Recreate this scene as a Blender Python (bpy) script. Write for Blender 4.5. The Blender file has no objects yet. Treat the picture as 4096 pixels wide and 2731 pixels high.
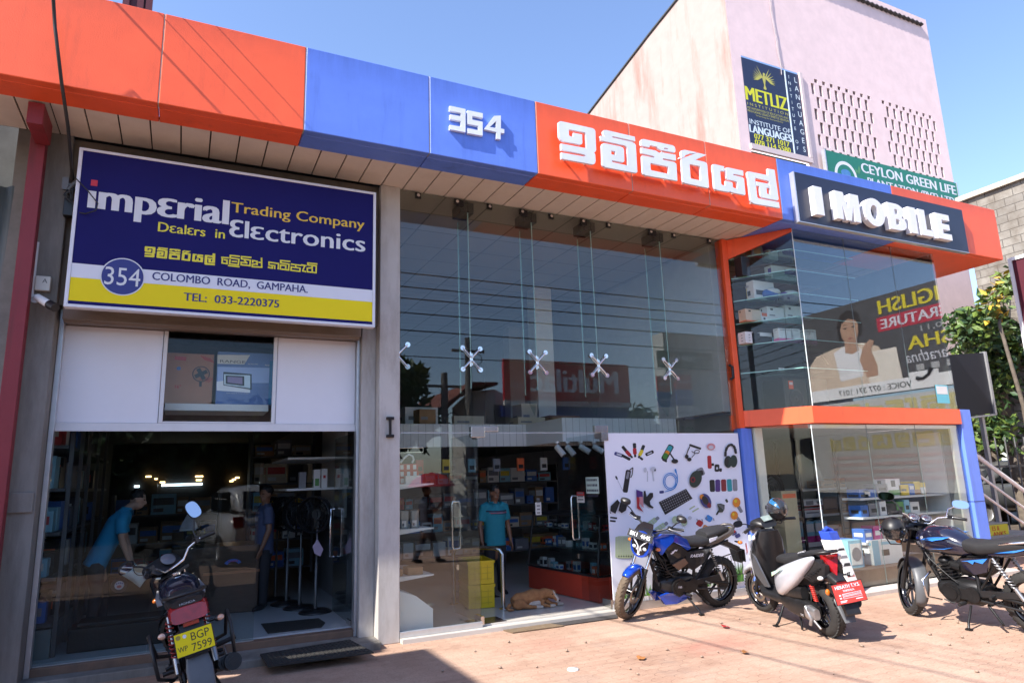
import bpy, bmesh, math, random
from mathutils import Vector, Matrix, Euler
random.seed(7)
R = math.radians
scene = bpy.context.scene
COL = scene.collection

# ------------------------------------------------------------------ camera
F_PX, IMG_W, IMG_H = 2707.663, 4096.0, 2731.0
YAW, PITCH, ROLL = R(25.97832), R(11.45307), R(-1.86968)
CAM = Vector((0.0, -7.19874, 1.6))
_F = Vector((math.sin(YAW)*math.cos(PITCH), math.cos(YAW)*math.cos(PITCH), math.sin(PITCH)))
_rt = _F.cross(Vector((0, 0, 1))).normalized()
_up = _rt.cross(_F)
_X = _rt*math.cos(ROLL) + _up*math.sin(ROLL)
_Y = -_rt*math.sin(ROLL) + _up*math.cos(ROLL)
cam_data = bpy.data.cameras.new('camera')
cam = bpy.data.objects.new('camera', cam_data)
COL.objects.link(cam)
cam_data.sensor_fit = 'HORIZONTAL'
cam_data.sensor_width = 36.0
cam_data.lens = 36.0*F_PX/IMG_W
cam_data.clip_end = 600
cam_data.clip_start = 0.05
cam.matrix_world = Matrix(((_X.x, _Y.x, -_F.x, CAM.x), (_X.y, _Y.y, -_F.y, CAM.y), (_X.z, _Y.z, -_F.z, CAM.z), (0, 0, 0, 1)))
scene.camera = cam

def P(u, v, x=None, y=None, z=None):
    """survey helper: where a sight line meets a wall or floor plane"""
    d = _F + _X*((u-IMG_W/2)/F_PX) - _Y*((v-IMG_H/2)/F_PX)
    for k, val in enumerate((x, y, z)):
        if val is not None:
            return CAM + d*((val-CAM[k])/d[k])

# ------------------------------------------------------------------ world, sun, exposure
SUN_DIR = Vector((-1.0, -0.228, 1.0)).normalized()          # towards the sun
SUN_EL = math.asin(SUN_DIR.z)
SUN_AZ = math.atan2(SUN_DIR.x, SUN_DIR.y)
world = bpy.data.worlds.new('World')
scene.world = world
world.use_nodes = True
wn = world.node_tree
bg = wn.nodes['Background']
sky = wn.nodes.new('ShaderNodeTexSky')
sky.sky_type = 'NISHITA'
sky.sun_disc = False
sky.sun_elevation = SUN_EL
sky.sun_rotation = SUN_AZ
sky.air_density = 1.0
sky.dust_density = 0.7
sky.ozone_density = 3.2
tint = wn.nodes.new('ShaderNodeMixRGB')
tint.blend_type = 'MULTIPLY'
tint.inputs[0].default_value = 1.0
tint.inputs[2].default_value = (1.02, .98, 1.03, 1)
wn.links.new(sky.outputs[0], tint.inputs[1])
wn.links.new(tint.outputs[0], bg.inputs[0])
bg.inputs[1].default_value = 0.15
sun_d = bpy.data.lights.new('sun', 'SUN')
sun_d.energy = 4.9
sun_d.angle = R(0.5)
sun_d.color = (1.0, 0.94, 0.86)
sun_o = bpy.data.objects.new('sun', sun_d)
COL.objects.link(sun_o)
sun_o.rotation_euler = (-SUN_DIR).to_track_quat('-Z', 'Y').to_euler()
vs = scene.view_settings
scene.display_settings.display_device = 'sRGB'
vs.view_transform = 'Standard'
vs.look = 'None'
vs.exposure = 1.15
vs.gamma = 1.0
cy = scene.cycles
cy.transparent_max_bounces = 28
cy.max_bounces = 8
cy.diffuse_bounces = 4
cy.glossy_bounces = 4
cy.caustics_reflective = False
cy.caustics_refractive = False

# ------------------------------------------------------------------ materials
_M = {}
def srgb(r, g, b):
    f = lambda c: (c/255/12.92) if c/255 <= .04045 else ((c/255+.055)/1.055)**2.4
    return (f(r), f(g), f(b))

def M(name, col=(.5, .5, .5), rough=.5, metal=0.0, coat=0.0, var=0.0, vs=6.0, bump=0.0, bs=60.0, spec=.5, emit=0.0, stretch=None, col2=None):
    """procedural material: base colour broken up by noise, optional bump"""
    if name in _M:
        return _M[name]
    m = bpy.data.materials.new(name)
    m.use_nodes = True
    nt = m.node_tree
    b = nt.nodes['Principled BSDF']
    b.inputs['Roughness'].default_value = rough
    b.inputs['Metallic'].default_value = metal
    b.inputs['Coat Weight'].default_value = coat
    b.inputs['Coat Roughness'].default_value = .06
    b.inputs['Specular IOR Level'].default_value = spec
    tc = nt.nodes.new('ShaderNodeTexCoord')
    src = tc.outputs['Object']
    if stretch:
        mp = nt.nodes.new('ShaderNodeMapping')
        mp.inputs['Scale'].default_value = stretch
        nt.links.new(src, mp.inputs[0])
        src = mp.outputs[0]
    n = nt.nodes.new('ShaderNodeTexNoise')
    n.inputs['Scale'].default_value = vs
    n.inputs['Detail'].default_value = 5
    n.inputs['Roughness'].default_value = .62
    nt.links.new(src, n.inputs['Vector'])
    r = nt.nodes.new('ShaderNodeValToRGB')
    r.color_ramp.elements[0].position = .3
    r.color_ramp.elements[1].position = .72
    c2 = col2 if col2 else tuple(c*(1-var) for c in col)
    r.color_ramp.elements[0].color = (*c2, 1)
    r.color_ramp.elements[1].color = (*col, 1)
    nt.links.new(n.outputs['Fac'], r.inputs[0])
    nt.links.new(r.outputs[0], b.inputs['Base Color'])
    if bump:
        n2 = nt.nodes.new('ShaderNodeTexNoise')
        n2.inputs['Scale'].default_value = bs
        n2.inputs['Detail'].default_value = 6
        nt.links.new(src, n2.inputs['Vector'])
        bp = nt.nodes.new('ShaderNodeBump')
        bp.inputs['Strength'].default_value = bump
        bp.inputs['Distance'].default_value = .01
        nt.links.new(n2.outputs['Fac'], bp.inputs['Height'])
        nt.links.new(bp.outputs[0], b.inputs['Normal'])
    if emit:
        nt.links.new(r.outputs[0], b.inputs['Emission Color'])
        b.inputs['Emission Strength'].default_value = emit
    _M[name] = m
    return m

def stained(name, col, stain, rough=.6, drip=(7, 7, .7), low=.52, high=.78, amt=1.0, fine=.12, top=None):
    """paint with rain streaks and grime of their own shape"""
    if name in _M:
        return _M[name]
    m = M(name, col, rough, var=fine, vs=3.0, bump=.15, bs=90)
    nt = m.node_tree
    b = nt.nodes['Principled BSDF']
    base = b.inputs['Base Color'].links[0].from_socket
    tc = nt.nodes.new('ShaderNodeTexCoord')
    mp = nt.nodes.new('ShaderNodeMapping')
    mp.inputs['Scale'].default_value = drip
    nt.links.new(tc.outputs['Object'], mp.inputs[0])
    n = nt.nodes.new('ShaderNodeTexNoise')
    n.inputs['Scale'].default_value = 1.0
    n.inputs['Detail'].default_value = 7
    n.inputs['Roughness'].default_value = .68
    nt.links.new(mp.outputs[0], n.inputs['Vector'])
    r = nt.nodes.new('ShaderNodeValToRGB')
    r.color_ramp.elements[0].position = low
    r.color_ramp.elements[1].position = high
    r.color_ramp.elements[0].color = (0, 0, 0, 1)
    r.color_ramp.elements[1].color = (amt, amt, amt, 1)
    nt.links.new(n.outputs['Fac'], r.inputs[0])
    mx = nt.nodes.new('ShaderNodeMixRGB')
    fac = r.outputs[0]
    if top:                                    # grime that has washed down from the top edge
        sp = nt.nodes.new('ShaderNodeSeparateXYZ'); nt.links.new(tc.outputs['Object'], sp.inputs[0])
        mr = nt.nodes.new('ShaderNodeMapRange'); mr.inputs[1].default_value = top[0]; mr.inputs[2].default_value = top[1]
        nt.links.new(sp.outputs[2], mr.inputs[0])
        m2 = nt.nodes.new('ShaderNodeMapping'); m2.inputs['Scale'].default_value = (11, 11, 1.1); nt.links.new(tc.outputs['Object'], m2.inputs[0])
        n3 = nt.nodes.new('ShaderNodeTexNoise'); n3.inputs['Detail'].default_value = 8; n3.inputs['Roughness'].default_value = .75; n3.inputs['Scale'].default_value = 1; nt.links.new(m2.outputs[0], n3.inputs['Vector'])
        pw = nt.nodes.new('ShaderNodeMath'); pw.operation = 'MULTIPLY'; nt.links.new(mr.outputs[0], pw.inputs[0]); nt.links.new(n3.outputs[0], pw.inputs[1])
        p2 = nt.nodes.new('ShaderNodeMath'); p2.operation = 'MAXIMUM'; nt.links.new(pw.outputs[0], p2.inputs[0]); nt.links.new(fac, p2.inputs[1]); fac = p2.outputs[0]
    nt.links.new(fac, mx.inputs[0])
    nt.links.new(base, mx.inputs[1])
    mx.inputs[2].default_value = (*stain, 1)
    nt.links.new(mx.outputs[0], b.inputs['Base Color'])
    return m

def glass(name, f0=.055, tint=(.93, .97, .95), rough=0.0):
    """clear pane: Schlick reflection over a tinted see-through sheet"""
    if name in _M:
        return _M[name]
    m = bpy.data.materials.new(name)
    m.use_nodes = True
    nt = m.node_tree
    nt.nodes.remove(nt.nodes['Principled BSDF'])
    out = nt.nodes['Material Output']
    lw = nt.nodes.new('ShaderNodeLayerWeight')
    lw.inputs[0].default_value = .5
    pw = nt.nodes.new('ShaderNodeMath'); pw.operation = 'POWER'; pw.inputs[1].default_value = 5
    ml = nt.nodes.new('ShaderNodeMath'); ml.operation = 'MULTIPLY_ADD'
    ml.inputs[1].default_value = 1-f0; ml.inputs[2].default_value = f0
    nt.links.new(lw.outputs['Facing'], pw.inputs[0])
    nt.links.new(pw.outputs[0], ml.inputs[0])
    tr = nt.nodes.new('ShaderNodeBsdfTransparent'); tr.inputs[0].default_value = (*tint, 1)
    gl = nt.nodes.new('ShaderNodeBsdfGlossy'); gl.inputs['Roughness'].default_value = rough
    mx = nt.nodes.new('ShaderNodeMixShader')
    nt.links.new(ml.outputs[0], mx.inputs[0])
    nt.links.new(tr.outputs[0], mx.inputs[1])
    nt.links.new(gl.outputs[0], mx.inputs[2])
    nt.links.new(mx.outputs[0], out.inputs[0])
    _M[name] = m
    return m

# ------------------------------------------------------------------ mesh builder
def perp(d):
    d = d.normalized()
    a = Vector((0, 0, 1)) if abs(d.z) < .9 else Vector((1, 0, 0))
    s = d.cross(a).normalized()
    return s, s.cross(d)

_text_cache = {}
def _curve_mesh(cu):
    o = bpy.data.objects.new('tmp', cu)
    COL.objects.link(o)
    dg = bpy.context.evaluated_depsgraph_get()
    me = bpy.data.meshes.new_from_object(o.evaluated_get(dg))
    vs_ = [v.co.copy() for v in me.vertices]
    fs_ = [tuple(p.vertices) for p in me.polygons]
    bpy.data.objects.remove(o)
    bpy.data.meshes.remove(me)
    bpy.data.curves.remove(cu)
    return vs_, fs_

class MB:
    def __init__(s, mat=None):
        s.v = []; s.f = []; s.mi = []; s.sm = []; s.mats = []; s.cur = 0; s.xf = None
        if mat: s.m(mat)
    def m(s, mat):
        if mat not in s.mats: s.mats.append(mat)
        s.cur = s.mats.index(mat)
        return s
    def add(s, vs_, fs_, smooth=False):
        o = len(s.v)
        s.v += [Vector(s.xf(q)) for q in vs_] if s.xf else [Vector(q) for q in vs_]
        for f in fs_:
            s.f.append(tuple(i+o for i in f)); s.mi.append(s.cur); s.sm.append(smooth)
        return s
    def box(s, x0, x1, y0, y1, z0, z1):
        v = [(x, y, z) for z in (z0, z1) for y in (y0, y1) for x in (x0, x1)]
        return s.add(v, [(0, 2, 3, 1), (4, 5, 7, 6), (0, 1, 5, 4), (2, 6, 7, 3), (0, 4, 6, 2), (1, 3, 7, 5)])
    def obox(s, c, ax, ay, az):
        c = Vector(c); ax = Vector(ax); ay = Vector(ay); az = Vector(az)
        v = [c+ax*i+ay*j+az*k for k in (-1, 1) for j in (-1, 1) for i in (-1, 1)]
        return s.add(v, [(0, 2, 3, 1), (4, 5, 7, 6), (0, 1, 5, 4), (2, 6, 7, 3), (0, 4, 6, 2), (1, 3, 7, 5)])
    def quad(s, a, b, c, d):
        return s.add([a, b, c, d], [(0, 1, 2, 3)])
    def ngon(s, pts):
        return s.add(pts, [tuple(range(len(pts)))])
    def prism(s, pts, off, smooth=False):
        """closed outline (3D) swept along off"""
        n = len(pts); off = Vector(off)
        v = [Vector(p) for p in pts] + [Vector(p)+off for p in pts]
        f = [tuple(range(n-1, -1, -1)), tuple(range(n, 2*n))]
        s.add(v, f)
        return s.add(v, [(i, (i+1) % n, n+(i+1) % n, n+i) for i in range(n)], smooth)
    def xz(s, pts, y0, y1):
        return s.prism([(x, y0, z) for x, z in pts], (0, y1-y0, 0))
    def tube(s, pts, r, n=8, caps=True, closed=False):
        pts = [Vector(p) for p in pts]
        k = len(pts)
        rs = r if isinstance(r, (list, tuple)) else [r]*k
        rings = []
        side = None
        for i, p in enumerate(pts):
            if closed:
                t = (pts[(i+1) % k]-pts[i-1]).normalized()
            else:
                t = (pts[min(i+1, k-1)]-pts[max(i-1, 0)]).normalized()
            if side is None:
                side, _ = perp(t)
            side = (side-t*side.dot(t))
            if side.length < 1e-6: side, _ = perp(t)
            side.normalize()
            up = t.cross(side)
            rings.append([p+(side*math.cos(a)+up*math.sin(a))*rs[i] for a in [2*math.pi*j/n for j in range(n)]])
        return s.rings(rings, caps and not closed, closed)
    def rings(s, rings, caps=True, closed=False, smooth=True):
        n = len(rings[0]); k = len(rings)
        v = [p for r in rings for p in r]
        f = []
        for i in range(k if closed else k-1):
            a = i*n; b = ((i+1) % k)*n
            for j in range(n):
                f.append((a+j, a+(j+1) % n, b+(j+1) % n, b+j))
        s.add(v, f, smooth)
        if caps:
            s.add(rings[0], [tuple(range(n-1, -1, -1))])
            s.add(rings[-1], [tuple(range(n))])
        return s
    def lathe(s, prof, c, ax=(0, 0, 1), n=24, smooth=True, closed=False, ang=2*math.pi):
        c = Vector(c); ax = Vector(ax).normalized(); u, w = perp(ax)
        rr = [[c+ax*h+(u*math.cos(a)+w*math.sin(a))*r for r, h in prof] for a in [ang*j/n for j in range(n + (0 if ang > 6.28 else 1))]]
        k = len(prof); N = len(rr)
        v = [p for r in rr for p in r]; f = []
        for i in range(N if ang > 6.28 else N-1):
            a = i*k; b = ((i+1) % N)*k
            for j in range(k if closed else k-1):
                f.append((a+j, b+j, b+(j+1) % k, a+(j+1) % k))
        return s.add(v, f, smooth)
    def cyl(s, c, ax, r, h, n=16, smooth=True):
        ax = Vector(ax).normalized()
        return s.tube([Vector(c)-ax*h/2, Vector(c)+ax*h/2], r, n)
    def ell(s, c, rad, n=14, k=9, rot=None):
        c = Vector(c); rings = []
        for i in range(k+1):
            t = -math.pi/2+math.pi*i/k
            rr = max(math.cos(t), .02)
            ring = [Vector((rad[0]*rr*math.cos(a), rad[1]*rr*math.sin(a), rad[2]*math.sin(t))) for a in [2*math.pi*j/n for j in range(n)]]
            if rot: ring = [rot @ q for q in ring]
            rings.append([c+q for q in ring])
        return s.rings(rings)
    def loft(s, secs, n=16, e=2.6, caps=True):
        """secs: (x, y, z, half width along y, half height, tilt about y)"""
        rings = []
        for q in secs:
            x, y, z, hw, hh = q[:5]; t = q[5] if len(q) > 5 else 0
            ring = []
            for j in range(n):
                a = 2*math.pi*j/n
                ca, sa = math.cos(a), math.sin(a)
                yy = hw*math.copysign(abs(ca)**(2/e), ca); zz = hh*math.copysign(abs(sa)**(2/e), sa)
                ring.append(Vector((x-zz*math.sin(t), y+yy, z+zz*math.cos(t))))
            rings.append(ring)
        return s.rings(rings, caps)
    def _glyphs(s, body, bold, shear, space, ext):
        key = (body, bold, shear, space, ext > 0)
        if key not in _text_cache:
            cu = bpy.data.curves.new('t', 'FONT')
            cu.body = body; cu.size = 1; cu.offset = bold; cu.shear = shear; cu.space_character = space
            cu.resolution_u = 3
            cu.extrude = .5 if ext > 0 else 0
            _text_cache[key] = _curve_mesh(cu)
        return _text_cache[key]
    def text(s, body, o, right=(1, 0, 0), up=(0, 0, 1), h=None, w=None, ext=0.0, bold=0.0, shear=0.0, space=1.0, align='L'):
        """lettering; a list body mixes strings with 'eps' (open round e) and 'EPS' (round capital)"""
        ob = 0.0
        vs_, fs_ = [], []
        if isinstance(body, list):
            cur = 0.0
            for ch in body:
                v, f = s._glyphs('3' if ch in ('eps', 'EPS') else ch, ob, shear, space, ext)
                if ch in ('eps', 'EPS'):
                    k = .75 if ch == 'eps' else 1.0
                    v = [Vector((-q.x*1.05, q.y*k, q.z)) for q in v]; f = [t[::-1] for t in f]
                a = min(q.x for q in v); n = len(vs_)
                vs_ += [Vector((q.x-a+cur, q.y, q.z)) for q in v]; fs_ += [tuple(i+n for i in t) for t in f]
                cur += max(q.x for q in v)-a+.075
        else:
            vs_, fs_ = s._glyphs(body, ob, shear, space, ext)
        if not vs_: return s
        x0 = min(v.x for v in vs_); x1 = max(v.x for v in vs_); y0 = min(v.y for v in vs_); y1 = max(v.y for v in vs_)
        W, H = x1-x0, y1-y0
        if h is None: sy = sx = w/W
        elif w is None: sy = sx = h/H
        else: sx, sy = w/W, h/H
        right = Vector(right).normalized(); up = Vector(up).normalized(); nn = right.cross(up); o = Vector(o)
        dx = {'L': 0, 'C': -W*sx/2, 'R': -W*sx}[align]
        ex = bold*1.1*sy
        shifts = [0.0] if ex == 0 or ext > 0 else [-ex, 0.0, ex]
        for k, q in enumerate(shifts):
            s.add([o+right*((v.x-x0)*sx+dx+q)+up*((v.y-y0)*sy)+nn*((v.z+.5)*ext if ext > 0 else k*.0002) for v in vs_], fs_)
        return s
    def shape(s, loops, o, right=(1, 0, 0), up=(0, 0, 1), ext=0.0):
        """filled outline with holes; loops in (right, up) metres from o"""
        cu = bpy.data.curves.new('s', 'CURVE')
        cu.dimensions = '2D'; cu.fill_mode = 'BOTH'; cu.extrude = .5 if ext > 0 else 0
        for lp in loops:
            sp = cu.splines.new('POLY'); sp.points.add(len(lp)-1); sp.use_cyclic_u = True
            for q, (a, b) in zip(sp.points, lp): q.co = (a*100, b*100, 0, 1)
        vs_, fs_ = _curve_mesh(cu)
        right = Vector(right).normalized(); up = Vector(up).normalized(); nn = right.cross(up); o = Vector(o)
        return s.add([o+right*(v.x/100)+up*(v.y/100)+nn*((v.z+.5)*ext if ext > 0 else 0) for v in vs_], fs_)
    def disc(s, c, r, right=(1, 0, 0), up=(0, 0, 1), n=20, ry=None):
        c = Vector(c); right = Vector(right); up = Vector(up); ry = ry or r
        return s.ngon([c+right*(r*math.cos(2*math.pi*i/n))+up*(ry*math.sin(2*math.pi*i/n)) for i in range(n)])
    def rect(s, c, hw, hh, right=(1, 0, 0), up=(0, 0, 1), ang=0.0):
        c = Vector(c); right = Vector(right); up = Vector(up)
        a = right*math.cos(ang)+up*math.sin(ang); b = up*math.cos(ang)-right*math.sin(ang)
        return s.ngon([c-a*hw-b*hh, c+a*hw-b*hh, c+a*hw+b*hh, c-a*hw+b*hh])
    def stroke(s, pts, th, y, mapf, step=.0003):
        """flat pen strokes on a board: one thin bar per segment, each a hair further out"""
        for i in range(len(pts)-1):
            a = Vector(mapf(*pts[i])); b = Vector(mapf(*pts[i+1]))
            d = (b-a)
            if d.length < 1e-6: continue
            d.normalize()
            nn = Vector((d.z, 0, -d.x))
            k = Vector((0, -step*(len(s.f) % 7), 0))
            a2 = a-d*th/2; b2 = b+d*th/2
            s.ngon([a2-nn*th/2+k, b2-nn*th/2+k, b2+nn*th/2+k, a2+nn*th/2+k][::-1])
        return s
    def build(s, name, parent=None, world=True, bevel=0.0, remesh=0.0, smooth_it=0, sub=0, seg=2):
        me = bpy.data.meshes.new(name)
        root = parent
        while root is not None and root.parent is not None: root = root.parent
        vv = s.v
        org = None
        if parent is None:
            xs = [v.x for v in vv]; ys = [v.y for v in vv]; zs = [v.z for v in vv]
            org = Vector(((min(xs)+max(xs))/2, (min(ys)+max(ys))/2, min(zs)))
            vv = [v-org for v in vv]
        elif world:
            inv = root.matrix_basis.inverted()
            vv = [inv @ v for v in vv]
        me.from_pydata([tuple(v) for v in vv], [], s.f)
        for mt in s.mats: me.materials.append(mt)
        me.polygons.foreach_set('material_index', s.mi)
        me.polygons.foreach_set('use_smooth', s.sm)
        me.update()
        o = bpy.data.objects.new(name, me)
        COL.objects.link(o)
        if parent is None: o.location = org
        else: o.parent = parent
        if bevel:
            md = o.modifiers.new('bevel', 'BEVEL'); md.width = bevel; md.segments = seg; md.limit_method = 'ANGLE'; md.angle_limit = R(40)
            md.harden_normals = False
        if remesh:
            md = o.modifiers.new('remesh', 'REMESH'); md.mode = 'VOXEL'; md.voxel_size = remesh; md.use_smooth_shade = True
            if smooth_it:
                md = o.modifiers.new('smooth', 'SMOOTH'); md.iterations = smooth_it; md.factor = .5
        if sub:
            md = o.modifiers.new('subsurf', 'SUBSURF'); md.levels = sub; md.render_levels = sub
        return o

def tag(o, label=None, cat=None, group=None, kind=None):
    if label: o['label'] = label
    if cat: o['category'] = cat
    if group: o['group'] = group
    if kind: o['kind'] = kind
    return o

def thing(name, label, cat, loc=(0, 0, 0), rotz=0.0, group=None, lean=0.0, kind=None):
    o = bpy.data.objects.new(name, None)
    COL.objects.link(o)
    o.empty_display_size = .2
    o.matrix_basis = Matrix.Translation(loc) @ Matrix.Rotation(rotz, 4, 'Z') @ Matrix.Rotation(lean, 4, 'X')
    return tag(o, label, cat, group, kind)

def dup(root, loc, rotz=0.0, label=None, group=None):
    """copy of a thing with copies of its parts and sub-parts"""
    r = root.copy(); COL.objects.link(r)
    r.matrix_basis = Matrix.Translation(loc) @ Matrix.Rotation(rotz, 4, 'Z')
    if label: r['label'] = label
    if group: r['group'] = group
    for ch in list(root.children):
        c = ch.copy(); COL.objects.link(c); c.parent = r
        for g in list(ch.children):
            d = g.copy(); COL.objects.link(d); d.parent = c
    return r

# shared materials
ORANGE = stained('orange_cladding', (.95, .125, .04), (.40, .06, .03), rough=.42, drip=(6, 6, .8), low=.55, high=.85, amt=.5, top=(5.60, 5.95))
BLUE = stained('blue_cladding', (.13, .245, .80), (.04, .08, .30), rough=.42, drip=(7, 7, .7), low=.52, high=.82, amt=.5, top=(5.50, 5.95))
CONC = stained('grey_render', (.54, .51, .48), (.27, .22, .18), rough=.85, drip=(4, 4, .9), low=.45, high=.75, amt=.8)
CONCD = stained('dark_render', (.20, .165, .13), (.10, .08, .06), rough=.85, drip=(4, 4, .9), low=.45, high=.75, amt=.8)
WHITEP = M('white_panel', (.84, .84, .90), .4, var=.06, vs=1.5)
WHITE = M('white_paint', (.8, .8, .8), .45, var=.05)
ALU = M('aluminium', (.62, .63, .65), .38, metal=.7, var=.15, vs=9)
CHROME = M('chrome', (.86, .86, .87), .12, metal=1.0, var=.08)
STEEL = M('brushed_steel', (.66, .65, .63), .25, metal=1.0, var=.15, stretch=(1, 1, .1), vs=30)
BLACK = M('black_plastic', (.016, .016, .018), .42, var=.3, vs=20)
BLACKG = M('gloss_black', (.010, .010, .014), .18, coat=1.0, var=.2)
RUBBER = M('tyre_rubber', (.030, .028, .027), .8, var=.4, vs=25, bump=.4, bs=160)
GREYP = M('grey_plastic', (.10, .105, .115), .45, var=.15, vs=20)
DARK = M('dark_interior', (.035, .032, .032), .7, var=.3, vs=3)
CARD = M('cardboard', (.36, .21, .11), .85, var=.22, vs=5, bump=.1)
NAVY = M('navy_vinyl', (.012, .010, .115), .6, var=.12, vs=2, spec=.15)
YEL = M('yellow_vinyl', (.88, .70, .015), .6, var=.05, vs=2, spec=.2)
WHV = M('white_vinyl', (.74, .74, .80), .4, var=.05, vs=2)
RED = M('red_paint', (.55, .03, .03), .4, var=.12)
GLASS = glass('window_glass', .062, (.92, .95, .93))
GLASS_B = glass('coated_glass', .125, (.85, .90, .90))
GLASS_D = glass('shopfront_glass', .024, (.84, .88, .88))
GLASS_S = glass('side_glass', .018, (.95, .98, .97))
GLASS_L = glass('display_glass', .052, (.95, .98, .97))

# ================================================================== SETTING
def paver_mat():
    m = bpy.data.materials.new('dusty_pavers'); m.use_nodes = True
    nt = m.node_tree; L = nt.links.new; N = nt.nodes.new
    b = nt.nodes['Principled BSDF']; b.inputs['Roughness'].default_value = .9; b.inputs['Specular IOR Level'].default_value = .25
    tc = N('ShaderNodeTexCoord')
    mp = N('ShaderNodeMapping'); mp.inputs['Rotation'].default_value = (0, 0, R(2)); L(tc.outputs['Object'], mp.inputs[0])
    sx = N('ShaderNodeSeparateXYZ'); L(mp.outputs[0], sx.inputs[0])
    def zig(inp, per, amp):
        a = N('ShaderNodeMath'); a.operation = 'PINGPONG'; a.inputs[1].default_value = per; L(inp, a.inputs[0])
        c = N('ShaderNodeMath'); c.operation = 'MULTIPLY'; c.inputs[1].default_value = amp; L(a.outputs[0], c.inputs[0])
        return c.outputs[0]
    def addm(p, q):
        a = N('ShaderNodeMath'); a.operation = 'ADD'; L(p, a.inputs[0]); L(q, a.inputs[1]); return a.outputs[0]
    cx = N('ShaderNodeCombineXYZ')
    L(addm(sx.outputs[0], zig(sx.outputs[1], .056, .5)), cx.inputs[0])
    L(addm(sx.outputs[1], zig(sx.outputs[0], .056, .42)), cx.inputs[1])
    br = N('ShaderNodeTexBrick'); br.offset = .5
    br.inputs['Scale'].default_value = 1.0; br.inputs['Brick Width'].default_value = .225; br.inputs['Row Height'].default_value = .1125
    br.inputs['Mortar Size'].default_value = .0035; br.inputs['Mortar Smooth'].default_value = .6; br.inputs['Bias'].default_value = -.1
    br.inputs['Color1'].default_value = (.36, .225, .16, 1); br.inputs['Color2'].default_value = (.285, .17, .118, 1)
    br.inputs['Mortar'].default_value = (.13, .075, .05, 1)
    L(cx.outputs[0], br.inputs['Vector'])
    # single pavers of another batch: red and grey
    def noise(scale, det, vec=tc.outputs['Object'], rough=.6):
        n = N('ShaderNodeTexNoise'); n.inputs['Scale'].default_value = scale; n.inputs['Detail'].default_value = det; n.inputs['Roughness'].default_value = rough
        L(vec, n.inputs['Vector']); return n.outputs['Fac']
    def ramp(f, a, c, lo=0, hi=1):
        r = N('ShaderNodeValToRGB'); r.color_ramp.elements[0].position = a; r.color_ramp.elements[1].position = c
        r.color_ramp.elements[0].color = (lo, lo, lo, 1); r.color_ramp.elements[1].color = (hi, hi, hi, 1); L(f, r.inputs[0]); return r.outputs[0]
    def mix(f, a, c, mode='MIX'):
        x = N('ShaderNodeMixRGB'); x.blend_type = mode
        if hasattr(f, 'links'): L(f, x.inputs[0])
        else: x.inputs[0].default_value = f
        for k, q in ((1, a), (2, c)):
            if hasattr(q, 'links'): L(q, x.inputs[k])
            else: x.inputs[k].default_value = (*q, 1)
        return x.outputs[0]
    col = br.outputs['Color']
    mpr = N('ShaderNodeMapping'); mpr.inputs['Scale'].default_value = (.55, .9, 1); mpr.inputs['Rotation'].default_value = (0, 0, R(38)); L(tc.outputs['Object'], mpr.inputs[0])
    redf = ramp(noise(.9, 2, mpr.outputs[0]), .57, .66, 0, .75)
    col = mix(redf, col, mix(br.outputs['Fac'], (.33, .115, .085), (.17, .07, .05)))
    gry = ramp(noise(1.25, 3), .60, .68, 0, .55)
    col = mix(gry, col, mix(br.outputs['Fac'], (.22, .165, .135), (.10, .07, .06)))
    dust = ramp(noise(.55, 8, rough=.7), .36, .64, .10, .86)
    col = mix(dust, col, mix(ramp(noise(55, 9, rough=.8), .38, .62), (.38, .255, .185), (.56, .405, .315)))
    col = mix(ramp(noise(3.2, 9, rough=.72), .52, .78, 0, .6), col, (.20, .105, .07))
    mps = N('ShaderNodeMapping'); mps.inputs['Scale'].default_value = (.25, 3.2, 1); mps.inputs['Rotation'].default_value = (0, 0, R(-14)); L(tc.outputs['Object'], mps.inputs[0])
    col = mix(ramp(noise(1.6, 6, mps.outputs[0]), .55, .75, 0, .35), col, (.19, .105, .075))
    col = mix(ramp(noise(9, 3), .70, .78, 0, .55), col, (.13, .085, .065))
    L(col, b.inputs['Base Color'])
    bp = N('ShaderNodeBump'); bp.inputs['Strength'].default_value = .5; bp.inputs['Distance'].default_value = .006
    inv = N('ShaderNodeMath'); inv.operation = 'SUBTRACT'; inv.inputs[0].default_value = 1; L(br.outputs['Fac'], inv.inputs[1])
    hm = N('ShaderNodeMath'); hm.operation = 'MULTIPLY_ADD'; L(noise(70, 8), hm.inputs[0]); hm.inputs[1].default_value = .9; L(inv.outputs[0], hm.inputs[2])
    L(hm.outputs[0], bp.inputs['Height']); L(bp.outputs[0], b.inputs['Normal'])
    return m

b = MB(M('sandy_earth', (.11, .085, .065), .95, var=.4, vs=2, bump=.5, bs=30)); b.quad((-250, -250, -.012), (250, -250, -.012), (250, 250, -.012), (-250, 250, -.012))
tag(b.build('ground'), kind='structure')
b = MB(paver_mat()); b.quad((-12, -8.6, 0), (40, -8.6, 0), (40, .4, 0), (-12, .4, 0))
tag(b.build('pavement'), kind='structure')
b = MB(M('asphalt', (.06, .058, .056), .9, var=.3, vs=4, bump=.4, bs=120)); b.quad((-80, -17.5, -.006), (120, -17.5, -.006), (120, -8.6, -.006), (-80, -8.6, -.006))
tag(b.build('road'), kind='structure')

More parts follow.
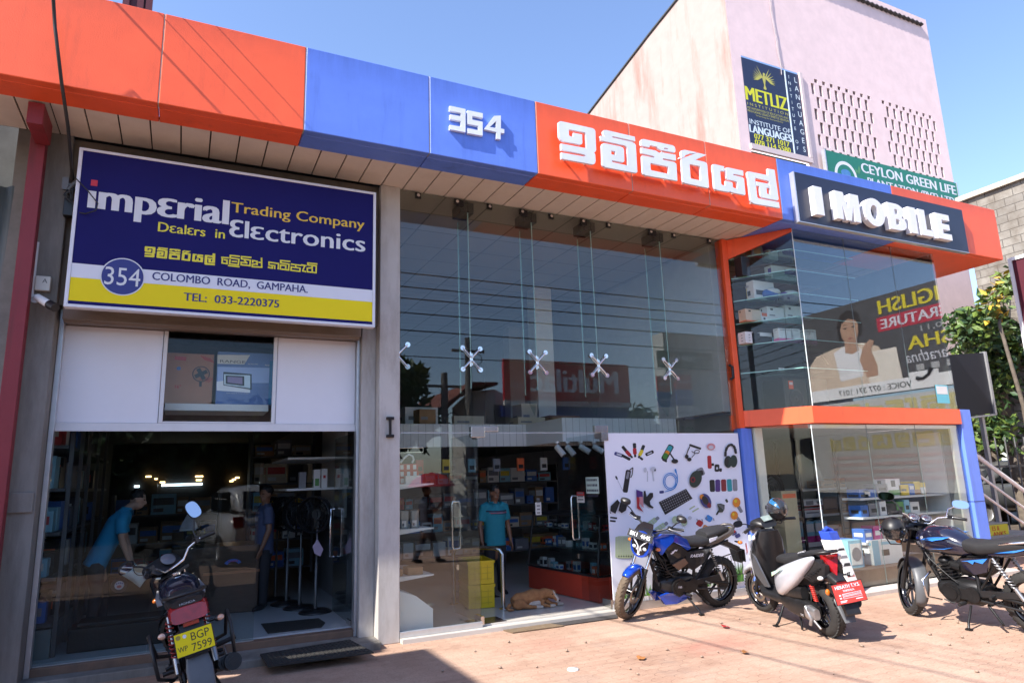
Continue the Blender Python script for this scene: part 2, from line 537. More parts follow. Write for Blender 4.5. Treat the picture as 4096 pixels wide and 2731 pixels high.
# ================================================================== SHOP BUILDING
XC0, XC1 = 1.88, 2.11          # concrete column
XR = 6.96                      # right end of the tall glass front
ZB, ZT, YF, YR = 4.953, 5.847, -.979, -.62
shop = thing('shop_building', 'long single-fronted shop building under an orange and blue fascia, with tall glass fronts', 'building', (4.5, 3, 0))
SEAMS = [(-9.0, 'o'), (-.372, 'o'), (.875, 'b'), (2.149, 'b'), (3.427, 'o'), (4.723, 'o'), (5.928, 'o'), (7.207, 'b'), (9.62, 'o'), (12.31, None)]
for (x0, c), (x1, _) in zip(SEAMS, SEAMS[1:]):
    mt = ORANGE if c == 'o' else BLUE
    w = .004
    f = MB(mt)
    f.box(x0+w, x1-w, YF, YF+.10, ZB, ZT)                       # front cassette
    if x1 < 7.0 or x0 < 7.0:
        f.box(x0+w, x1-w, YF+.102, YR, ZB, ZB+.08)              # return under it
    else:
        f.box(x0+w, x1-w, YF+.102, .22, ZB, ZB+.08)
    f.build('fascia_panel', shop, bevel=.006, seg=1)
f = MB(M('fascia_back', (.10, .09, .09), .8, var=.3)); f.box(-9, 12.28, YF+.104, YF+.14, ZB+.082, ZT-.01)
f.box(-9, 12.28, YF+.145, .3, ZT-.06, ZT-.02)
f.build('fascia_backing', shop)
for x, _ in SEAMS[1:-1]:
    f = MB(M('silicone_joint', (.55, .5, .42), .6, var=.3)); f.box(x-.0035, x+.0035, YF+.004, YF+.09, ZB+.002, ZT-.002); f.build('joint_sealant', shop)
f = MB(M('navy_return', (.03, .03, .12), .5, var=.1)); f.box(11.08, 12.30, .225, .6, ZB+.005, ZB+.3); f.box(12.27, 12.305, -.87, .22, ZB+.085, ZT-.07)
f.build('fascia_return', shop)
# soffit planks
f = MB(stained('soffit_plank', (.74, .65, .57), (.40, .31, .25), rough=.6, drip=(3, 3, 3), low=.5, high=.8, amt=.5))
x = -9.03
while x < 7.2:
    f.box(x+.007, x+.253, YR+.004, .03 if x > 1.8 else -.0, ZB+.012, ZB+.03); x += .26
f.build('soffit', shop)
f = MB(M('soffit_gap', (.06, .05, .04), .9, var=.2)); f.box(-9, 7.2, YR+.006, .05, ZB+.034, ZB+.06)
f.build('soffit_deck', shop)
# columns and walls of render
f = MB(CONC); f.box(XC0, XC1, -.03, .42, 0, ZB+.01); f.build('column', shop, bevel=.008)
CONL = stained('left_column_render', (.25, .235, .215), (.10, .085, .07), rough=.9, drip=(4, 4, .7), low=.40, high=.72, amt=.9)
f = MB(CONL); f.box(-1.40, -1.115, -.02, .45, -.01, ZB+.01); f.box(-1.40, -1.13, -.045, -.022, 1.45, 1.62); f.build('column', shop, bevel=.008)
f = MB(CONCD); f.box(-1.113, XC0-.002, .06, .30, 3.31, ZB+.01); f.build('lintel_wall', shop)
f = MB(CONC); f.box(1.722, XC0-.002, .12, .42, 0, 3.31); f.build('door_jamb', shop, bevel=.006)
f = MB(M('roof_slab', (.3, .28, .26), .9, var=.3)); f.box(-1.6, 12.28, .3, 10.2, 5.2, 5.35); f.box(-1.62, -1.41, .3, 10.2, 0, 5.2); f.box(12.1, 12.28, 2.0, 10.2, 0, 5.2); f.box(-1.4, 12.1, 10.0, 10.2, 0, 5.2)
f.build('rear_walls', shop)
f = MB(M('party_wall', (.20, .19, .19), .8, var=.2)); f.box(1.90, 2.05, .43, 10, 0, 5.2); f.build('partition', shop)
# ---- floors
tile = M('floor_tile', (.58, .55, .50), .22, var=.12, vs=1.5)
f = MB(tile); f.box(2.06, 12.1, .015, 10, -.01, .06); f.box(2.112, 4.735, -.12, .013, -.01, .042); f.build('shop_floor', shop)
for (x0, x1, y0, y1) in ((2.95, 3.35, .03, .33), (3.35, 3.95, 1.5, 1.8), (4.75, 5.3, .03, .24), (3.6, 3.9, 2.0, 2.3)):
    f = MB(M('dark_tile', (.07, .05, .045), .25, var=.3)); f.box(x0, x1, y0, y1, .055, .0635); f.build('floor_inlay', shop)
f = MB(M('white_tile', (.50, .52, .54), .15, var=.06, vs=2)); f.box(-1.4, 1.9, .34, 10, -.01, .15); f.build('shop_floor', shop)
f = MB(stained('brown_step', (.22, .13, .085), (.12, .08, .06), rough=.7, drip=(5, 5, 5), low=.45, high=.75)); f.box(-1.112, 1.72, .22, .338, -.01, .135); f.build('door_step', shop, bevel=.006)
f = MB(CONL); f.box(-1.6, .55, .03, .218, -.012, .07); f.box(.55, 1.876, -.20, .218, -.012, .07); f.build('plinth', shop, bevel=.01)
f = MB(ALU); f.box(2.112, 3.03, -.035, .012, .043, .10); f.build('sill', shop, bevel=.004); f = MB(ALU); f.box(4.72, XR, -.03, .012, 0, .10); f.build('sill', shop, bevel=.004)
f = MB(stained('dirty_sill', (.55, .50, .45), (.3, .24, .18), rough=.7)); f.box(7.2, 11.3, -1.0, -.74, -.01, .05); f.build('sill', shop, bevel=.006); f = MB(stained('dirty_sill', (), ())); f.box(7.0, 7.56, -.735, .0, -.01, .05); f.build('sill', shop, bevel=.006)

# ---- left shop front
gx0, gx1, gy = -1.085, 1.70, .30
f = MB(ALU); f.box(-1.112, -1.07, .20, .30, .07, 4.3); f.build('shutter_guide', shop, bevel=.004); f = MB(ALU); f.box(1.69, 1.72, .2, .3, .07, 3.2); f.build('shutter_guide', shop, bevel=.004)
f = MB(stained('shutter_housing', (.20, .15, .115), (.10, .07, .05), rough=.5, drip=(1.5, 8, 8)))
f.box(-1.068, 1.688, .02, .31, 3.17, 3.305); f.tube([(-1.06, .10, 3.20), (1.68, .10, 3.20)], .055, 14); f.build('shutter_housing', shop, bevel=.006)
for x0, x1 in ((gx0+.012, -.238), (.858, gx1-.012)):
    f = MB(WHITEP); f.box(x0, x1, .285, .30, 2.245, 3.165); f.build('white_panel', shop, bevel=.003)
f = MB(M('white_alu', (.75, .75, .77), .35, var=.08))
f.box(-.232, -.195, .27, .31, 2.245, 3.165); f.box(.815, .852, .27, .31, 2.245, 3.165); f.box(-.195, .815, .275, .31, 2.245, 2.262)
f.box(gx0, gx1, .272, .312, 2.165, 2.243); f.build('window_frame', shop, bevel=.003)
f = MB(GLASS_S); f.box(-.194, .814, .287, .293, 2.263, 3.165); f.build('window_pane', shop)
for x0, x1 in ((gx0+.02, -.198), (-.194, .728)):
    f = MB(GLASS_D); f.box(x0, x1, .287, .297, .142, 2.16); f.build('glass_pane', shop)
f = MB(ALU); f.box(gx0+.02, .73, .275, .31, .134, .142); f.build('glass_channel', shop)
# open glass door, swung inwards
d = MB(GLASS_D); d.box(1.683, 1.693, .34, 1.30, .165, 2.15)
door = d.build('glass_door', shop)
h = MB(CHROME)
h.tube([(1.665, 1.16, .78), (1.62, 1.16, .78), (1.62, 1.16, 1.32), (1.665, 1.16, 1.32)], .013, 8); h.build('handle', door)
h = MB(STEEL); h.box(1.675, 1.70, .33, .5, .155, .2); h.build('patch_hinge', door)
# left shop interior
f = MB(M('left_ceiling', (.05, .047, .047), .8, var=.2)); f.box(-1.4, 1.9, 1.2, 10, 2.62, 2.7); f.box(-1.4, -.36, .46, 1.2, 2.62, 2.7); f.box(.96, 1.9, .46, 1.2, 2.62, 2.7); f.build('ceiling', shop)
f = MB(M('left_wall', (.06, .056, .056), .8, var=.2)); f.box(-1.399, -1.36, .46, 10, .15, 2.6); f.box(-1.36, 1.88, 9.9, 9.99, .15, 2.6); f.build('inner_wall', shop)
lamp_w = M('tube_glow', (.75, .9, 1.0), .4, emit=2.2)
lamp_y = M('warm_glow', (1.0, .62, .25), .4, emit=3.5)
for k, (x, y, z, w, mt) in enumerate(((.035, 9.86, 1.71, .41, lamp_w), (-.85, 9.86, 1.70, .05, lamp_w))):
    L_ = thing('tube_lamp', ['long cool white tube lamp on the back wall of the left shop', 'short cool white tube lamp left of the long one on the back wall'][k], 'lamp', (x, y, z))
    g = MB(mt); g.tube([(x-w, y, z), (x+w, y, z)], .022, 8); g.build('tube', L_)
    g = MB(WHITE); g.box(x-w, x+w, y+.03, y+.05, z-.03, z+.03); g.build('fitting', L_)
for k, (x, z, w) in enumerate(((-.64, 1.905, .055), (-.49, 1.85, .03), (.37, 1.88, .08), (.37, 1.80, .06), (-.36, 1.775, .05), (1.17, 1.83, .045), (1.10, 1.79, .04), (1.05, 1.755, .04))):
    L_ = thing('wall_lamp', 'small warm yellow lamp high on the dark back wall of the left shop', 'lamp', (x, 9.86, z), group='warm lamps on the back wall of the left shop')
    g = MB(lamp_y); g.tube([(x-w, 9.86, z), (x+w, 9.86, z)], .016, 8); g.build('bulb', L_)
    g = MB(WHITE); g.box(x-w, x+w, 9.88, 9.90, z-.02, z+.02); g.build('fitting', L_)
f = MB(WHITE); f.box(-.19, .81, .55, 1.05, 2.40, 2.47); f.build('loft_shelf', shop)
f = MB(M('loft_back', (.20, .19, .22), .8, var=.3)); f.box(-.35, .95, 1.1, 1.15, 2.26, 3.2); f.build('loft_back', shop)

# ---- tall glass front of the middle shop
JX = [2.968, 3.84, 4.725, 5.862]
edges = [XC1+.005]+JX+[XR-.005]
for z0, z1, mt in ((2.985, ZB+.005, GLASS), (2.135, 2.975, GLASS)):
    for a, c in zip(edges, edges[1:]):
        f = MB(mt); f.box(a+.004, c-.004, -.006, .006, z0, z1); f.build('glass_pane', shop)
f = MB(GLASS); f.box(XC1+.005, 3.02, -.006, .006, .102, 2.125); f.build('glass_pane', shop)
glass_edge = M('glass_edge', (.35, .55, .50), .1, var=.1)
fin = glass('fin_glass', .04, (.86, .93, .91))
for x in JX:
    f = MB(fin); f.prism([(x-.006, .02, ZB), (x-.006, .02, 2.62), (x-.006, .12, 2.35), (x-.006, .34, 2.62), (x-.006, .34, ZB)], (.012, 0, 0)); f.build('glass_fin', shop)
    f = MB(M('fin_edge', (.42, .62, .56), .12, var=.1)); f.box(x-.0065, x+.0065, .342, .350, 2.62, ZB-.16); f.box(x-.004, x+.004, .0075, .0185, 2.64, ZB-.16); f.build('fin_edge', shop)
    f = MB(M('black_bracket', (.03, .03, .032), .4, metal=.6, var=.2)); f.box(x-.09, x+.09, .03, .30, ZB-.15, ZB-.02); f.box(x-.14, x-.06, -.02, .02, ZB-.10, ZB-.02); f.build('fin_bracket', shop, bevel=.004)
for x in (2.33, 2.82, 3.25, 3.7, 4.12, 4.6, 5.0, 5.7, 6.1, 6.75):
    f = MB(M('black_bracket')); f.box(x-.035, x+.035, -.022, -.007, ZB-.085, ZB-.015)
    f.m(CHROME).cyl((x, -.03, ZB-.05), (0, 1, 0), .02, .014, 10); f.build('glass_clip', shop)
# spider fittings
def spider(x, z, name='spider_fitting', half=False):
    s = MB(CHROME)
    s.tube([(x, .012, z-.085), (x, .012, z+.085)], .014, 8); s.tube([(x+.02, .012, z-.07), (x+.02, .012, z+.07)], .012, 8)
    for dx in (-1, 1):
        if half and dx < 0: continue
        for dz in (-1, 1):
            a, c = x+dx*.11, z+dz*.125
            s.tube([(x+dx*.01, -.02, z+dz*.02), (x+dx*.06, -.03, z+dz*.075), (a, -.02, c)], [.011, .009, .010], 8)
            s.cyl((a, -.016, c), (0, 1, 0), .029, .018, 16)
            s.tube([(x+dx*.01, .02, z+dz*.02), (a, .02, c)], .010, 6)
    return s.build(name, shop)
for x in JX: spider(x, 2.98)
spider(XC1-.02, 2.98, half=True)
f = MB(M('black_bracket')); f.tube([(XR-.06, -.02, 3.08), (XR-.02, -.04, 3.05), (XR-.02, -.04, 2.9), (XR-.06, -.02, 2.87)], .02, 8); f.build('wall_bracket', shop)
# I-shaped bracket on the column
f = MB(M('iron', (.03, .025, .025), .5, metal=.5, var=.3)); f.box(1.955, 2.035, -.07, -.032, 2.265, 2.295); f.box(1.955, 2.035, -.07, -.032, 2.075, 2.105); f.box(1.985, 2.005, -.075, -.032, 2.105, 2.265); f.build('anchor_bracket', shop, bevel=.004)
# patch fittings over the doors
f = MB(STEEL); f.box(2.94, 3.11, -.03, .03, 2.075, 2.20); f.box(3.11, 3.28, -.03, .03, 2.14, 2.20); f.build('patch_fitting', shop, bevel=.004); f = MB(STEEL); f.box(4.60, 4.79, -.03, .03, 2.13, 2.22); f.box(4.69, 4.79, -.03, .03, 2.03, 2.13); f.build('patch_fitting', shop, bevel=.004)
f = MB(ALU); f.box(2.115, 4.73, -.004, .004, 2.124, 2.134); f.build('door_head', shop)
for k, (x, lab) in enumerate(((3.035, None), (4.712, None))):
    d = MB(GLASS_D if k == 0 else glass('dark_door_glass', .03, (.84, .87, .87)))
    d.box(x-.006, x+.006, .02, .86, .075, 2.12); door = d.build('glass_door', shop)
    sgn = 1 if k == 0 else -1
    h = MB(CHROME)
    for sd in (-1, 1):
        xx = x+sd*.05
        h.tube([(x, .74, .80), (xx-sd*.01, .74, .80), (xx, .74, .83), (xx, .74, 1.32), (xx-sd*.01, .74, 1.35), (x, .74, 1.35)], .014, 8)
    h.build('handle', door)
    h = MB(STEEL); h.box(x-.02, x+.02, -.02, .16, .065, .15); h.box(x-.02, x+.02, .0, .14, 2.06, 2.125); h.box(x-.015, x+.015, .70, .76, .56, .62); h.build('patch_hinge', door)
# middle shop interior
ceil = bpy.data.materials.new('ceiling_tile'); ceil.use_nodes = True
nt = ceil.node_tree; br = nt.nodes.new('ShaderNodeTexBrick'); tcn = nt.nodes.new('ShaderNodeTexCoord')
br.offset = 0; br.inputs['Scale'].default_value = 1; br.inputs['Brick Width'].default_value = .6; br.inputs['Row Height'].default_value = .6; br.inputs['Mortar Size'].default_value = .012
br.inputs['Color1'].default_value = (.36, .32, .275, 1); br.inputs['Color2'].default_value = (.31, .275, .235, 1); br.inputs['Mortar'].default_value = (.13, .11, .09, 1)
nt.links.new(tcn.outputs['Object'], br.inputs['Vector']); nt.links.new(br.outputs['Color'], nt.nodes['Principled BSDF'].inputs['Base Color'])
nt.nodes['Principled BSDF'].inputs['Roughness'].default_value = .8
f = MB(ceil); f.box(2.06, 12.1, .055, 10, 4.965, 5.0); f.build('ceiling', shop)
inw = M('inner_wall', (.16, .155, .15), .8, var=.12)
f = MB(inw); f.box(2.06, 7.9, 8.8, 8.9, .06, 4.96); f.build('back_wall', shop)
f = MB(M('white_column', (.92, .90, .86), .6, var=.08)); f.box(5.52, 5.86, 3.15, 3.45, 2.44, 4.96); f.box(6.45, 6.8, 6.2, 6.5, 2.44, 4.96); f.build('inner_column', shop)
f = MB(M('side_wall', (.58, .58, .56), .7, var=.1)); f.box(6.97, 7.10, .25, 8.8, 2.45, 4.96); f.build('side_wall', shop)
mez = bpy.data.materials.new('mezzanine_panel'); mez.use_nodes = True
nt = mez.node_tree; br = nt.nodes.new('ShaderNodeTexBrick'); tcn = nt.nodes.new('ShaderNodeTexCoord')
br.offset = 0; br.inputs['Scale'].default_value = 1; br.inputs['Brick Width'].default_value = .115; br.inputs['Row Height'].default_value = 9; br.inputs['Mortar Size'].default_value = .003
br.inputs['Color1'].default_value = (.74, .75, .75, 1); br.inputs['Color2'].default_value = (.70, .71, .71, 1); br.inputs['Mortar'].default_value = (.3, .3, .3, 1)
nt.links.new(tcn.outputs['Object'], br.inputs['Vector']); nt.links.new(br.outputs['Color'], nt.nodes['Principled BSDF'].inputs['Base Color'])
f = MB(mez); f.box(2.06, 6.96, 2.46, 2.50, 2.10, 2.44); f.box(4.95, 6.96, 1.30, 1.34, 2.10, 2.44); f.box(4.90, 4.948, 1.30, 2.456, 2.10, 2.44)
f.build('mezzanine_front', shop)
f = MB(M('mezz_slab', (.16, .15, .15), .8, var=.2)); f.box(2.06, 6.96, 2.50, 8.8, 2.16, 2.42); f.box(4.952, 6.96, 1.342, 2.45, 2.16, 2.42); f.build('mezzanine', shop)
# ---- right-hand display box
SL0, SL1 = (7.06, 0.0), (7.60, -.75)
XB1 = 10.78
f = MB(ORANGE); f.box(XR, 7.055, -.05, .10, 2.19, ZB-.002); f.prism([(7.06, -.03, ZB-.30), (7.06, -.03, ZB-.004), (7.59, -.77, ZB-.004), (7.59, -.77, ZB-.05)], (.03, .03, 0)); f.build('orange_post', shop, bevel=.004)
f = MB(BLUE); f.box(6.985, 7.17, -.05, .10, 0, 2.188); f.build('blue_post', shop, bevel=.004)
f = MB(ORANGE); f.prism([(7.04, -.02, 2.205), (7.57, -.775, 2.205), (XB1, -.775, 2.205), (XB1, .1, 2.205), (7.04, .1, 2.205)], (0, 0, .225)); f.build('orange_ledge', shop, bevel=.004)
f = MB(GLASS_S); f.prism([(7.075, -.01, 2.435), (7.602, -.742, 2.435), (7.612, -.736, 2.435), (7.085, -.004, 2.435)], (0, 0, 2.46)); f.build('glass_pane', shop)
for a, c in ((7.614, 8.66), (8.668, 9.72), (9.728, XB1-.01)):
    f = MB(GLASS_B); f.box(a, c, -.75, -.742, 2.435, ZB-.01); f.build('glass_pane', shop)
f = MB(GLASS_S); f.prism([(7.18, -.06, .055), (7.562, -.70, .055), (7.572, -.695, .055), (7.19, -.055, .055)], (0, 0, 2.14)); f.build('glass_pane', shop)
for a, c in ((7.575, 8.66), (8.668, 9.72), (9.728, XB1-.03)):
    f = MB(GLASS_L); f.box(a, c, -.72, -.712, .055, 2.19); f.build('glass_pane', shop)
f = MB(M('glass_bead', (.75, .85, .85), .2, var=.05)); f.box(7.604, 7.612, -.757, -.749, 2.435, ZB-.01); f.box(7.566, 7.573, -.725, -.717, .055, 2.19)
f.m(M('joint_grey', (.16, .20, .20), .3))
f.box(8.662, 8.666, -.750, -.742, 2.435, ZB-.01); f.box(9.722, 9.726, -.750, -.742, 2.435, ZB-.01)
f.box(8.662, 8.666, -.720, -.712, .055, 2.19); f.box(9.722, 9.726, -.720, -.712, .055, 2.19)
f.build('glass_joint', shop)
f = MB(BLUE); f.box(XB1+.005, 11.06, -.76, .15, 0, 2.43); f.build('blue_post', shop, bevel=.006)
f = MB(M('seam', (.03, .04, .15), .6, var=.1)); f.box(XB1, 11.062, -.763, -.60, 1.04, 1.048); f.build('post_joint', shop)
f = MB(M('cream_frame', (.72, .70, .62), .5, var=.08)); f.box(7.22, 7.36, -.06, .0, .06, 2.19); f.box(10.60, 10.745, -.69, -.66, .06, 2.19); f.box(7.58, 10.745, -.70, -.66, 2.14, 2.19); f.build('display_frame', shop, bevel=.003)
f = MB(M('display_floor', (.25, .16, .11), .5, var=.3)); f.prism([(7.2, -.05, .06), (7.57, -.69, .06), (10.7, -.69, .06), (10.7, .01, .06), (7.2, .01, .06)], (0, 0, .20)); f.build('display_plinth', shop)
f = MB(M('display_wall', (.26, .27, .27), .7, var=.08)); f.box(10.70, 10.745, -.65, 3.0, .265, 2.19); f.box(7.9, 10.7, 2.9, 3.0, .06, 2.19); f.build('display_wall', shop)
f = MB(M('upper_back', (.10, .10, .10), .7, var=.2)); f.box(10.72, 10.76, -.73, 1.9, 2.44, 4.94); f.box(7.6, 10.70, 1.85, 1.9, 2.44, 4.94); f.build('upper_wall', shop)
f = MB(M('display_ceiling', (.26, .23, .20), .8, var=.1)); f.box(7.2, 10.7, .12, 2.9, 2.195, 2.43); f.build('display_ceiling', shop)
f = MB(GLASS); 
f.m(glass('shelf_glass', .10, (.72, .88, .84)))
for z in (2.96, 3.36, 3.68, 4.02, 4.36, 4.66):
    f.prism([(7.12, -.0, z), (7.60, -.68, z), (8.9, -.68, z), (8.9, -.12, z), (7.85, -.12, z), (7.6, .2, z), (7.12, .2, z)], (0, 0, .010))
f.build('glass_shelf', shop)
f = MB(M('shelf_edge', (.30, .55, .50), .15, var=.1))
for z in (2.96, 3.36, 3.68, 4.02, 4.36, 4.66):
    f.prism([(7.115, -.008, z-.001), (7.597, -.69, z-.001), (7.602, -.685, z-.001), (7.12, -.003, z-.001)], (0, 0, .012)); f.box(7.60, 8.9, -.69, -.685, z-.001, z+.011)
f.build('shelf_edge', shop)

# ---- signs, letters
def pxloops(loops, ox, oy, s, yp):
    out = []
    for lp in loops:
        q = [P(ox+u/s, oy+v/s, y=yp) for u, v in lp]
        out.append([(p.x, p.z) for p in q])
    return out
SA = [[[(130,200),(150,183),(185,183),(735,305),(772,325),(788,360),(800,640),(803,690),(790,725),(762,740),(785,768),(793,890),(780,935),(745,950),(720,948),(182,848),(178,738),(612,814),(615,790),(590,772),(178,690),(175,578),(618,662),(628,640),(614,400),(600,380),(312,325),(318,435),(340,450),(392,460),(392,386),(552,418),(556,560),(550,585),(520,598),(215,540),(170,510),(140,460)]],
 [[(925,360),(940,340),(985,338),(1495,458),(1502,537),(1105,448),(1086,458),(1090,470),(1430,545),(1490,575),(1512,610),(1540,1080),(1528,1100),(1495,1100),(970,1000),(925,975),(912,950),(898,620),(910,585),(940,570),(1230,628),(1285,655),(1302,690),(1308,890),(1290,912),(1260,910),(1080,875),(1090,905),(1115,915),(1350,968),(1370,955),(1355,650),(1340,625),(1300,608),(885,520),(880,440),(975,458),(945,435),(928,400)],[(1070,702),(1145,718),(1150,785),(1075,772)]],
 [[(1600,530),(1615,505),(1650,497),(2170,610),(2205,635),(2218,670),(2221,720),(2208,738),(1960,690),(1910,665),(1888,632),(1760,605),(1757,645),(1605,612)],[(2010,650),(2092,665),(2090,688),(2020,675)]],
 [[(1605,650),(1870,705),(1930,745),(1960,730),(2225,780),(2230,882),(1998,840),(1992,862),(2010,870),(2200,910),(2238,940),(2256,1243),(1690,1143),(1645,1120),(1632,1090),(1617,815),(1625,795),(1650,792),(1830,830),(1852,832),(1845,812),(1820,798),(1612,748)],[(1772,925),(2080,985),(2095,1000),(2100,1110),(2080,1118),(1790,1055),(1778,1040)]]]
SBL = [[[(303,410),(320,385),(370,376),(590,422),(545,440),(480,437),(385,468),(372,498),(310,525)]],
 [[(310,555),(330,525),(600,428),(760,466),(560,553),(720,590),(762,612),(774,645),(804,1040),(790,1056),(380,970),(345,950),(332,920)],[(458,628),(630,662),(645,675),(662,920),(645,922),(485,890),(475,870)]],
 [[(868,650),(880,633),(910,632),(1075,672),(1080,760),(1015,748),(1005,765),(1025,985),(1045,1005),(1090,1018),(1102,1000),(1098,930),(1115,930),(1215,955),(1228,975),(1232,1040),(1255,1058),(1305,1065),(1318,1050),(1308,955),(1290,935),(1135,900),(1118,880),(1106,715),(1115,695),(1145,690),(1415,748),(1422,838),(1255,805),(1238,810),(1240,825),(1400,865),(1432,890),(1458,1165),(1445,1183),(1200,1130),(1178,1108),(1165,1130),(960,1092),(910,1070),(893,1030)]],
 [[(1490,785),(1500,765),(1525,762),(1865,830),(1855,710),(1978,732),(2050,1250),(2038,1275),(2010,1275),(1765,1225),(1735,1205),(1722,1175),(1703,1020),(1660,1015),(1650,940),(1870,982),(1880,1055),(1832,1050),(1845,1160),(1905,1168),(1878,930),(1640,875),(1630,885),(1670,1220),(1690,1240),(2055,1310),(2070,1413),(1615,1335),(1570,1310),(1545,1270)]]]
WORD = [pxloops(g, 2200, 450, 4.48, YF-.10) for g in SA]+[pxloops(g, 2650, 520, 4.48, YF-.10) for g in SBL]
letter_white = stained('letter_acrylic', (.76, .80, .86), (.28, .33, .50), rough=.35, drip=(3.2, 3.2, 9), low=.66, high=.74, amt=.5)
names = {0: [0], 1: [1], 2: [2, 3], 3: [4, 5], 4: [6], 5: [7]}
for k, ids in names.items():
    g = MB(letter_white)
    for i in ids: g.shape(WORD[i], (0, YF-.10, 0), ext=.03)
    for i in ids:
        xs = [p[0] for p in WORD[i][0]]; zs = [p[1] for p in WORD[i][0]]
        for fx in (.25, .8): g.cyl(((min(xs)+(max(xs)-min(xs))*fx), YF-.05, min(zs)+.06), (0, 1, 0), .012, .10, 6)
    g.build('fascia_letter', shop)
D354 = [[[(838,712),(943,735),(943,890),(838,870),(838,840),(912,852),(912,815),(840,800),(840,770),(912,783),(912,760),(838,745)]],
 [[(957,742),(1059,763),(1059,795),(988,780),(988,805),(1058,820),(1058,913),(957,895),(957,862),(1028,877),(1028,848),(957,833)]],
 [[(1135,780),(1180,778),(1180,865),(1203,870),(1203,897),(1178,893),(1178,938),(1150,932),(1150,888),(1072,870),(1072,862)],[(1148,815),(1148,862),(1105,855)]]]
for g in D354:
    q = MB(letter_white); q.shape(pxloops(g, 1300, 0, 1.6786, YF-.035), (0, YF-.004, 0), ext=.035); q.build('fascia_digit', shop)

# ---- blue trading sign
yg = -.30
sign = thing('shop_sign', 'large navy, white and yellow signboard with 354 in a blue disc', 'sign', (.37, yg+.08, 3.215))
f = MB(WHV); 
for x0, x1, z0, z1 in ((-1.02, 1.757, 4.705, 4.73), (-1.02, 1.757, 3.212, 3.24), (-1.02, -.99, 3.24, 4.705), (1.728, 1.757, 3.24, 4.705)):
    f.box(x0, x1, yg-.005, yg+.09, z0, z1)
f.build('frame', sign, bevel=.003)
f = MB(NAVY); f.box(-.989, 1.727, yg+.004, yg+.08, 3.62+.0, 4.704); f.box(-.989, 1.727, yg+.004, yg+.08, 3.241, 3.272)
f.m(WHV).box(-.989, 1.727, yg+.004, yg+.08, 3.487, 3.618)
f.m(YEL).box(-.989, 1.727, yg+.004, yg+.08, 3.273, 3.486)
f.build('face_panel', sign)
f = MB(M('steel_strut', (.2, .2, .2), .5, metal=.5, var=.2))
for x in (-.8, .4, 1.5):
    for z in (3.5, 4.5): f.box(x-.02, x+.02, yg+.09, .06, z-.02, z+.02)
f.build('bracket', sign)
def sg(u, v, oy=0): return P(u, v, y=yg+.002)
def sgbox(g, body, u0, v0, u1, v1, z_h, bold=.0, mt=None, **k):
    """text from baseline point (u0,v0) to baseline end (u1,v1), cap height z_h"""
    a = P(u0, v0, y=yg+.001); c = P(u1, v1, y=yg+.001)
    if mt: g.m(mt)
    g.text(body, (a.x, yg+.0015, (a.z+c.z)/2), w=c.x-a.x, h=z_h, bold=bold, **k)
c1 = 1.6786
wl = M('sign_white', (.72, .72, .74), .4, var=.06); yl = M('sign_amber', (.80, .50, .03), .4, var=.05); yb = M('sign_yellow', (.82, .70, .03), .4, var=.05)
g = MB(wl)
def hgt(u, v0, v1): return abs(P(u, v0, y=yg).z-P(u, v1, y=yg).z)
# "imperial": the p hangs below the line, so the box runs from the descender
a = P(595/c1, 1400/c1, y=yg); c = P(1525/c1, 1510/c1, y=yg)
zdesc = P(895/c1, 1487/c1, y=yg).z
top = P(1500/c1, 1343/c1, y=yg).z
g.text(['\u0131mp', 'eps', 'rial'], (a.x, yg+.0015, zdesc), w=c.x-a.x, h=top-zdesc, bold=.035)
g.m(M('sign_red', (.55, .01, .03), .4, var=.05)).box(P(612/c1, 1210/c1, y=yg).x, P(657/c1, 1212/c1, y=yg).x, yg+.0005, yg+.003, P(630/c1, 1248/c1, y=yg).z, P(630/c1, 1208/c1, y=yg).z)
g.m(yl)
# Trading Company (descenders)
a = P(1550/c1, 1490/c1, y=yg); c = P(837*1.7415, 528*1.7415, y=yg)
g.text('Trading Company', (a.x, yg+.0015, P(836*1.7415, 533*1.7415, y=yg).z), w=P(837*1.7415, 520*1.7415, y=yg).x-a.x, h=P(1570/c1, 1357/c1, y=yg).z-P(836*1.7415, 533*1.7415, y=yg).z, bold=.015)
a = P(1060/c1, (900*c1+45)/c1, y=yg); c = P(1508/c1, (900*c1+85)/c1, y=yg)
g.m(yb).text(['D', 'eps', 'al', 'eps', 'rs  in'], (a.x, yg+.0015, P(1060/c1, 900+42/c1, y=yg).z), w=c.x-a.x, h=P(1065/c1, 1490/c1, y=yg).z-P(1060/c1, 900+42/c1, y=yg).z, bold=.015)
a = P(1540/c1, 900+90/c1, y=yg); c = P(838*1.7415, 578*1.7415, y=yg)
g.m(wl).text(['EPS', 'l', 'eps', 'ctronics'], (a.x, yg+.0015, P(838*1.7415, 579*1.7415, y=yg).z-.0), w=c.x-a.x, h=P(1560/c1, 1490/c1, y=yg).z-P(1560/c1, 900+98/c1, y=yg).z, bold=.02)
# address lines
a = P(1020/c1, 900+388/c1, y=yg); c = P(2065/c1, 900+470/c1, y=yg)
tn = M('sign_navy_text', (.03, .025, .15), .4, var=.05)
g.m(tn).text('COLOMBO  ROAD,  GAMPAHA.', (a.x, yg+.0015, 3.513), w=c.x-a.x, h=.088, bold=.015)
a = P(1232/c1, 900+520/c1, y=yg); c = P(1872/c1, 900+560/c1, y=yg)
g.text('TEL:  033-2220375', (a.x, yg+.0015, 3.348), w=c.x-a.x, h=.078, bold=.02)
ctr = P(824/c1, 900+347/c1, y=yg)
g.m(wl).disc((ctr.x, yg+.0012, ctr.z), .178, n=48); g.m(M('sign_disc', (.025, .028, .20), .4, var=.06)).disc((ctr.x, yg+.0002, ctr.z), .168, n=48)
g.m(wl).text('354', (ctr.x, yg-.0008, ctr.z-.085), w=.285, h=.17, bold=.0, align='C')
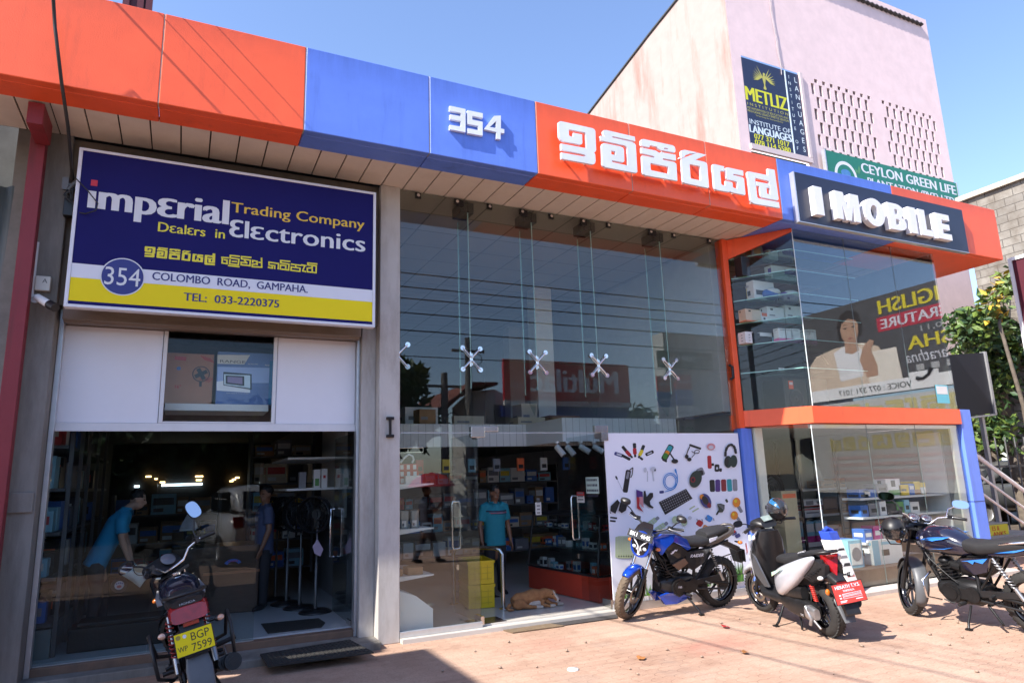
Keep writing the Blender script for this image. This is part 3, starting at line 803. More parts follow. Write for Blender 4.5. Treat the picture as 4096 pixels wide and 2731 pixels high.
# Sinhala name line: first word repeats the fascia letters
x0 = min(p[0] for w_ in WORD for p in w_[0]); x1 = max(p[0] for w_ in WORD for p in w_[0]); z0 = min(p[1] for w_ in WORD for p in w_[0]); z1 = max(p[1] for w_ in WORD for p in w_[0])
s_ = 3.136
def wp(u, v): q = P(550+u/s_, 950+v/s_, y=yg+.001); return (q.x, yg+.0008, q.z)
A0 = Vector(wp(85, 205)); A1 = Vector(wp(975, 270)); zt_ = wp(300, 125)[2]; zb_ = wp(890, 345)[2]
g.m(yb)
for w_ in WORD:
    g.shape([[(A0.x+(p[0]-x0)/(x1-x0)*(A1.x-A0.x), zb_+(p[1]-z0)/(z1-z0)*(zt_-zb_)) for p in lp] for lp in w_], (0, yg+.001, 0))
W23 = [[(1060,250),(1135,255)],[(1065,252),(1062,320),(1122,330),(1122,285),(1090,280)],[(1165,225),(1275,236)],[(1165,228),(1162,256),(1272,272),(1264,345),(1155,330),(1160,282)],[(1190,300),(1240,304)],[(1145,352),(1270,367)],
 [(1305,240),(1420,250)],[(1305,243),(1305,268),(1415,285),(1410,355),(1300,342),(1300,310),(1368,318)],[(1345,290),(1370,320)],[(1445,290),(1500,300),(1500,340)],[(1445,290),(1445,310)],[(1440,340),(1500,330)],[(1440,342),(1440,365),(1558,373),(1556,262)],[(1525,312),(1555,314)],
 [(1650,310),(1770,328),(1765,392)],[(1650,312),(1650,327)],[(1650,347),(1722,355),(1720,388)],[(1645,376),(1690,384),(1690,362)],[(1795,290),(1908,300)],[(1797,293),(1797,320),(1900,335),(1895,408),(1790,395),(1795,347),(1860,354),(1858,384)],
 [(1930,335),(2045,350)],[(1930,368),(1925,412),(2035,425),(2040,386),(1930,370)],[(1985,342),(1985,370)],[(2060,345),(2110,353)],[(2097,355),(2072,420),(2106,428)],[(2135,320),(2248,332)],[(2137,323),(2137,345),(2242,356),(2240,442),(2130,430),(2130,395)],[(2130,386),(2190,380)],[(2190,365),(2190,432)]]
for st in W23: g.stroke(st, .0145, yg, wp)
g.build('lettering', sign)

# ---- black I MOBILE sign board
mob = thing('shop_sign', 'black signboard with raised white block letters on the right end of the fascia', 'sign', (9.4, YF, 4.97))
q = [P(3174, 689, y=YF-.07), P(3843.6, 838.6, y=YF-.07), P(3877.6, 1009.7, y=YF-.07), P(3199.5, 886.5, y=YF-.07)]
bx0 = (q[0].x+q[3].x)/2; bx1 = (q[1].x+q[2].x)/2; bz0 = (q[2].z+q[3].z)/2; bz1 = (q[0].z+q[1].z)/2
f = MB(M('sign_black', (.018, .02, .045), .35, var=.15)); f.box(bx0, bx1, YF-.075, YF-.004, bz0, bz1); f.build('board', mob, bevel=.004)
f = MB(ALU); f.box(bx0-.02, bx0-.001, YF-.08, YF-.004, bz0-.012, bz1); f.box(bx0, bx1, YF-.08, YF-.004, bz0-.012, bz0-.001); f.build('edge_trim', mob)
g = MB(M('white_letter', (.80, .80, .83), .4, var=.04))
a = P(3283, 858, y=YF-.2); c = P(3822, 955, y=YF-.2)
lz0 = P(2600+1090/1.568, 1342/1.568, y=YF-.2).z; lz1 = P(2600+1070/1.568, 1165/1.568, y=YF-.2).z
lx0 = P(2600+1060/1.568, 1340/1.568, y=YF-.2).x; lx1 = P(2600+1915/1.568, 1490/1.568, y=YF-.2).x
GL = {'I': [[(0,0),(.34,0),(.34,1),(0,1)]], 'M': [[(0,0),(.27,0),(.27,.55),(.42,0),(.60,0),(.75,.55),(.75,0),(1.02,0),(1.02,1),(.66,1),(.51,.45),(.36,1),(0,1)]],
 'O': [[(.46+.46*math.cos(a), .5+.52*math.sin(a)) for a in [2*math.pi*i/28 for i in range(28)]], [(.46+.17*math.cos(-a), .5+.27*math.sin(-a)) for a in [2*math.pi*i/20 for i in range(20)]]],
 'B': [[(0,0),(.48,0),(.66,.05),(.77,.15),(.79,.28),(.74,.42),(.60,.51),(.71,.60),(.74,.74),(.68,.90),(.52,.98),(.42,1),(0,1)], [(.30,.20),(.30,.42),(.42,.42),(.49,.37),(.49,.26),(.42,.20)], [(.30,.60),(.30,.80),(.40,.80),(.46,.76),(.46,.65),(.40,.60)]],
 'L': [[(0,0),(.66,0),(.66,.24),(.30,.24),(.30,1),(0,1)]], 'E': [[(0,0),(.72,0),(.72,.23),(.30,.23),(.30,.39),(.66,.39),(.66,.61),(.30,.61),(.30,.77),(.71,.77),(.71,1),(0,1)]], ' ': []}
ADV = {'I': .50, 'M': 1.22, 'O': 1.10, 'B': .97, 'L': .83, 'E': .74, ' ': .36}
kx = (lx1-lx0)/sum(ADV[c] for c in 'I MOBILE'); cur = lx0
for ch in 'I MOBILE':
    if ch != ' ':
        g = MB(M('white_letter', (.80, .80, .83), .4, var=.04)); g.shape([[(a_*kx, b_*(lz1-lz0)) for a_, b_ in lp] for lp in GL[ch]], (cur, YF-.076, lz0), ext=.085); g.build('block_letter', mob)
    cur += ADV[ch]*kx

# ---- neighbour at the far left: red steel post, tarpaulin, dark shutter
post = MB(stained('red_steel', (.24, .024, .035), (.13, .02, .02), rough=.55)); post.box(-1.42, -1.30, -.20, -.08, 0, 4.94); post.box(-1.38, -1.26, -.62, -.205, 4.74, 4.94)
tag(post.build('steel_post', bevel=.006), 'faded red steel post beside the grey column at the far left', 'post')
tp = MB(M('tarpaulin', (.30, .32, .31), .7, var=.35, vs=2, stretch=(6, 1, .4), col2=(.12, .15, .15)))
rings = []
for k in range(2):
    rings.append([])
nx = 30
vv = []; ff = []
for j, z in enumerate((0.05, 1.5, 3.0, 4.5)):
    for i in range(nx):
        x = -3.4+1.85*i/(nx-1)
        vv.append((x, .32+.05*math.sin(i*1.9+j*.4)+.02*math.sin(i*.7), z))
for j in range(3):
    for i in range(nx-1): ff.append((j*nx+i, j*nx+i+1, (j+1)*nx+i+1, (j+1)*nx+i))
tp.add(vv, ff, True)
for k, (x, y, z) in enumerate([]): pass
o = tp.build('tarpaulin'); md = o.modifiers.new('thick', 'SOLIDIFY'); md.thickness = .004
tag(o, 'creased grey tarpaulin curtain left of the red steel post', 'tarpaulin')
nb = thing('neighbour_building', 'dark neighbouring shop behind the tarpaulin at the far left', 'building', (-5, 4, 0))
f = MB(M('neighbour_wall', (.16, .17, .18), .8, var=.3)); f.box(-9, -1.63, .7, 6, 0, 5.4); f.build('wall', nb)
f = MB(M('shade_slab', (.35, .34, .33), .8, var=.2)); f.box(-9, -4.15, -6.5, -1.88, 6.3, 6.42); f.box(-9, -4.52, -1.76, .6, 6.3, 6.42); f.build('shade_canopy', nb)  # unseen slabs, added and sized to cast the shadow on the forecourt
f = MB(M('shade_post', (.2, .2, .2), .6, var=.2))  # posts for the added shadow slabs, out of view
for x in (-8.5, -4.6):
    for y in (-6.2, -2.2): f.box(x-.06, x+.06, y-.06, y+.06, 0, 6.3)
f.build('shade_slab_post', nb)
# camera, junction box, conduit
cc = thing('security_camera', 'white bullet security camera with a black hood on the left column', 'camera', (-1.23, -.05, 3.3))
p = P(310/c1, 900+535/c1, y=-.16); 
f = MB(WHITE); f.tube([(-1.25, -.10, 3.325), (-1.14, -.20, 3.245)], [.034, .036], 12); f.build('body', cc)
f = MB(BLACK); f.tube([(-1.14, -.20, 3.246), (-1.085, -.25, 3.206)], [.041, .040], 12); f.build('hood', cc)
f = MB(ALU); f.tube([(-1.28, -.03, 3.33), (-1.27, -.08, 3.335), (-1.24, -.10, 3.32)], .014, 8); f.cyl((-1.28, -.026, 3.33), (0, 1, 0), .04, .012, 12); f.build('bracket', cc)
jb = MB(M('beige_box', (.62, .60, .54), .5, var=.1)); jb.box(-1.285, -1.17, -.075, -.022, 3.40, 3.535); jb.m(BLACK).text('A', (-1.232, -.076, 3.47), h=.04)
tag(jb.build('junction_box', bevel=.006), 'beige electrical junction box above the security camera', 'box')
cd = MB(WHITE); cd.box(-1.315, -1.293, -.044, -.022, 3.34, 3.86); tag(cd.build('conduit'), 'white plastic cable conduit on the left column', 'conduit')
cb = thing('cable_clamp', 'tangled cable clamp with a black box beside the navy sign', 'cable', (-1.1, -.12, 4.15))
f = MB(BLACK); f.box(-1.13, -1.05, -.10, -.02, 4.13, 4.30); f.build('box', cb, bevel=.004)
f = MB(M('bracket_grey', (.16, .16, .16), .5, metal=.4, var=.2)); f.box(-1.15, -1.03, -.14, -.022, 4.40, 4.43); f.box(-1.15, -1.10, -.15, -.13, 4.36, 4.48); f.tube([(-1.1, -.14, 4.36), (-1.04, -.14, 4.46)], .02, 8); f.build('clamp', cb)
f = MB(BLACK)
for k in range(5):
    rr = random.Random(k); f.tube([(-1.1+.02*k, -.13, 4.42), (-1.09+rr.uniform(-.05, .03), -.15, 4.3), (-1.06+rr.uniform(-.03, .05), -.14, 4.18+.03*k), (-1.03, -.16, 4.26), (-1.02+.02*k, -.2, 4.38)], .006, 6)
f.tube([(-1.03, -.32, 4.42), (-.92, -.35, 4.30), (-.83, -.34, 4.19), (-.84, -.34, 4.12), (-.92, -.33, 4.08), (-1.03, -.25, 4.12)], .006, 6)
f.build('cable', cb)
cbw = MB(BLACK); cbw.tube([P(352, -80, y=-1.3)+Vector((-.3, -6, .5)), P(358/c1, 0, y=-1.12), (-1.16, -1.10, 5.4), (-1.085, -1.03, 4.95), (-1.06, -.7, 4.72), (-1.07, -.16, 4.46)], .014, 6)
tag(cbw.build('service_cable'), 'black service cable hanging down past the orange fascia at the left', 'cable')
rp = MB(M('maroon_steel', (.11, .012, .02), .5, var=.2)); ra, rb_ = P(490, 20, y=0).x, P(605, 30, y=0).x
for x in (ra, (ra+rb_)/2, rb_-.05): rp.box(x, x+.06, -.02, .02, ZT, 7.6)
rp.box(ra+.04, rb_-.04, .025, .05, ZT, 7.6)
tag(rp.build('roof_billboard_frame'), 'dark maroon steel frame of a roof billboard above the orange fascia', 'billboard')

# ---- pink building
PY = 4.8
pink = thing('pink_building', 'tall pale pink building with stained side wall and rows of vent slots, behind the shop', 'building', (17, 9, 0))
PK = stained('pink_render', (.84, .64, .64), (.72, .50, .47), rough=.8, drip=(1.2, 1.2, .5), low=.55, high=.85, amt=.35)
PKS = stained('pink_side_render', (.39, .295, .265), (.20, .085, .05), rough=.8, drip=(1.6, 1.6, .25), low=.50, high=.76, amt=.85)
sx0, sx1, sz0, sz1 = 15.6, 21.45, 10.25, 12.66
X0, X1, ZP = 12.66, 21.75, 16.3
f = MB(PK)
rows = []
z = sz1
hts = [.17]+[.40]*6
zz = [sz1]
for h_ in hts: zz.append(zz[-1]-h_)
sz0 = zz[-1]
wx0, wx1, wz0, wz1 = 13.02, 15.17, 10.04, 12.64
def front(x0, x1, z0, z1): f.quad((x0, PY, z0), (x1, PY, z0), (x1, PY, z1), (x0, PY, z1))
front(X0, X1, sz1, ZP); front(X0, sx0, wz1, sz1) if wz1 < sz1 else None
front(X0, wx0, sz0, wz1); front(wx1, sx0, sz0, wz1)
front(wx0, wx1, 9.9, wz0)
front(X0, X1, 0, 8.0); front(X0, wx0, 8.0, sz0); front(wx1, X1, 8.0, sz0); front(sx1, X1, sz0, sz1)
front(wx0, wx1, 8.0, 9.2)
DP = .22
for r_, (zt, zb) in enumerate(zip(zz, zz[1:])):
    pitch = .325
    xs = []
    x = sx0+.06+(.0 if r_ % 2 else .16)
    while x < sx1-.2:
        if not (18.25 < x < 18.62): xs.append(x)
        x += pitch
    px = sx0
    zt2, zb2 = zt-.03, zb+.02
    front(sx0, sx1, zt2, zt); front(sx0, sx1, zb, zb2)
    for x in xs:
        f.m(PK); front(px, x, zb2, zt2); a = x+.125; f.m(M('slot_shade', (.70, .56, .57), .9, var=.5, vs=9))  # slot sides get a darker pink: recess shade put into the colour
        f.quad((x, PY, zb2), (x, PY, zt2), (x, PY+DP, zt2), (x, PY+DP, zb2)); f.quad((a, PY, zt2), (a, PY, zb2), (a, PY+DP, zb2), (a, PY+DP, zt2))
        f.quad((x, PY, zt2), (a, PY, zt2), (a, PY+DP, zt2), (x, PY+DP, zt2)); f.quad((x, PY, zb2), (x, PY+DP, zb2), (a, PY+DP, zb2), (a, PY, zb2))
        px = a
    f.m(PK); front(px, sx1, zb2, zt2)
f.quad((X1, PY, 0), (X1, 16, 0), (X1, 16, ZP), (X1, PY, ZP))
f.build('front_wall', pink)
f = MB(M('slot_dark', (.10, .08, .08), .8, var=.2)); f.box(sx0-.1, sx1+.1, PY+DP+.002, PY+DP+.05, sz0-.1, sz1+.1); f.build('slot_backing', pink)
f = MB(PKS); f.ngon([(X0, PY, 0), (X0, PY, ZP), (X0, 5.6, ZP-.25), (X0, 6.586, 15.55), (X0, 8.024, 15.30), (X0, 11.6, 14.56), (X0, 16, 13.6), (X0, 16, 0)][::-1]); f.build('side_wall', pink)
f = MB(M('roof_sheet', (.07, .06, .06), .6, var=.3))
x = X0+1.5
n_ = 0
vv = []; ff = []
while x < X1-.25:
    zo = .05*(n_ % 2); vv += [(x, PY-.10, 15.98+zo), (x, 6.4, 15.82+zo)]; n_ += 1; x += .11
for i in range(n_-1): ff.append((2*i, 2*i+2, 2*i+3, 2*i+1))
f.add(vv, ff)
o = f.build('roof', pink); md = o.modifiers.new('t', 'SOLIDIFY'); md.thickness = .04
f = MB(M('roof_edge', (.05, .05, .05), .7, var=.3)); 
f.prism([(X0-.05, 5.6, ZP-.25), (X0-.05, 6.586, 15.56), (X0-.05, 8.024, 15.31), (X0-.05, 11.6, 14.57), (X0-.05, 16, 13.61), (X0-.05, 16, 13.66), (X0-.05, 11.6, 14.62), (X0-.05, 8.024, 15.36), (X0-.05, 6.586, 15.61), (X0-.05, 5.6, ZP-.20)], (.3, 0, 0)); f.build('verge', pink)
f = MB(M('pink_trim', (.66, .54, .54), .7, var=.1)); f.box(wx0-.02, wx1+.1, PY-.06, PY+.02, wz0-.16, wz0-.01); f.box(wx1, wx1+.10, PY-.06, PY+.02, wz0, wz1); f.box(wx0-.02, wx1+.1, PY-.10, PY+.02, 9.2, 9.32); f.build('window_surround', pink)
f = MB(M('teal_glass', (.10, .26, .22), .15, var=.3)); f.box(wx0, wx1, PY+.10, PY+.13, 9.32, 9.9); f.build('window', pink)
f = MB(M('grey_cable', (.45, .40, .42), .7, var=.1))
for k in range(2):
    rr = random.Random(k+3); pts = []
    for i in range(12):
        t = i/11; pts.append((14.35+.12*t+rr.uniform(-.03, .03)+.05*k*math.sin(t*9), PY-.03, 16-t*3.6))
    f.tube(pts, .009, 5)
f.build('loose_cable', pink)

# eagle emblem and lettering of the language school sign
met = thing('window_sign', 'navy banner sign with a gold eagle emblem in the pink building window', 'sign', (13.7, PY-.02, wz0))
xm = 14.62
f = MB(M('banner_navy', (.022, .03, .075), .4, var=.15)); f.box(wx0+.005, xm-.02, PY-.012, PY+.03, wz0, wz1-.06); f.build('banner', met)
g = MB(M('banner_gold', (.52, .48, .10), .4, var=.1))
yy = PY-.0135; mx = 13.78
def fr(t, s): return (wx0+.0+(xm-.02-wx0)*t, wz0+(wz1-.06-wz0)*s)
for sgn in (-1, 1):
    for k in range(7):
        a0 = (mx+sgn*.05, 12.13-.015*k); L0 = .40-.035*k
        an = R(62-13*k); tipx = a0[0]+sgn*math.cos(an)*L0; tipz = a0[1]+math.sin(an)*L0*.95
        nxx, nzz = -math.sin(an)*.026*sgn, math.cos(an)*.026
        g.ngon([(a0[0]+sgn*.03*k-nxx, yy-.0004*k, a0[1]-nzz), (tipx+sgn*.03*k, yy-.0004*k, tipz), (a0[0]+sgn*.03*k+nxx, yy-.0004*k, a0[1]+nzz)] if sgn > 0 else [(a0[0]+sgn*.03*k+nxx, yy-.0004*k, a0[1]+nzz), (tipx+sgn*.03*k, yy-.0004*k, tipz), (a0[0]+sgn*.03*k-nxx, yy-.0004*k, a0[1]-nzz)])
g.shape([[(mx-.06, 12.10), (mx-.03, 12.22), (mx-.02, 12.28), (mx+.03, 12.30), (mx+.07, 12.25), (mx+.04, 12.23), (mx+.06, 12.10), (mx+.02, 11.92), (mx+.06, 11.80), (mx, 11.77), (mx-.06, 11.80), (mx-.02, 11.92)]], (0, yy-.004, 0))
g.m(M('banner_yellow', (.70, .68, .02), .4, var=.1)).text('METLIZ', (wx0+.02, yy, 11.32), w=1.53, h=.40, bold=.03)
g.m(M('banner_gold')).text('I N S T I T U T I O N', (wx0+.04, yy, 11.17), w=1.50, h=.085)
g.text('METAMORPHOSIS OF EDUCATION AND', (wx0+.02, yy, 11.06), w=1.50, h=.065); g.text('PROVOKING LEGACY IMPETUS ZENTUM', (wx0+.02, yy, 10.97), w=1.50, h=.065)
g.text('Surpassing the Extraordinary', (wx0+.30, yy, 10.89), w=1.0, h=.05)
g.m(M('banner_white', (.70, .80, .85), .4, var=.05)).text('INSTITUTE OF', (wx0+.05, yy, 10.63), w=1.50, h=.14); g.text('LANGUAGES', (wx0+.02, yy, 10.38), w=1.53, h=.22, bold=.04)
g.m(M('banner_yellow')).text('077 371 1017', (wx0+.16, yy, 10.215), w=1.28, h=.15, bold=.03); g.text('078 114 5580', (wx0+.16, yy, 10.045), w=1.30, h=.15, bold=.03)
g.build('lettering', met)
met2 = thing('window_sign', 'narrow navy banner with two vertical lines of letters, right of the eagle banner', 'sign', (14.9, PY-.02, wz0))
f = MB(M('banner_navy')); f.box(xm+.03, wx1-.01, PY-.012, PY+.03, wz0, wz1-.06); f.build('banner', met2)
f = MB(M('banner_white')); f.box(xm-.018, xm+.026, PY-.02, PY+.03, wz0, wz1-.05); f.build('post', met2)
g = MB(M('banner_white'))
for k, ch in enumerate('INSTITUTE OF'):
    if ch != ' ': g.text(ch, (14.77, yy, 12.37-.198*k), h=.10, align='C')
for k, ch in enumerate('LANGUAGES'):
    g.text(ch, (15.03, yy, 12.30-.265*k), h=.16, align='C')
g.build('lettering', met2)
grn = thing('green_sign', 'green signboard with white letters and round emblem half hidden by the fascia top', 'sign', (18.5, PY-.2, 9.0))
f = MB(M('sign_green', (.015, .19, .12), .4, var=.1)); f.box(15.62, 21.5, PY-.2, PY-.12, 8.9, 10.28); f.build('board', grn)
f = MB(ALU); f.box(15.58, 15.62, PY-.21, PY-.1, 8.9, 10.3); f.build('edge_trim', grn); f = MB(ALU); f.box(21.5, 21.54, PY-.21, PY-.1, 8.9, 10.3); f.build('edge_trim', grn)
g = MB(WHV); g.text('CEYLON GREEN LIFE', (17.05, PY-.203, 9.86), w=4.35, h=.30, bold=.035); g.text('PLANTATION (PVT) LTD', (17.25, PY-.203, 9.46), w=4.0, h=.28, bold=.03)
g.disc((16.35, PY-.203, 9.60), .46, n=32); g.m(M('sign_green')).disc((16.35, PY-.205, 9.60), .36, n=32); g.m(M('emblem_blue', (.08, .25, .55), .4, var=.3)).disc((16.35, PY-.207, 9.70), .2, n=24, ry=.12)
g.m(M('leaf_green', (.10, .32, .14), .5, var=.3)).shape([[(16.85, 9.85), (16.95, 10.05), (17.0, 9.9), (16.9, 9.75)]], (0, PY-.204, 0)); g.shape([[(16.80, 9.72), (16.75, 9.95), (16.86, 9.85)]], (0, PY-.2045, 0))
g.build('lettering', grn)

# ---- grey brick building at the right
bk = bpy.data.materials.new('block_wall'); bk.use_nodes = True
nt = bk.node_tree; L = nt.links.new; tcn = nt.nodes.new('ShaderNodeTexCoord'); sep = nt.nodes.new('ShaderNodeSeparateXYZ'); cmb = nt.nodes.new('ShaderNodeCombineXYZ')
L(tcn.outputs['Object'], sep.inputs[0]); ad = nt.nodes.new('ShaderNodeMath'); L(sep.outputs[0], ad.inputs[0]); L(sep.outputs[1], ad.inputs[1]); L(ad.outputs[0], cmb.inputs[0]); L(sep.outputs[2], cmb.inputs[1])
br = nt.nodes.new('ShaderNodeTexBrick'); br.inputs['Scale'].default_value = 1; br.inputs['Brick Width'].default_value = .42; br.inputs['Row Height'].default_value = .20; br.inputs['Mortar Size'].default_value = .012
br.inputs['Color1'].default_value = (.27, .25, .22, 1); br.inputs['Color2'].default_value = (.20, .185, .165, 1); br.inputs['Mortar'].default_value = (.11, .10, .09, 1); br.inputs['Mortar Smooth'].default_value = .5
L(cmb.outputs[0], br.inputs['Vector']); n1 = nt.nodes.new('ShaderNodeTexNoise'); n1.inputs['Scale'].default_value = 1.6; n1.inputs['Detail'].default_value = 9; n1.inputs['Roughness'].default_value = .7; L(tcn.outputs['Object'], n1.inputs['Vector'])
rp_ = nt.nodes.new('ShaderNodeValToRGB'); rp_.color_ramp.elements[0].position = .38; rp_.color_ramp.elements[1].position = .66; L(n1.outputs[0], rp_.inputs[0])
mx_ = nt.nodes.new('ShaderNodeMixRGB'); L(rp_.outputs[0], mx_.inputs[0]); L(br.outputs[0], mx_.inputs[1]); mx_.inputs[2].default_value = (.115, .095, .075, 1); L(mx_.outputs[0], nt.nodes['Principled BSDF'].inputs['Base Color'])
nt.nodes['Principled BSDF'].inputs['Roughness'].default_value = .95
bp_ = nt.nodes.new('ShaderNodeBump'); bp_.inputs['Strength'].default_value = .6; bp_.inputs['Distance'].default_value = .02; L(br.outputs['Fac'], bp_.inputs['Height']); bp_.invert = True; L(bp_.outputs[0], nt.nodes['Principled BSDF'].inputs['Normal'])
bb = thing('block_building', 'weathered grey block-wall building at the right edge', 'building', (22, 1, 0))
f = MB(bk); f.box(18, 26, -2.5, 2.6, 2.4, 8.30); f.box(18, 26, -2.5, 2.6, 0, 2.38); f.build('wall', bb)
f = MB(stained('wall_cap', (.50, .44, .36), (.2, .17, .13))); f.box(17.9, 26.1, -2.6, 2.72, 8.31, 8.44); f.build('coping', bb)
f = MB(DARK); f.box(17.97, 17.998, -.3, .25, 6.9, 7.2); f.build('vent', bb)

# ================================================================== STREET, RIGHT SIDE
def leafmat(name, col, col2):
    m = M(name, col, .5, col2=col2, vs=2.5)
    return m
LG1 = leafmat('leaf_dark', (.042, .095, .026), (.018, .045, .014))
LG2 = leafmat('leaf_bright', (.16, .22, .035), (.05, .10, .02))
LG3 = leafmat('leaf_yellow', (.55, .36, .03), (.35, .22, .03))
BARK = M('bark', (.16, .13, .10), .9, var=.5, vs=8, bump=.6, bs=30)
def tree(name, label, limbs, clusters, size, mats, seed, group=None):
    """limbs: list of (points, radii); clusters: (x, y, z, rx, ry, rz, n)"""
    rr = random.Random(seed)
    base = limbs[0][0][0]
    t = thing(name, label, 'tree', base, group=group)
    b = MB(BARK)
    for pts, rad in limbs: b.tube(pts, rad, 8)
    b.build('trunk', t)
    c = MB(mats[0][0])
    for (x, y, z, rx, ry, rz, n) in clusters:
        for _ in range(n):
            d = Vector((rr.gauss(0, 1), rr.gauss(0, 1), rr.gauss(0, 1))).normalized()*(rr.random()**.45)
            p = Vector((x+d.x*rx, y+d.y*ry, z+d.z*rz))
            q = rr.random(); acc = 0
            for mt, pr_ in mats:
                acc += pr_
                if q <= acc: c.m(mt); break
            s = size*rr.uniform(.6, 1.3)
            a = Vector((rr.gauss(0, 1), rr.gauss(0, 1), rr.gauss(0, .7)-.2)).normalized()
            w, _u = perp(a); w = (w*math.cos(q*9)+_u*math.sin(q*9))
            nn = a.cross(w)
            c.add([p, p+a*s*.4+w*s*.26+nn*s*.05, p+a*s, p+a*s*.4-w*s*.26+nn*s*.05], [(0, 1, 2), (0, 2, 3)])
    c.build('crown', t)
    return t
tree('street_tree', 'dark broad-leaved tree beside the display box with a yellowing branch reaching left', [([(17.6, 2.2, 0), (17.7, 2.3, 1.6), (18.0, 2.4, 3.0), (18.4, 2.5, 4.6)], [.16, .13, .10, .04]), ([(17.9, 2.35, 2.6), (17.4, 2.1, 3.9), (17.2, 2.0, 5.4)], [.08, .05, .02]), ([(17.3, 2.0, 4.6), (17.0, 1.9, 5.3), (17.6, 1.8, 6.0)], [.04, .03, .012]), ([(18, 2.4, 3.1), (19.2, 2.5, 4.4), (20, 2.6, 5.2)], [.08, .05, .02])],
     [(17.6, 2.3, 4.4, .9, .8, .75, 1400), (18.6, 2.5, 4.5, 1.0, .8, .8, 1500), (19.7, 2.6, 4.9, .9, .8, .8, 1300), (18.2, 2.4, 3.6, 1.3, .7, .6, 500), (19.3, 2.6, 4.0, 1.0, .8, .7, 600), (20.2, 2.6, 5.6, .5, .5, .5, 260), (17.1, 2.1, 3.6, .5, .5, .6, 300), (16.2, 1.9, 4.6, .75, .5, .55, 500), (17.0, 2.1, 4.9, .7, .5, .5, 450), (16.9, 2.1, 2.4, .6, .5, .7, 300), (19.0, 2.6, 3.2, 1.0, .7, .6, 500)], .20, [(LG1, .52), (LG2, .48)], 3)
tree('young_tree', 'thin branch tree with green and orange-yellow leaves in front of the block wall', [([(16.3, 1.2, 0), (16.35, 1.2, 2.8), (16.0, 1.2, 4.6), (16.4, 1.2, 5.3), (17.2, 1.1, 5.7)], [.05, .045, .035, .025, .012])],
     [(16.5, 1.2, 5.45, .42, .3, .22, 60), (16.9, 1.2, 5.75, .45, .3, .25, 80), (17.4, 1.1, 5.7, .4, .3, .2, 60), (15.95, 1.2, 5.0, .35, .25, .4, 90), (17.9, 1.1, 5.2, .5, .3, .35, 90)], .24, [(LG2, .60), (LG3, .22), (LG1, .18)], 5)
tree('sunlit_tree', 'bright yellow-green tree low behind the railings at the right edge', [([(20.4, 4.2, 0), (20.3, 4.2, 2.2), (20.6, 4.3, 3.6)], [.12, .09, .05]), ([(20.3, 4.2, 2.0), (21.4, 4.3, 3.2)], [.06, .03])],
     [(20.2, 4.2, 3.2, 1.2, .8, 1.0, 900), (21.6, 4.3, 3.4, 1.2, .8, 1.1, 900), (20.8, 4.1, 2.3, 1.2, .7, .5, 400), (22.4, 4.3, 2.8, 1.0, .8, .8, 500), (22.6, 4.0, 4.6, 1.2, .8, 1.1, 700), (21.0, 4.2, 4.4, .9, .7, .7, 350)], .22, [(LG2, .72), (LG1, .28)], 9)
# dark signboard behind the display box
t = thing('signboard', 'blank black signboard in an aluminium frame behind the display box', 'sign', (13.9, 1.0, 0))
f = MB(M('black_board', (.006, .007, .016), .5, var=.2))
f.prism([(12.6, 1.02, 2.40), (14.86, 1.0, 2.60), (14.86, 1.0, 3.85), (12.6, 1.02, 3.65)], (0, .06, 0)); f.build('board', t)
f = MB(ALU); f.box(14.865, 14.93, .97, 1.08, 2.57, 3.87); f.prism([(12.6, .98, 2.36), (14.93, .98, 2.555), (14.93, .98, 2.59), (12.6, .98, 2.395)], (0, .1, 0)); f.build('frame', t)
f = MB(ALU); f.box(13.2, 13.28, 1.09, 1.16, 0, 3.6); f.box(14.6, 14.68, 1.09, 1.16, 0, 3.7); f.build('post', t)
t = thing('signboard', 'maroon road signboard in a white frame, cut by the right edge', 'sign', (13.02, -1.0, 0))
f = MB(M('maroon_board', (.085, .010, .022), .5, var=.2)); f.box(13.0, 13.05, -1.30, -.76, 3.05, 5.08); f.build('board', t)
f = MB(WHITE); f.box(12.98, 13.07, -1.36, -.70, 5.082, 5.14); f.box(12.98, 13.07, -.755, -.70, 2.99, 5.08); f.box(12.98, 13.07, -1.36, -1.305, 2.99, 5.08); f.box(12.98, 13.07, -1.305, -.76, 2.99, 3.045); f.build('frame', t)
f = MB(ALU); f.box(13.08, 13.16, -1.1, -1.0, 0, 5.0); f.build('post', t)
# stair rail
rl = thing('handrail', 'white three-bar handrail sloping down beside the blue post', 'railing', (12.2, -.4, 0))
def railz(x, z0): return z0-(x-11.66)*.52
for z0, r_ in ((1.72, .035), (1.40, .022), (1.11, .022)):
    f = MB(M('rail_white', (.72, .70, .70), .35, var=.1)); f.tube([(11.3, -.4, railz(11.3, z0)), (14.0, -.4, railz(14.0, z0))], r_, 8); f.build('rail', rl)
for x in (11.32, 13.6):
    f = MB(M('rail_white')); f.tube([(x, -.4, 0), (x, -.4, max(railz(x, 1.72), .1))], .03, 8); f.build('post', rl)
fn = thing('bar_fence', 'grey fence of upright steel bars behind the handrail', 'fence', (15.5, 1.6, 0))
f = MB(M('fence_steel', (.20, .20, .20), .5, metal=.5, var=.3)); f.box(12.4, 19, 1.58, 1.62, 1.50, 1.55); f.box(12.4, 19, 1.58, 1.62, .12, .17); f.build('rail', fn)
x = 12.5
while x < 18.9:
    f = MB(M('fence_steel')); f.tube([(x, 1.555, 0), (x, 1.555, 2.15)], .016, 6); f.build('bar', fn); x += .36
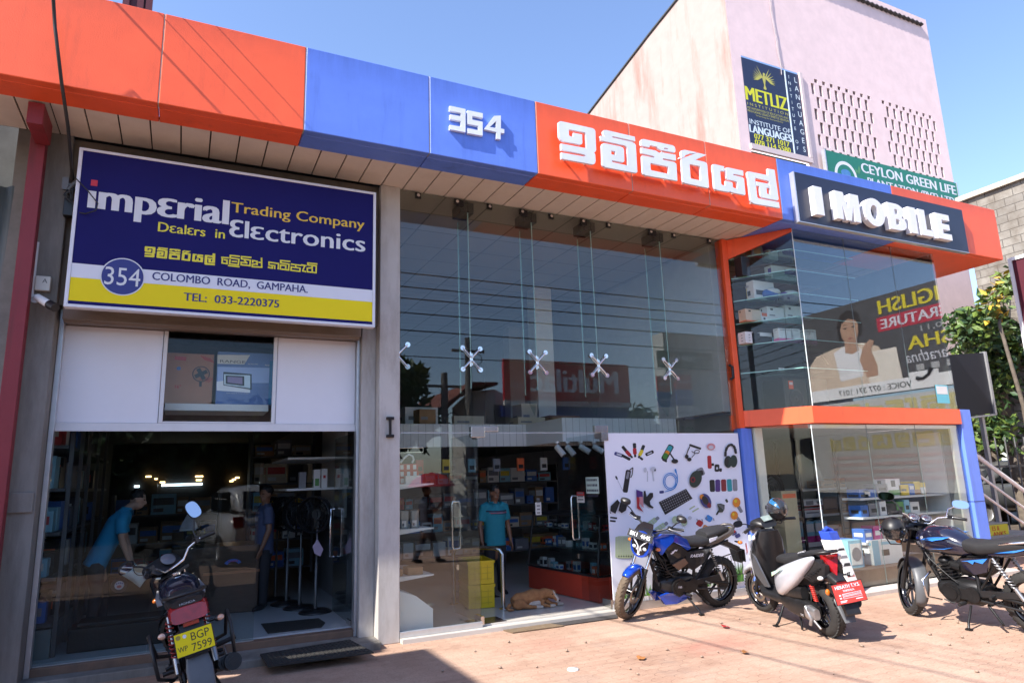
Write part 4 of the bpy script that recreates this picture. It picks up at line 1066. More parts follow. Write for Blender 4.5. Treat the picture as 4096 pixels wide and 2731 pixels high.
# kiosk boards
q = [P(3600+810/2.24, 1600+1120/2.24, y=1.0), P(3600+960/2.24, 1600+1120/2.24, y=1.0), P(3600+970/2.24, 1600+1215/2.24, y=1.0)]
t = thing('kiosk_sign', 'yellow sign board with red ES & ANKS lettering behind the blue post', 'sign', (q[1].x-.3, 1.0, q[2].z))
f = MB(M('kiosk_yellow', (.80, .68, .04), .45, var=.06)); f.box(q[0].x-.25, q[1].x, .99, 1.02, q[2].z, q[0].z); f.build('board', t)
g = MB(M('kiosk_red', (.60, .03, .02), .45, var=.06)); g.text('ES &', (q[0].x+.02, .988, q[0].z-.105), w=.23, h=.085, bold=.02); g.text('ANKS', (q[0].x+.02, .988, q[2].z+.02), w=.42, h=.085, bold=.02); g.build('lettering', t)
a = P(3600+835/2.24, 1600+1250/2.24, y=.9); c = P(3600+1110/2.24, 1600+1240/2.24, y=.9); d = P(3600+835/2.24, 1600+1325/2.24, y=.9)
t = thing('kiosk_sign', 'red sign board with yellow MOBILE PHONES lettering under the yellow sign', 'sign', (a.x+.4, .9, d.z))
f = MB(M('kiosk_redboard', (.42, .02, .02), .45, var=.1)); f.box(a.x-.5, c.x+.35, .90, .93, d.z-.02, a.z-.01); f.build('board', t)
g = MB(M('kiosk_yellow')); g.text('MOBILE PHONES', (a.x-.18, .898, d.z+.03), w=c.x-a.x+.40, h=.115, bold=.02, shear=.15); g.build('lettering', t)
t = thing('kiosk', 'grey kiosk counter carrying the red sign board', 'counter', (a.x+.5, 1.2, 0))
f = MB(M('kiosk_grey', (.22, .21, .20), .6, var=.2)); f.box(a.x-.6, c.x+.6, .95, 1.5, 0, a.z+.0); f.build('body', t, bevel=.01)
f = MB(M('kiosk_top', (.40, .38, .36), .5, var=.2)); f.box(a.x-.65, c.x+.65, .88, 1.53, a.z+.005, a.z+.06); f.build('top', t, bevel=.008)
f = MB(M('kiosk_top')); f.box(q[0].x-.4, q[1].x+.1, 1.03, 1.4, q[0].z-.0, q[0].z+.03); f.box(q[0].x-.2, q[0].x-.12, 1.1, 1.2, a.z+.06, q[0].z); f.box(q[1].x-.1, q[1].x-.02, 1.1, 1.2, a.z+.06, q[0].z); f.build('rack', t)

def car(name, label, loc, rotz, paint, group=None):
    """small SUV, nose towards +x"""
    t = thing(name, label, 'car', loc, rotz, group)
    f = MB(paint)
    L_, W = 4.1, .86
    f.loft([(-2.05, 0, .62, .70, .22), (-1.98, 0, .68, .80, .36), (-1.2, 0, .70, W, .42), (0, 0, .70, W, .42), (1.2, 0, .68, W, .40), (1.8, 0, .62, .82, .32), (2.05, 0, .55, .70, .2)], 20, 4)
    f.loft([(-1.95, 0, 1.1, .62, .04), (-1.7, 0, 1.32, .68, .28), (-1.2, 0, 1.36, .70, .30), (-.1, 0, 1.37, .70, .30), (.5, 0, 1.25, .68, .2), (1.0, 0, 1.06, .64, .03)], 18, 3.4)
    f.build('body', t, world=False)
    g = MB(M('car_glass', (.02, .025, .03), .06, var=.1, spec=.8))
    for s in (-1, 1):
        g.add([(-1.5, s*.712, 1.14), (.62, s*.712, 1.12), (.25, s*.69, 1.5), (-1.35, s*.69, 1.52)], [(0, 1, 2, 3)])
    g.add([(-1.99, -.56, 1.16), (-1.99, .56, 1.16), (-1.74, .52, 1.52), (-1.74, -.52, 1.52)], [(0, 1, 2, 3)])
    g.add([(1.0, -.58, 1.12), (1.0, .58, 1.12), (.42, .55, 1.49), (.42, -.55, 1.49)], [(0, 1, 2, 3)])
    g.build('windows', t, world=False)
    for x in (-1.25, 1.28):
        for s in (-1, 1):
            w = MB(RUBBER); w.lathe([(.20, -.1), (.31, -.1), (.335, -.06), (.335, .06), (.31, .1), (.20, .1)], (x, s*.76, .335), (0, 1, 0), 20, closed=True); wo = w.build('wheel', t, world=False)
            r = MB(ALU); r.lathe([(.0, .07), (.06, .09), (.19, .06), (.2, .08)], (x, s*.76, .335), (0, s, 0), 12); r.build('rim', wo, world=False)
    for s in (-1, 1):
        l = MB(M('tail_lens', (.35, .02, .02), .2, var=.2)); l.box(-2.07, -1.98, s*.66-.09, s*.66+.09, .82, 1.02); l.build('tail_light', t, world=False)
        l = MB(M('lamp_lens', (.6, .62, .64), .1, var=.1)); l.ell((1.93, s*.6, .72), (.1, .15, .09)); l.build('headlight', t, world=False)
    p_ = MB(YEL); p_.box(-2.10, -2.06, -.2, .2, .62, .74); p_.build('number_plate', t, world=False)
    return t
car('parked_car', 'grey car parked behind the bar fence at the right', (20.2, 4.4, 0), R(172), M('car_grey', (.16, .17, .18), .25, metal=.4, coat=1, var=.1))
car('parked_car', 'white car standing on the road, seen only as a reflection in the left shop glass', (1.4, -9.6, 0), R(-100), M('car_white', (.75, .76, .78), .25, coat=1, var=.05))

# ================================================================== ACROSS THE ROAD (seen in the glass)
def txr(g, body, x, y, z, w, h, **k):      # lettering that faces the shop (+y)
    return g.text(body, (x, y, z), right=(-1, 0, 0), w=w, h=h, **k)
rb = thing('paint_shop', 'low paint shop across the road under a red hoarding, seen in the tall glass', 'building', (12.6, -15, 0))
f = MB(M('shop_shade', (.22, .22, .24), .8, var=.3)); f.box(9.9, 15.6, -19, -14.6, 0, 4.2); f.build('wall', rb)
f = MB(M('blue_band', (.03, .06, .35), .5, var=.1)); f.box(10, 15.3, -14.58, -14.3, 3.75, 4.1); f.build('band', rb)
for x in (10.6, 12.4, 14.2):
    f = MB(DARK); f.box(x-.6, x+.6, -14.6, -14.52, .2, 2.8); f.build('door', rb)
hb = thing('hoarding', 'wide red hoarding with white lettering over the paint shop across the road', 'sign', (12.6, -14.1, 4.3))
f = MB(M('hoarding_red', (.50, .02, .03), .45, var=.1)); f.box(10, 15.3, -14.2, -14.05, 4.30, 5.75); f.build('board', hb)
g = MB(WHV); txr(g, 'Multilac', 14.75, -14.048, 4.62, 3.7, .85, bold=.03); g.m(M('hoarding_strip', (.6, .6, .62), .5)).box(10, 15.3, -14.2, -14.06, 4.12, 4.295); g.m(M('hoarding_red')); txr(g, 'BINTHARU PAINT HOUSE', 14.9, -14.055, 4.16, 3.0, .10)
g.m(WHV); txr(g, 'KIDS', 10.75, -14.048, 4.75, .5, .16)
g.build('lettering', hb)
hs = thing('white_house', 'white gabled house across the road beside the red hoarding', 'building', (8.9, -16, 0))
f = MB(M('house_white', (.78, .76, .72), .8, var=.1)); f.prism([(8.75, -15.9, 0), (9.95, -14.75, 0), (9.95, -14.75, 4.75), (9.25, -15.42, 4.75), (8.75, -15.9, 4.2)], (3, -4, 0)); f.build('wall', hs)
f = MB(M('house_roof', (.20, .06, .04), .8, var=.3)); f.prism([(8.0, -14.6, 3.95), (9.05, -14.6, 4.85), (10.0, -14.6, 4.9), (10.0, -14.6, 5.0), (9.0, -14.6, 4.97), (7.95, -14.6, 4.05)], (0, -5.6, 0)); f.build('roof', hs)
pc = M('pole_concrete', (.16, .15, .15), .9, var=.2)
for k, (x, y, h_, lab) in enumerate(((8.64, -14, 6.4, 'taller concrete utility pole with a coil of cable across the road'), (7.87, -14.3, 5.2, 'shorter concrete utility pole across the road'))):
    t = thing('utility_pole', lab, 'pole', (x, y, 0)); f = MB(pc); f.tube([(x, y, 0), (x, y, h_)], [.16, .11], 10); f.build('post', t)
    f = MB(BLACK); f.tube([(x+.25+.22*math.cos(a), y+.1, h_-.75-.8*k+.2*math.sin(a)) for a in [i*.5 for i in range(20)]], .015, 5); f.build('cable_coil', t)
    f = MB(M('cross_arm', (.2, .18, .17), .8)); f.box(x-.6, x+.6, y-.05, y+.05, h_-.5, h_-.42); f.build('cross_arm', t)
wz = [8.5, 8.02, 7.62, 7.12, 6.52]
for k, z in enumerate(wz):
    f = MB(BLACK); pts = []
    for i in range(13):
        s = i/12; pts.append((-30+80*s, -14, z+.5*(2*s-1)**2+.12*math.sin(k)*(s-.5)))
    f.tube(pts, .022, 5); o = f.build('power_line'); tag(o, 'black power line strung along the far side of the road', 'cable', 'power lines along the road')
for k, (x, z) in enumerate(((-1.16, 6.22), (-.82, 6.22), (-.70, 6.30), (-.50, 6.38))):
    f = MB(BLACK); f.tube([(x, -.9, z), (x-.4, -5, z+.8), (x-1.5, -14, 8.4)], .013 if k == 0 else .006, 5)
    o = f.build('service_wire'); tag(o, 'black service wire running from the roof out to the far side of the road', 'cable', 'service wires over the forecourt')
tree('far_palm', 'dark palm across the road', [([(6.2, -15, 0), (6.4, -15, 2.5), (6.5, -15, 4.6)], [.16, .13, .10])], [(6.5, -15, 4.9, .9, .8, .7, 700), (7.0, -15.2, 3.6, .9, .7, .8, 600), (5.8, -15.5, 3.2, 1.0, .8, 1.2, 700)], .45, [(LG1, .9), (LG2, .1)], 12)
tree('far_tree', 'low dark tree between the paint shop and the bank block across the road', [([(16.1, -14.6, 0), (16.1, -14.6, 3.0)], [.15, .08])], [(16.1, -14.6, 3.3, .75, .7, 1.0, 900), (15.9, -14.4, 2.2, .7, .6, .7, 400)], .3, [(LG1, .7), (LG2, .25), (LG3, .05)], 13)
tree('far_tree', 'wide dark tree crown far behind the palm across the road', [([(2, -18, 0), (2, -18, 2.4)], [.2, .1])], [(2, -18, 3.4, 2.4, 1, 1.3, 1500), (4.2, -18, 3.0, 1.4, 1, 1.2, 900), (-1.2, -18, 3.0, 1.8, 1, 1.2, 900)], .5, [(LG1, .9), (LG2, .1)], 14)
bl = thing('bank_block', 'tall pale block with stacked paint brand panels across the road', 'building', (20, -17, 0))
f = MB(M('block_pale', (.50, .50, .50), .8, var=.15)); f.box(17.2, 26, -14.9, -14.2, 0, 7.2); f.build('wall', bl)
f = MB(DARK); f.box(16.8, 19.5, -14.18, -14.0, 5.75, 6.4); f.build('sign_band', bl)
g = MB(WHV); txr(g, 'SURAN', 18.6, -13.99, 6.0, 1.3, .25); txr(g, "PEOPLE'S", 19.2, -14.19, 4.3, 1.0, .2); txr(g, 'INSURANCE', 19.2, -14.19, 4.0, 1.0, .16); g.build('lettering', bl)
for k, (x0, x1, dz) in enumerate(((16.5, 17.25, 0), (17.4, 18.2, .1))):
    z = 5.35+dz
    t = thing('brand_panel', ['stack of coloured paint brand panels nearest the trees across the road', 'second stack of coloured paint brand panels on the pale block'][k], 'sign', ((x0+x1)/2, -13.9, 2.9))
    for body, col, tc_ in (('Multilac', (.55, .02, .03), WHV), ('Dulux', (.02, .06, .40), WHV), ('Nippolac', (.72, .72, .75), NAVY), ('JAT', (.72, .74, .72), M('jat_green', (.02, .35, .12), .5))):
        f = MB(M('panel_'+body.lower(), col, .5, var=.05)); f.box(x0, x1, -13.95, -13.9, z-.60, z); f.m(tc_); txr(f, body, x1-.05, -13.898, z-.36, x1-x0-.1, .14, bold=.02); f.build('panel', t); z -= .615
# navy shopfront opposite the left shop
nv = thing('navy_shop', 'dark navy shopfront across the road, mirrored in the left shop glass', 'building', (1.5, -19, 0))
f = MB(M('navy_front', (.018, .02, .06), .5, var=.2)); f.box(-3.5, 5.5, -24, -19, 0, 4.6); f.build('wall', nv)
f = MB(M('navy_sign', (.02, .02, .10), .4, var=.1)); f.box(-3.4, 5.4, -18.98, -18.8, 3.0, 4.5); f.build('sign_band', nv)
g = MB(M('steel_letter', (.35, .36, .42), .4, var=.05)); txr(g, 'PA', 3.6, -18.79, 3.4, .85, .55); txr(g, 'CO', 2.35, -18.79, 3.4, .95, .45); g.m(M('gold_letter', (.5, .3, .05), .4)); txr(g, '<', 2.72, -18.785, 3.3, .3, .6); g.build('lettering', nv)
f = MB(DARK); f.box(-3.0, 5.0, -18.99, -18.9, .2, 2.9); f.build('shutter', nv)
fb = thing('far_terrace', 'low terrace of shops across the road between the navy shop and the white house', 'building', (-12, -22, 0))
f = MB(M('terrace_wall', (.20, .18, .17), .8, var=.3)); f.box(-40, -4, -26, -18, 0, 4.0); f.build('wall', fb)
fc = thing('far_wall', 'long boundary wall across the road at the right', 'wall', (34, -16, 0))
f = MB(M('far_wall', (.30, .26, .22), .8, var=.3)); f.box(27, 60, -20, -16, 0, 3.2); f.build('wall', fc)

# billboard standing across the pavement, its face towards the left
bx = 15.0
bbd = thing('billboard', 'roadside billboard with a seated woman and literature class lettering, mirrored in the display box', 'billboard', (bx+.1, -4.9, 0))
f = MB(M('billboard_grey', (.085, .08, .085), .5, var=.2)); f.box(bx, bx+.12, -7.05, -2.5, 3.30, 5.66); f.build('board', bbd)
f = MB(ALU); f.box(bx+.13, bx+.25, -6.6, -6.4, 0, 5.6); f.box(bx+.13, bx+.25, -3.2, -3.0, 0, 5.6); f.build('post', bbd)
g = MB()
def bp_(y, z, d=0): return (bx-.002-d, y, z)
def bshape(mt, pts, d): g.m(mt); g.shape([[(-a, c) for a, c in pts]], (bx-.002-d, 0, 0), right=(0, -1, 0), up=(0, 0, 1))
skin = M('print_skin', (.52, .31, .21), .5, var=.1); jack = M('print_jacket', (.78, .62, .48), .5, var=.12, vs=4); hairm = M('print_hair', (.03, .02, .018), .5); shirt = M('print_shirt', (.88, .87, .88), .5, var=.05)
bshape(hairm, [(-5.95, 4.75), (-5.98, 5.15), (-5.85, 5.42), (-5.6, 5.52), (-5.35, 5.42), (-5.25, 5.1), (-5.3, 4.8)], .001)
bshape(jack, [(-7.0, 3.6), (-6.95, 4.25), (-6.7, 4.5), (-6.1, 4.62), (-5.3, 4.62), (-4.9, 4.45), (-4.7, 4.1), (-4.55, 3.6)], .002)
bshape(shirt, [(-6.05, 3.75), (-6.15, 4.5), (-5.85, 4.62), (-5.5, 4.62), (-5.35, 4.45), (-5.4, 3.8)], .003)
bshape(skin, [(-5.82, 4.45), (-5.8, 4.75), (-5.45, 4.75), (-5.42, 4.45), (-5.62, 4.38)], .004)
bshape(skin, [(-5.88, 5.05), (-5.86, 4.85), (-5.75, 4.68), (-5.62, 4.62), (-5.48, 4.7), (-5.38, 4.88), (-5.36, 5.1), (-5.42, 5.28), (-5.6, 5.36), (-5.8, 5.28)], .005)
bshape(hairm, [(-5.9, 5.0), (-5.88, 5.3), (-5.6, 5.44), (-5.36, 5.3), (-5.33, 5.05), (-5.42, 5.22), (-5.62, 5.3), (-5.82, 5.2)], .006)
for ey in (-5.73, -5.50):
    bshape(hairm, [(ey-.06, 5.06), (ey, 5.085), (ey+.06, 5.06), (ey, 5.035)], .0065); bshape(hairm, [(ey-.08, 5.13), (ey, 5.16), (ey+.08, 5.13), (ey, 5.145)], .0066)
bshape(M('print_lip', (.30, .08, .07), .5), [(-5.70, 4.79), (-5.62, 4.815), (-5.54, 4.79), (-5.62, 4.76)], .0065)
bshape(skin, [(-5.3, 3.75), (-5.45, 4.2), (-5.3, 4.5), (-5.1, 4.66), (-4.98, 4.6), (-5.1, 4.4), (-4.98, 4.0), (-5.0, 3.75)], .007)
bshape(M('print_cream', (.85, .78, .68), .5), [(-5.25, 3.6), (-5.25, 4.35), (-4.45, 4.35), (-4.4, 3.6)], .0065)
g.m(M('print_white', (.88, .88, .88), .5)).box(bx-.012, bx-.003, -7.05, -2.5, 3.31, 3.60)
rv = dict(right=(0, -1, 0))
def btx(mt, body, y, z, w, h, d=.009, **k): g.m(mt).text(body, bp_(y, z, d), right=(0, -1, 0), w=w, h=h, **k)
btx(M('print_black', (.03, .03, .035), .5), 'VOICE : 077 371 1017', -4.2, 3.38, 1.95, .14, d=.014, bold=.01)
g.m(M('print_white')).box(bx-.0125, bx-.003, -4.25, -3.55, 3.602, 3.70)
g.m(M('print_black')); g.tube([bp_(-3.7, 3.74, .02), bp_(-3.78, 3.60, .02), bp_(-3.92, 3.53, .02), bp_(-4.06, 3.55, .02)], [.05, .03, .03, .05], 6)
btx(M('print_yellow', (.75, .62, .02), .5), 'ENGLISH', -2.75, 5.20, 2.0, .34, bold=.03)
g.m(M('print_redbar', (.50, .02, .05), .5)).box(bx-.006, bx-.003, -4.85, -2.55, 4.78, 5.13)
btx(WHV, 'LITERATURE', -2.65, 4.84, 2.1, .23, bold=.025)
btx(M('print_grey', (.45, .45, .45), .5), '9,10,11', -2.9, 4.58, .9, .14)
btx(M('print_yellow'), 'ESHA', -2.9, 4.22, 1.25, .30, bold=.03)
btx(WHV, 'Gunarathna', -2.75, 3.92, 1.5, .26, shear=.25)
btx(M('print_grey'), 'METLIZ', -6.7, 5.0, .5, .12)
for k, y in enumerate((-3.25, -3.6, -3.95)): g.m(M('print_grey')).box(bx-.006, bx-.003, y-.09, y+.09, 3.72, 3.86)
g.build('print', bbd)
lb = thing('billboard', 'pale lower board with outlined yellow Sinhala letters under the woman billboard', 'billboard', (bx+.1, -4.9, 1.0))
f = MB(M('lower_board', (.62, .62, .60), .5, var=.08)); f.box(bx, bx+.1, -7.1, -2.5, 1.0, 3.22); f.build('board', lb)
g = MB(M('letter_cream', (.62, .55, .25), .5, var=.05))
for (y0, z_, sc) in ((-2.9, 2.62, .52), (-3.0, 2.02, .34)):
    y = y0
    for i in ((0, 1, 6, 7, 1, 5) if sc > .5 else (7, 1, 3, 0, 6, 5, 1, 7)):
        w_ = WORD[i]; xs = [p[0] for p in w_[0]]; zs = [p[1] for p in w_[0]]; k = sc/(max(zs)-min(zs))
        g.shape([[((p[0]-min(xs))*k, (p[1]-min(zs))*k) for p in lp] for lp in w_], (bx-.004, y, z_), right=(0, -1, 0))
        y -= (max(xs)-min(xs))*k+.07
        if y < -6.9: break
for k in range(4): g.m(M('line_pink', (.62, .48, .45), .5)).box(bx-.006, bx-.003, -6.6, -3.0, 1.80-.17*k, 1.88-.17*k)
g.build('lettering', lb)

# ================================================================== GOODS, PEOPLE, SMALL THINGS
# ---- product poster
pst = thing('product_poster', 'white poster printed with gadgets, bulbs and fuses on the lower tall glass', 'poster', (5.85, -.015, .1))
f = MB(M('poster_white', (.84, .85, .94), .3, var=.05, vs=1)); f.box(4.738, XR-.012, -.012, -.001, .10, 2.122); f.build('sheet', pst)
def pp(u, v): return P(2400+u/2.24, 1700+v/2.24, y=-.014)
g = MB(); dep = [0]
def ink(n, c): return M('ink_'+n, c, .35, var=.15, vs=12)
IK = dict(k=ink('black', (.018, .018, .02)), r=ink('red', (.45, .02, .03)), y=ink('yellow', (.75, .6, .03)), b=ink('blue', (.03, .25, .65)), n=ink('navy', (.04, .05, .2)), g=ink('grey', (.25, .25, .28)), l=ink('light', (.58, .60, .66)), t=ink('teal', (.02, .32, .36)), p=ink('purple', (.08, .03, .2)), m=ink('maroon', (.25, .02, .03)), a=ink('amber', (.75, .25, .02)), o=ink('olive', (.50, .58, .36)), e=ink('green', (.05, .22, .03)), f=ink('lime', (.15, .38, .05)), i=ink('pink', (.65, .28, .30)), d=ink('deepgreen', (.025, .045, .035)))
def ipoly(c, pts):
    dep[0] += 1; y = -.0128-.00006*dep[0]
    g.m(IK[c]); q = [pp(*a) for a in pts]; q = [(p.x, p.z) for p in q]
    ar = sum(q[i-1][0]*q[i][1]-q[i][0]*q[i-1][1] for i in range(len(q)))
    if ar < 0: q = q[::-1]
    g.ngon([(x, y, z) for x, z in q])
def ibar(c, u0, v0, u1, v1, w):
    L_ = math.hypot(u1-u0, v1-v0); nx, ny = -(v1-v0)/L_*w/2, (u1-u0)/L_*w/2; k = min(w*.22, L_*.2, 9); dx, dy = (u1-u0)/L_*k, (v1-v0)/L_*k
    ipoly(c, [(u0+nx*.6, v0+ny*.6), (u0+dx+nx, v0+dy+ny), (u1-dx+nx, v1-dy+ny), (u1+nx*.6, v1+ny*.6), (u1-nx*.6, v1-ny*.6), (u1-dx-nx, v1-dy-ny), (u0+dx-nx, v0+dy-ny), (u0-nx*.6, v0-ny*.6)])
def iell(c, u, v, ru, rv_, rot=0, n=20): ipoly(c, [(u+ru*math.cos(a)*math.cos(rot)-rv_*math.sin(a)*math.sin(rot), v+ru*math.cos(a)*math.sin(rot)+rv_*math.sin(a)*math.cos(rot)) for a in [2*math.pi*i/n for i in range(n)]])
def iline(c, pts, w):
    for (a, b_), (c_, d_) in zip(pts, pts[1:]): ibar(c, a, b_, c_, d_, w)
for t_ in [('n',130,250,205,275,32),('l',150,256,200,272,14),('k',195,268,272,308,26),('k',200,188,242,240,27),('r',234,230,275,276,31),('k',270,270,292,292,18),('k',308,160,311,208,30),('r',310,205,314,262,33),('k',314,262,316,286,20),('k',394,178,374,228,28),('y',380,222,352,275,31),('k',354,272,345,294,18),('k',408,266,480,234,30),('l',425,260,465,243,10),('k',358,288,384,310,20),
  ('k',642,178,568,312,54),('t',636,186,606,240,40),('a',612,230,592,264,38),('e',598,252,574,300,40),('k',625,250,672,318,13),('k',560,305,600,325,20),
  ('k',800,175,905,212,20),('k',985,352,1022,352,24),('r',978,272,984,388,36),('k',1048,350,1048,416,44),('l',1040,385,1058,385,20),('k',1082,385,1080,416,22),
  ('k',256,400,224,602,46),('g',256,415,242,480,22),('l',148,470,205,590,6),('k',140,455,155,485,14),
  ('l',425,410,425,505,9),('l',468,405,480,500,14),('n',532,600,572,596,24),
  ('g',885,385,915,452,66),('k',898,405,908,448,44),
  ('k',1003,488,1008,596,46),('p',1054,486,1056,596,44),('m',1106,484,1110,592,46),('t',1156,482,1164,592,44),('g',1206,482,1212,588,42),
  ('o',800,752,850,722,12),('o',826,776,884,742,12),('o',418,905,505,838,46),('g',500,845,526,822,30),('o',490,945,582,885,42),('g',580,892,604,868,30),
  ('r',868,862,916,892,52),('b',950,818,1000,850,50),('a',922,908,972,932,48),('y',1056,915,1198,940,46),('n',1178,976,1222,954,34),('n',1212,1000,1254,978,34),
  ('o',216,992,216,1190,158),('k',90,824,152,832,15),('k',88,854,140,860,15),('g',1236,722,1270,780,30),('g',1222,818,1252,858,26),('d',1126,662,1142,690,20),('k',1066,762,1042,802,15)]: ibar(*t_)
ipoly('k', [(525,688),(770,568),(828,655),(582,802)])
for k in range(5):
    for j in range(13):
        u = 545+j*17.6+k*9.5; v = 690-j*8.6+k*20; ibar('g', u, v, u+10, v-5, 9)
for k in range(9):
    for j in range(7): ibar('l', 150+j*22, 1005+k*18, 160+j*22, 1005+k*18, 4)
for k in range(6): iell('k', 165+k*22, 1172, 5, 8)
for (u, v) in ((440,885),(458,870),(478,858),(512,925),(532,912),(552,898)): ibar('l', u-10, v-12, u+10, v+12, 5)
iline('k', [(800,190),(778,240),(770,270)], 9); iline('k', [(815,232),(845,252),(880,250),(886,228),(862,220),(842,232),(845,258),(815,290)], 6)
iell('k', 772, 280, 17, 19); iell('k', 796, 306, 19, 17); iell('i', 990, 192, 38, 30); iell('l', 990, 198, 22, 16)
iline('k', [(1118,280),(1120,235),(1135,195),(1160,172),(1188,180),(1206,210),(1213,255)], 22); iell('d', 1143, 328, 35, 54); iell('d', 1192, 322, 33, 56); iell('k', 1130, 325, 18, 44)
iell('k', 665, 322, 30, 20); iline('k', [(262,400),(290,378),(284,440),(270,470)], 8); iell('l', 400, 400, 14, 22); iell('l', 472, 394, 26, 22); iell('k', 488, 402, 7, 10)
for r_ in (62, 50): iline('b', [(625+r_*math.cos(a), 503+r_*1.22*math.sin(a)) for a in [i*.4 for i in range(17)]], 7)
iline('b', [(670,398),(686,450),(688,510),(660,565)], 8); ibar('b', 668, 392, 676, 425, 16); iline('b', [(572,596),(600,590),(640,578)], 6)
iell('d', 850, 482, 54, 78, .3); iell('m', 826, 488, 22, 26); iell('k', 826, 488, 12, 15)
ipoly('p', [(318,575),(375,595),(380,690),(322,660)]); ipoly('r', [(322,640),(350,650),(345,720),(385,778),(325,742)]); ipoly('i', [(345,640),(378,640),(384,740),(350,700)])
ipoly('k', [(385,590),(400,585),(412,640),(440,605),(468,605),(470,640),(440,680),(445,710),(475,735),(465,745),(430,730),(385,690)])
ipoly('k', [(150,664),(172,690),(132,792),(86,766),(90,722)]); ipoly('k', [(208,660),(246,686),(226,762),(188,786),(160,762),(176,690)]); ibar('k', 230, 662, 240, 680, 6); ibar('k', 84, 775, 90, 790, 6)
iell('n', 940, 676, 46, 68, -.45); iell('a', 905, 640, 20, 22); iell('m', 970, 715, 18, 26, -.4); iell('k', 935, 672, 26, 42, -.45)
ipoly('d', [(1042,705),(1075,700),(1110,712),(1108,750),(1092,778),(1060,780),(1052,740)]); 
for k in range(4): ibar('g', 1048+k*12, 712+k*10, 1100+k*2, 722+k*12, 4)
iell('a', 1216, 690, 34, 43); iell('y', 1208, 678, 12, 16); iell('a', 1196, 806, 33, 38); iell('y', 1188, 796, 10, 13); iell('o', 666, 846, 28, 34); iell('o', 748, 866, 28, 34); iell('l', 715, 808, 18, 16); iell('l', 798, 828, 18, 16)
for (u, v) in ((860,835),(905,838),(945,815),(1008,830),(930,900),(985,905)): ibar('g', u, v, u+6, v+24, 8)
rr = random.Random(2)
for k in range(260):
    u = rr.choice((rr.uniform(1165, 1275), rr.uniform(130, 480), rr.uniform(400, 1275))); base = 1568-(u-140)*.155; h_ = rr.uniform(30, 120)
    if u > 1150: h_ *= 1.5
    base = min(base, 1560-(u-140)*.135)
    ipoly(rr.choice('eef'), [(u-5, base), (u+5, base), (u+rr.uniform(-22, 22), base-h_)])
g.build('print', pst)

# ---- boxed goods ------------------------------------------------------
def goods(name, label, cat, x0, x1, y0, y1, z0, z1, mt, group=None, prints=(), rot=0.0):
    """a carton with printed patches on its front (-y) and left side; prints: (material, u0, u1, v0, v1)"""
    b = MB(mt)
    b.box(x0, x1, y0, y1, z0, z1)
    for pm, u0, u1, v0, v1 in prints:
        b.m(pm); X = x1-x0; Z = z1-z0
        b.quad((x0+X*u0, y0-.0012, z0+Z*v0), (x0+X*u1, y0-.0012, z0+Z*v0), (x0+X*u1, y0-.0012, z0+Z*v1), (x0+X*u0, y0-.0012, z0+Z*v1))
        Y = y1-y0
        b.quad((x0-.0012, y1-Y*u0, z0+Z*v0), (x0-.0012, y1-Y*u1, z0+Z*v0), (x0-.0012, y1-Y*u1, z0+Z*v1), (x0-.0012, y1-Y*u0, z0+Z*v1))
    o = b.build(name, bevel=.003, seg=1)
    if rot: o.rotation_euler.z = rot
    return tag(o, label, cat, group)
pk = dict(w=M('carton_white', (.72, .71, .69), .5, var=.08), k=M('carton_black', (.02, .02, .025), .4, var=.3), c=CARD, r=M('carton_red', (.50, .03, .03), .45, var=.1), o=M('carton_orange', (.70, .13, .04), .45, var=.1), p=M('carton_pink', (.70, .12, .32), .45, var=.1), b=M('carton_blue', (.04, .14, .45), .45, var=.15), y=M('carton_yellow', (.72, .50, .03), .45, var=.12), u=M('carton_purple', (.14, .06, .35), .4, var=.2), g=M('carton_green', (.10, .30, .08), .45, var=.2), e=M('carton_cream', (.62, .52, .38), .5, var=.1), t=M('carton_sky', (.25, .50, .62), .45, var=.1), n=M('carton_grey', (.22, .22, .24), .5, var=.2), m=M('carton_magenta', (.45, .02, .22), .45, var=.1))
SHZ = [2.43+.012, 2.971, 3.371, 3.691, 4.031, 4.371, 4.671]
def up(u, v, y): return P(2900+u/2.09, 950+v/2.09, y=y)
UG = 'boxed goods on the glass shelves of the upper display'
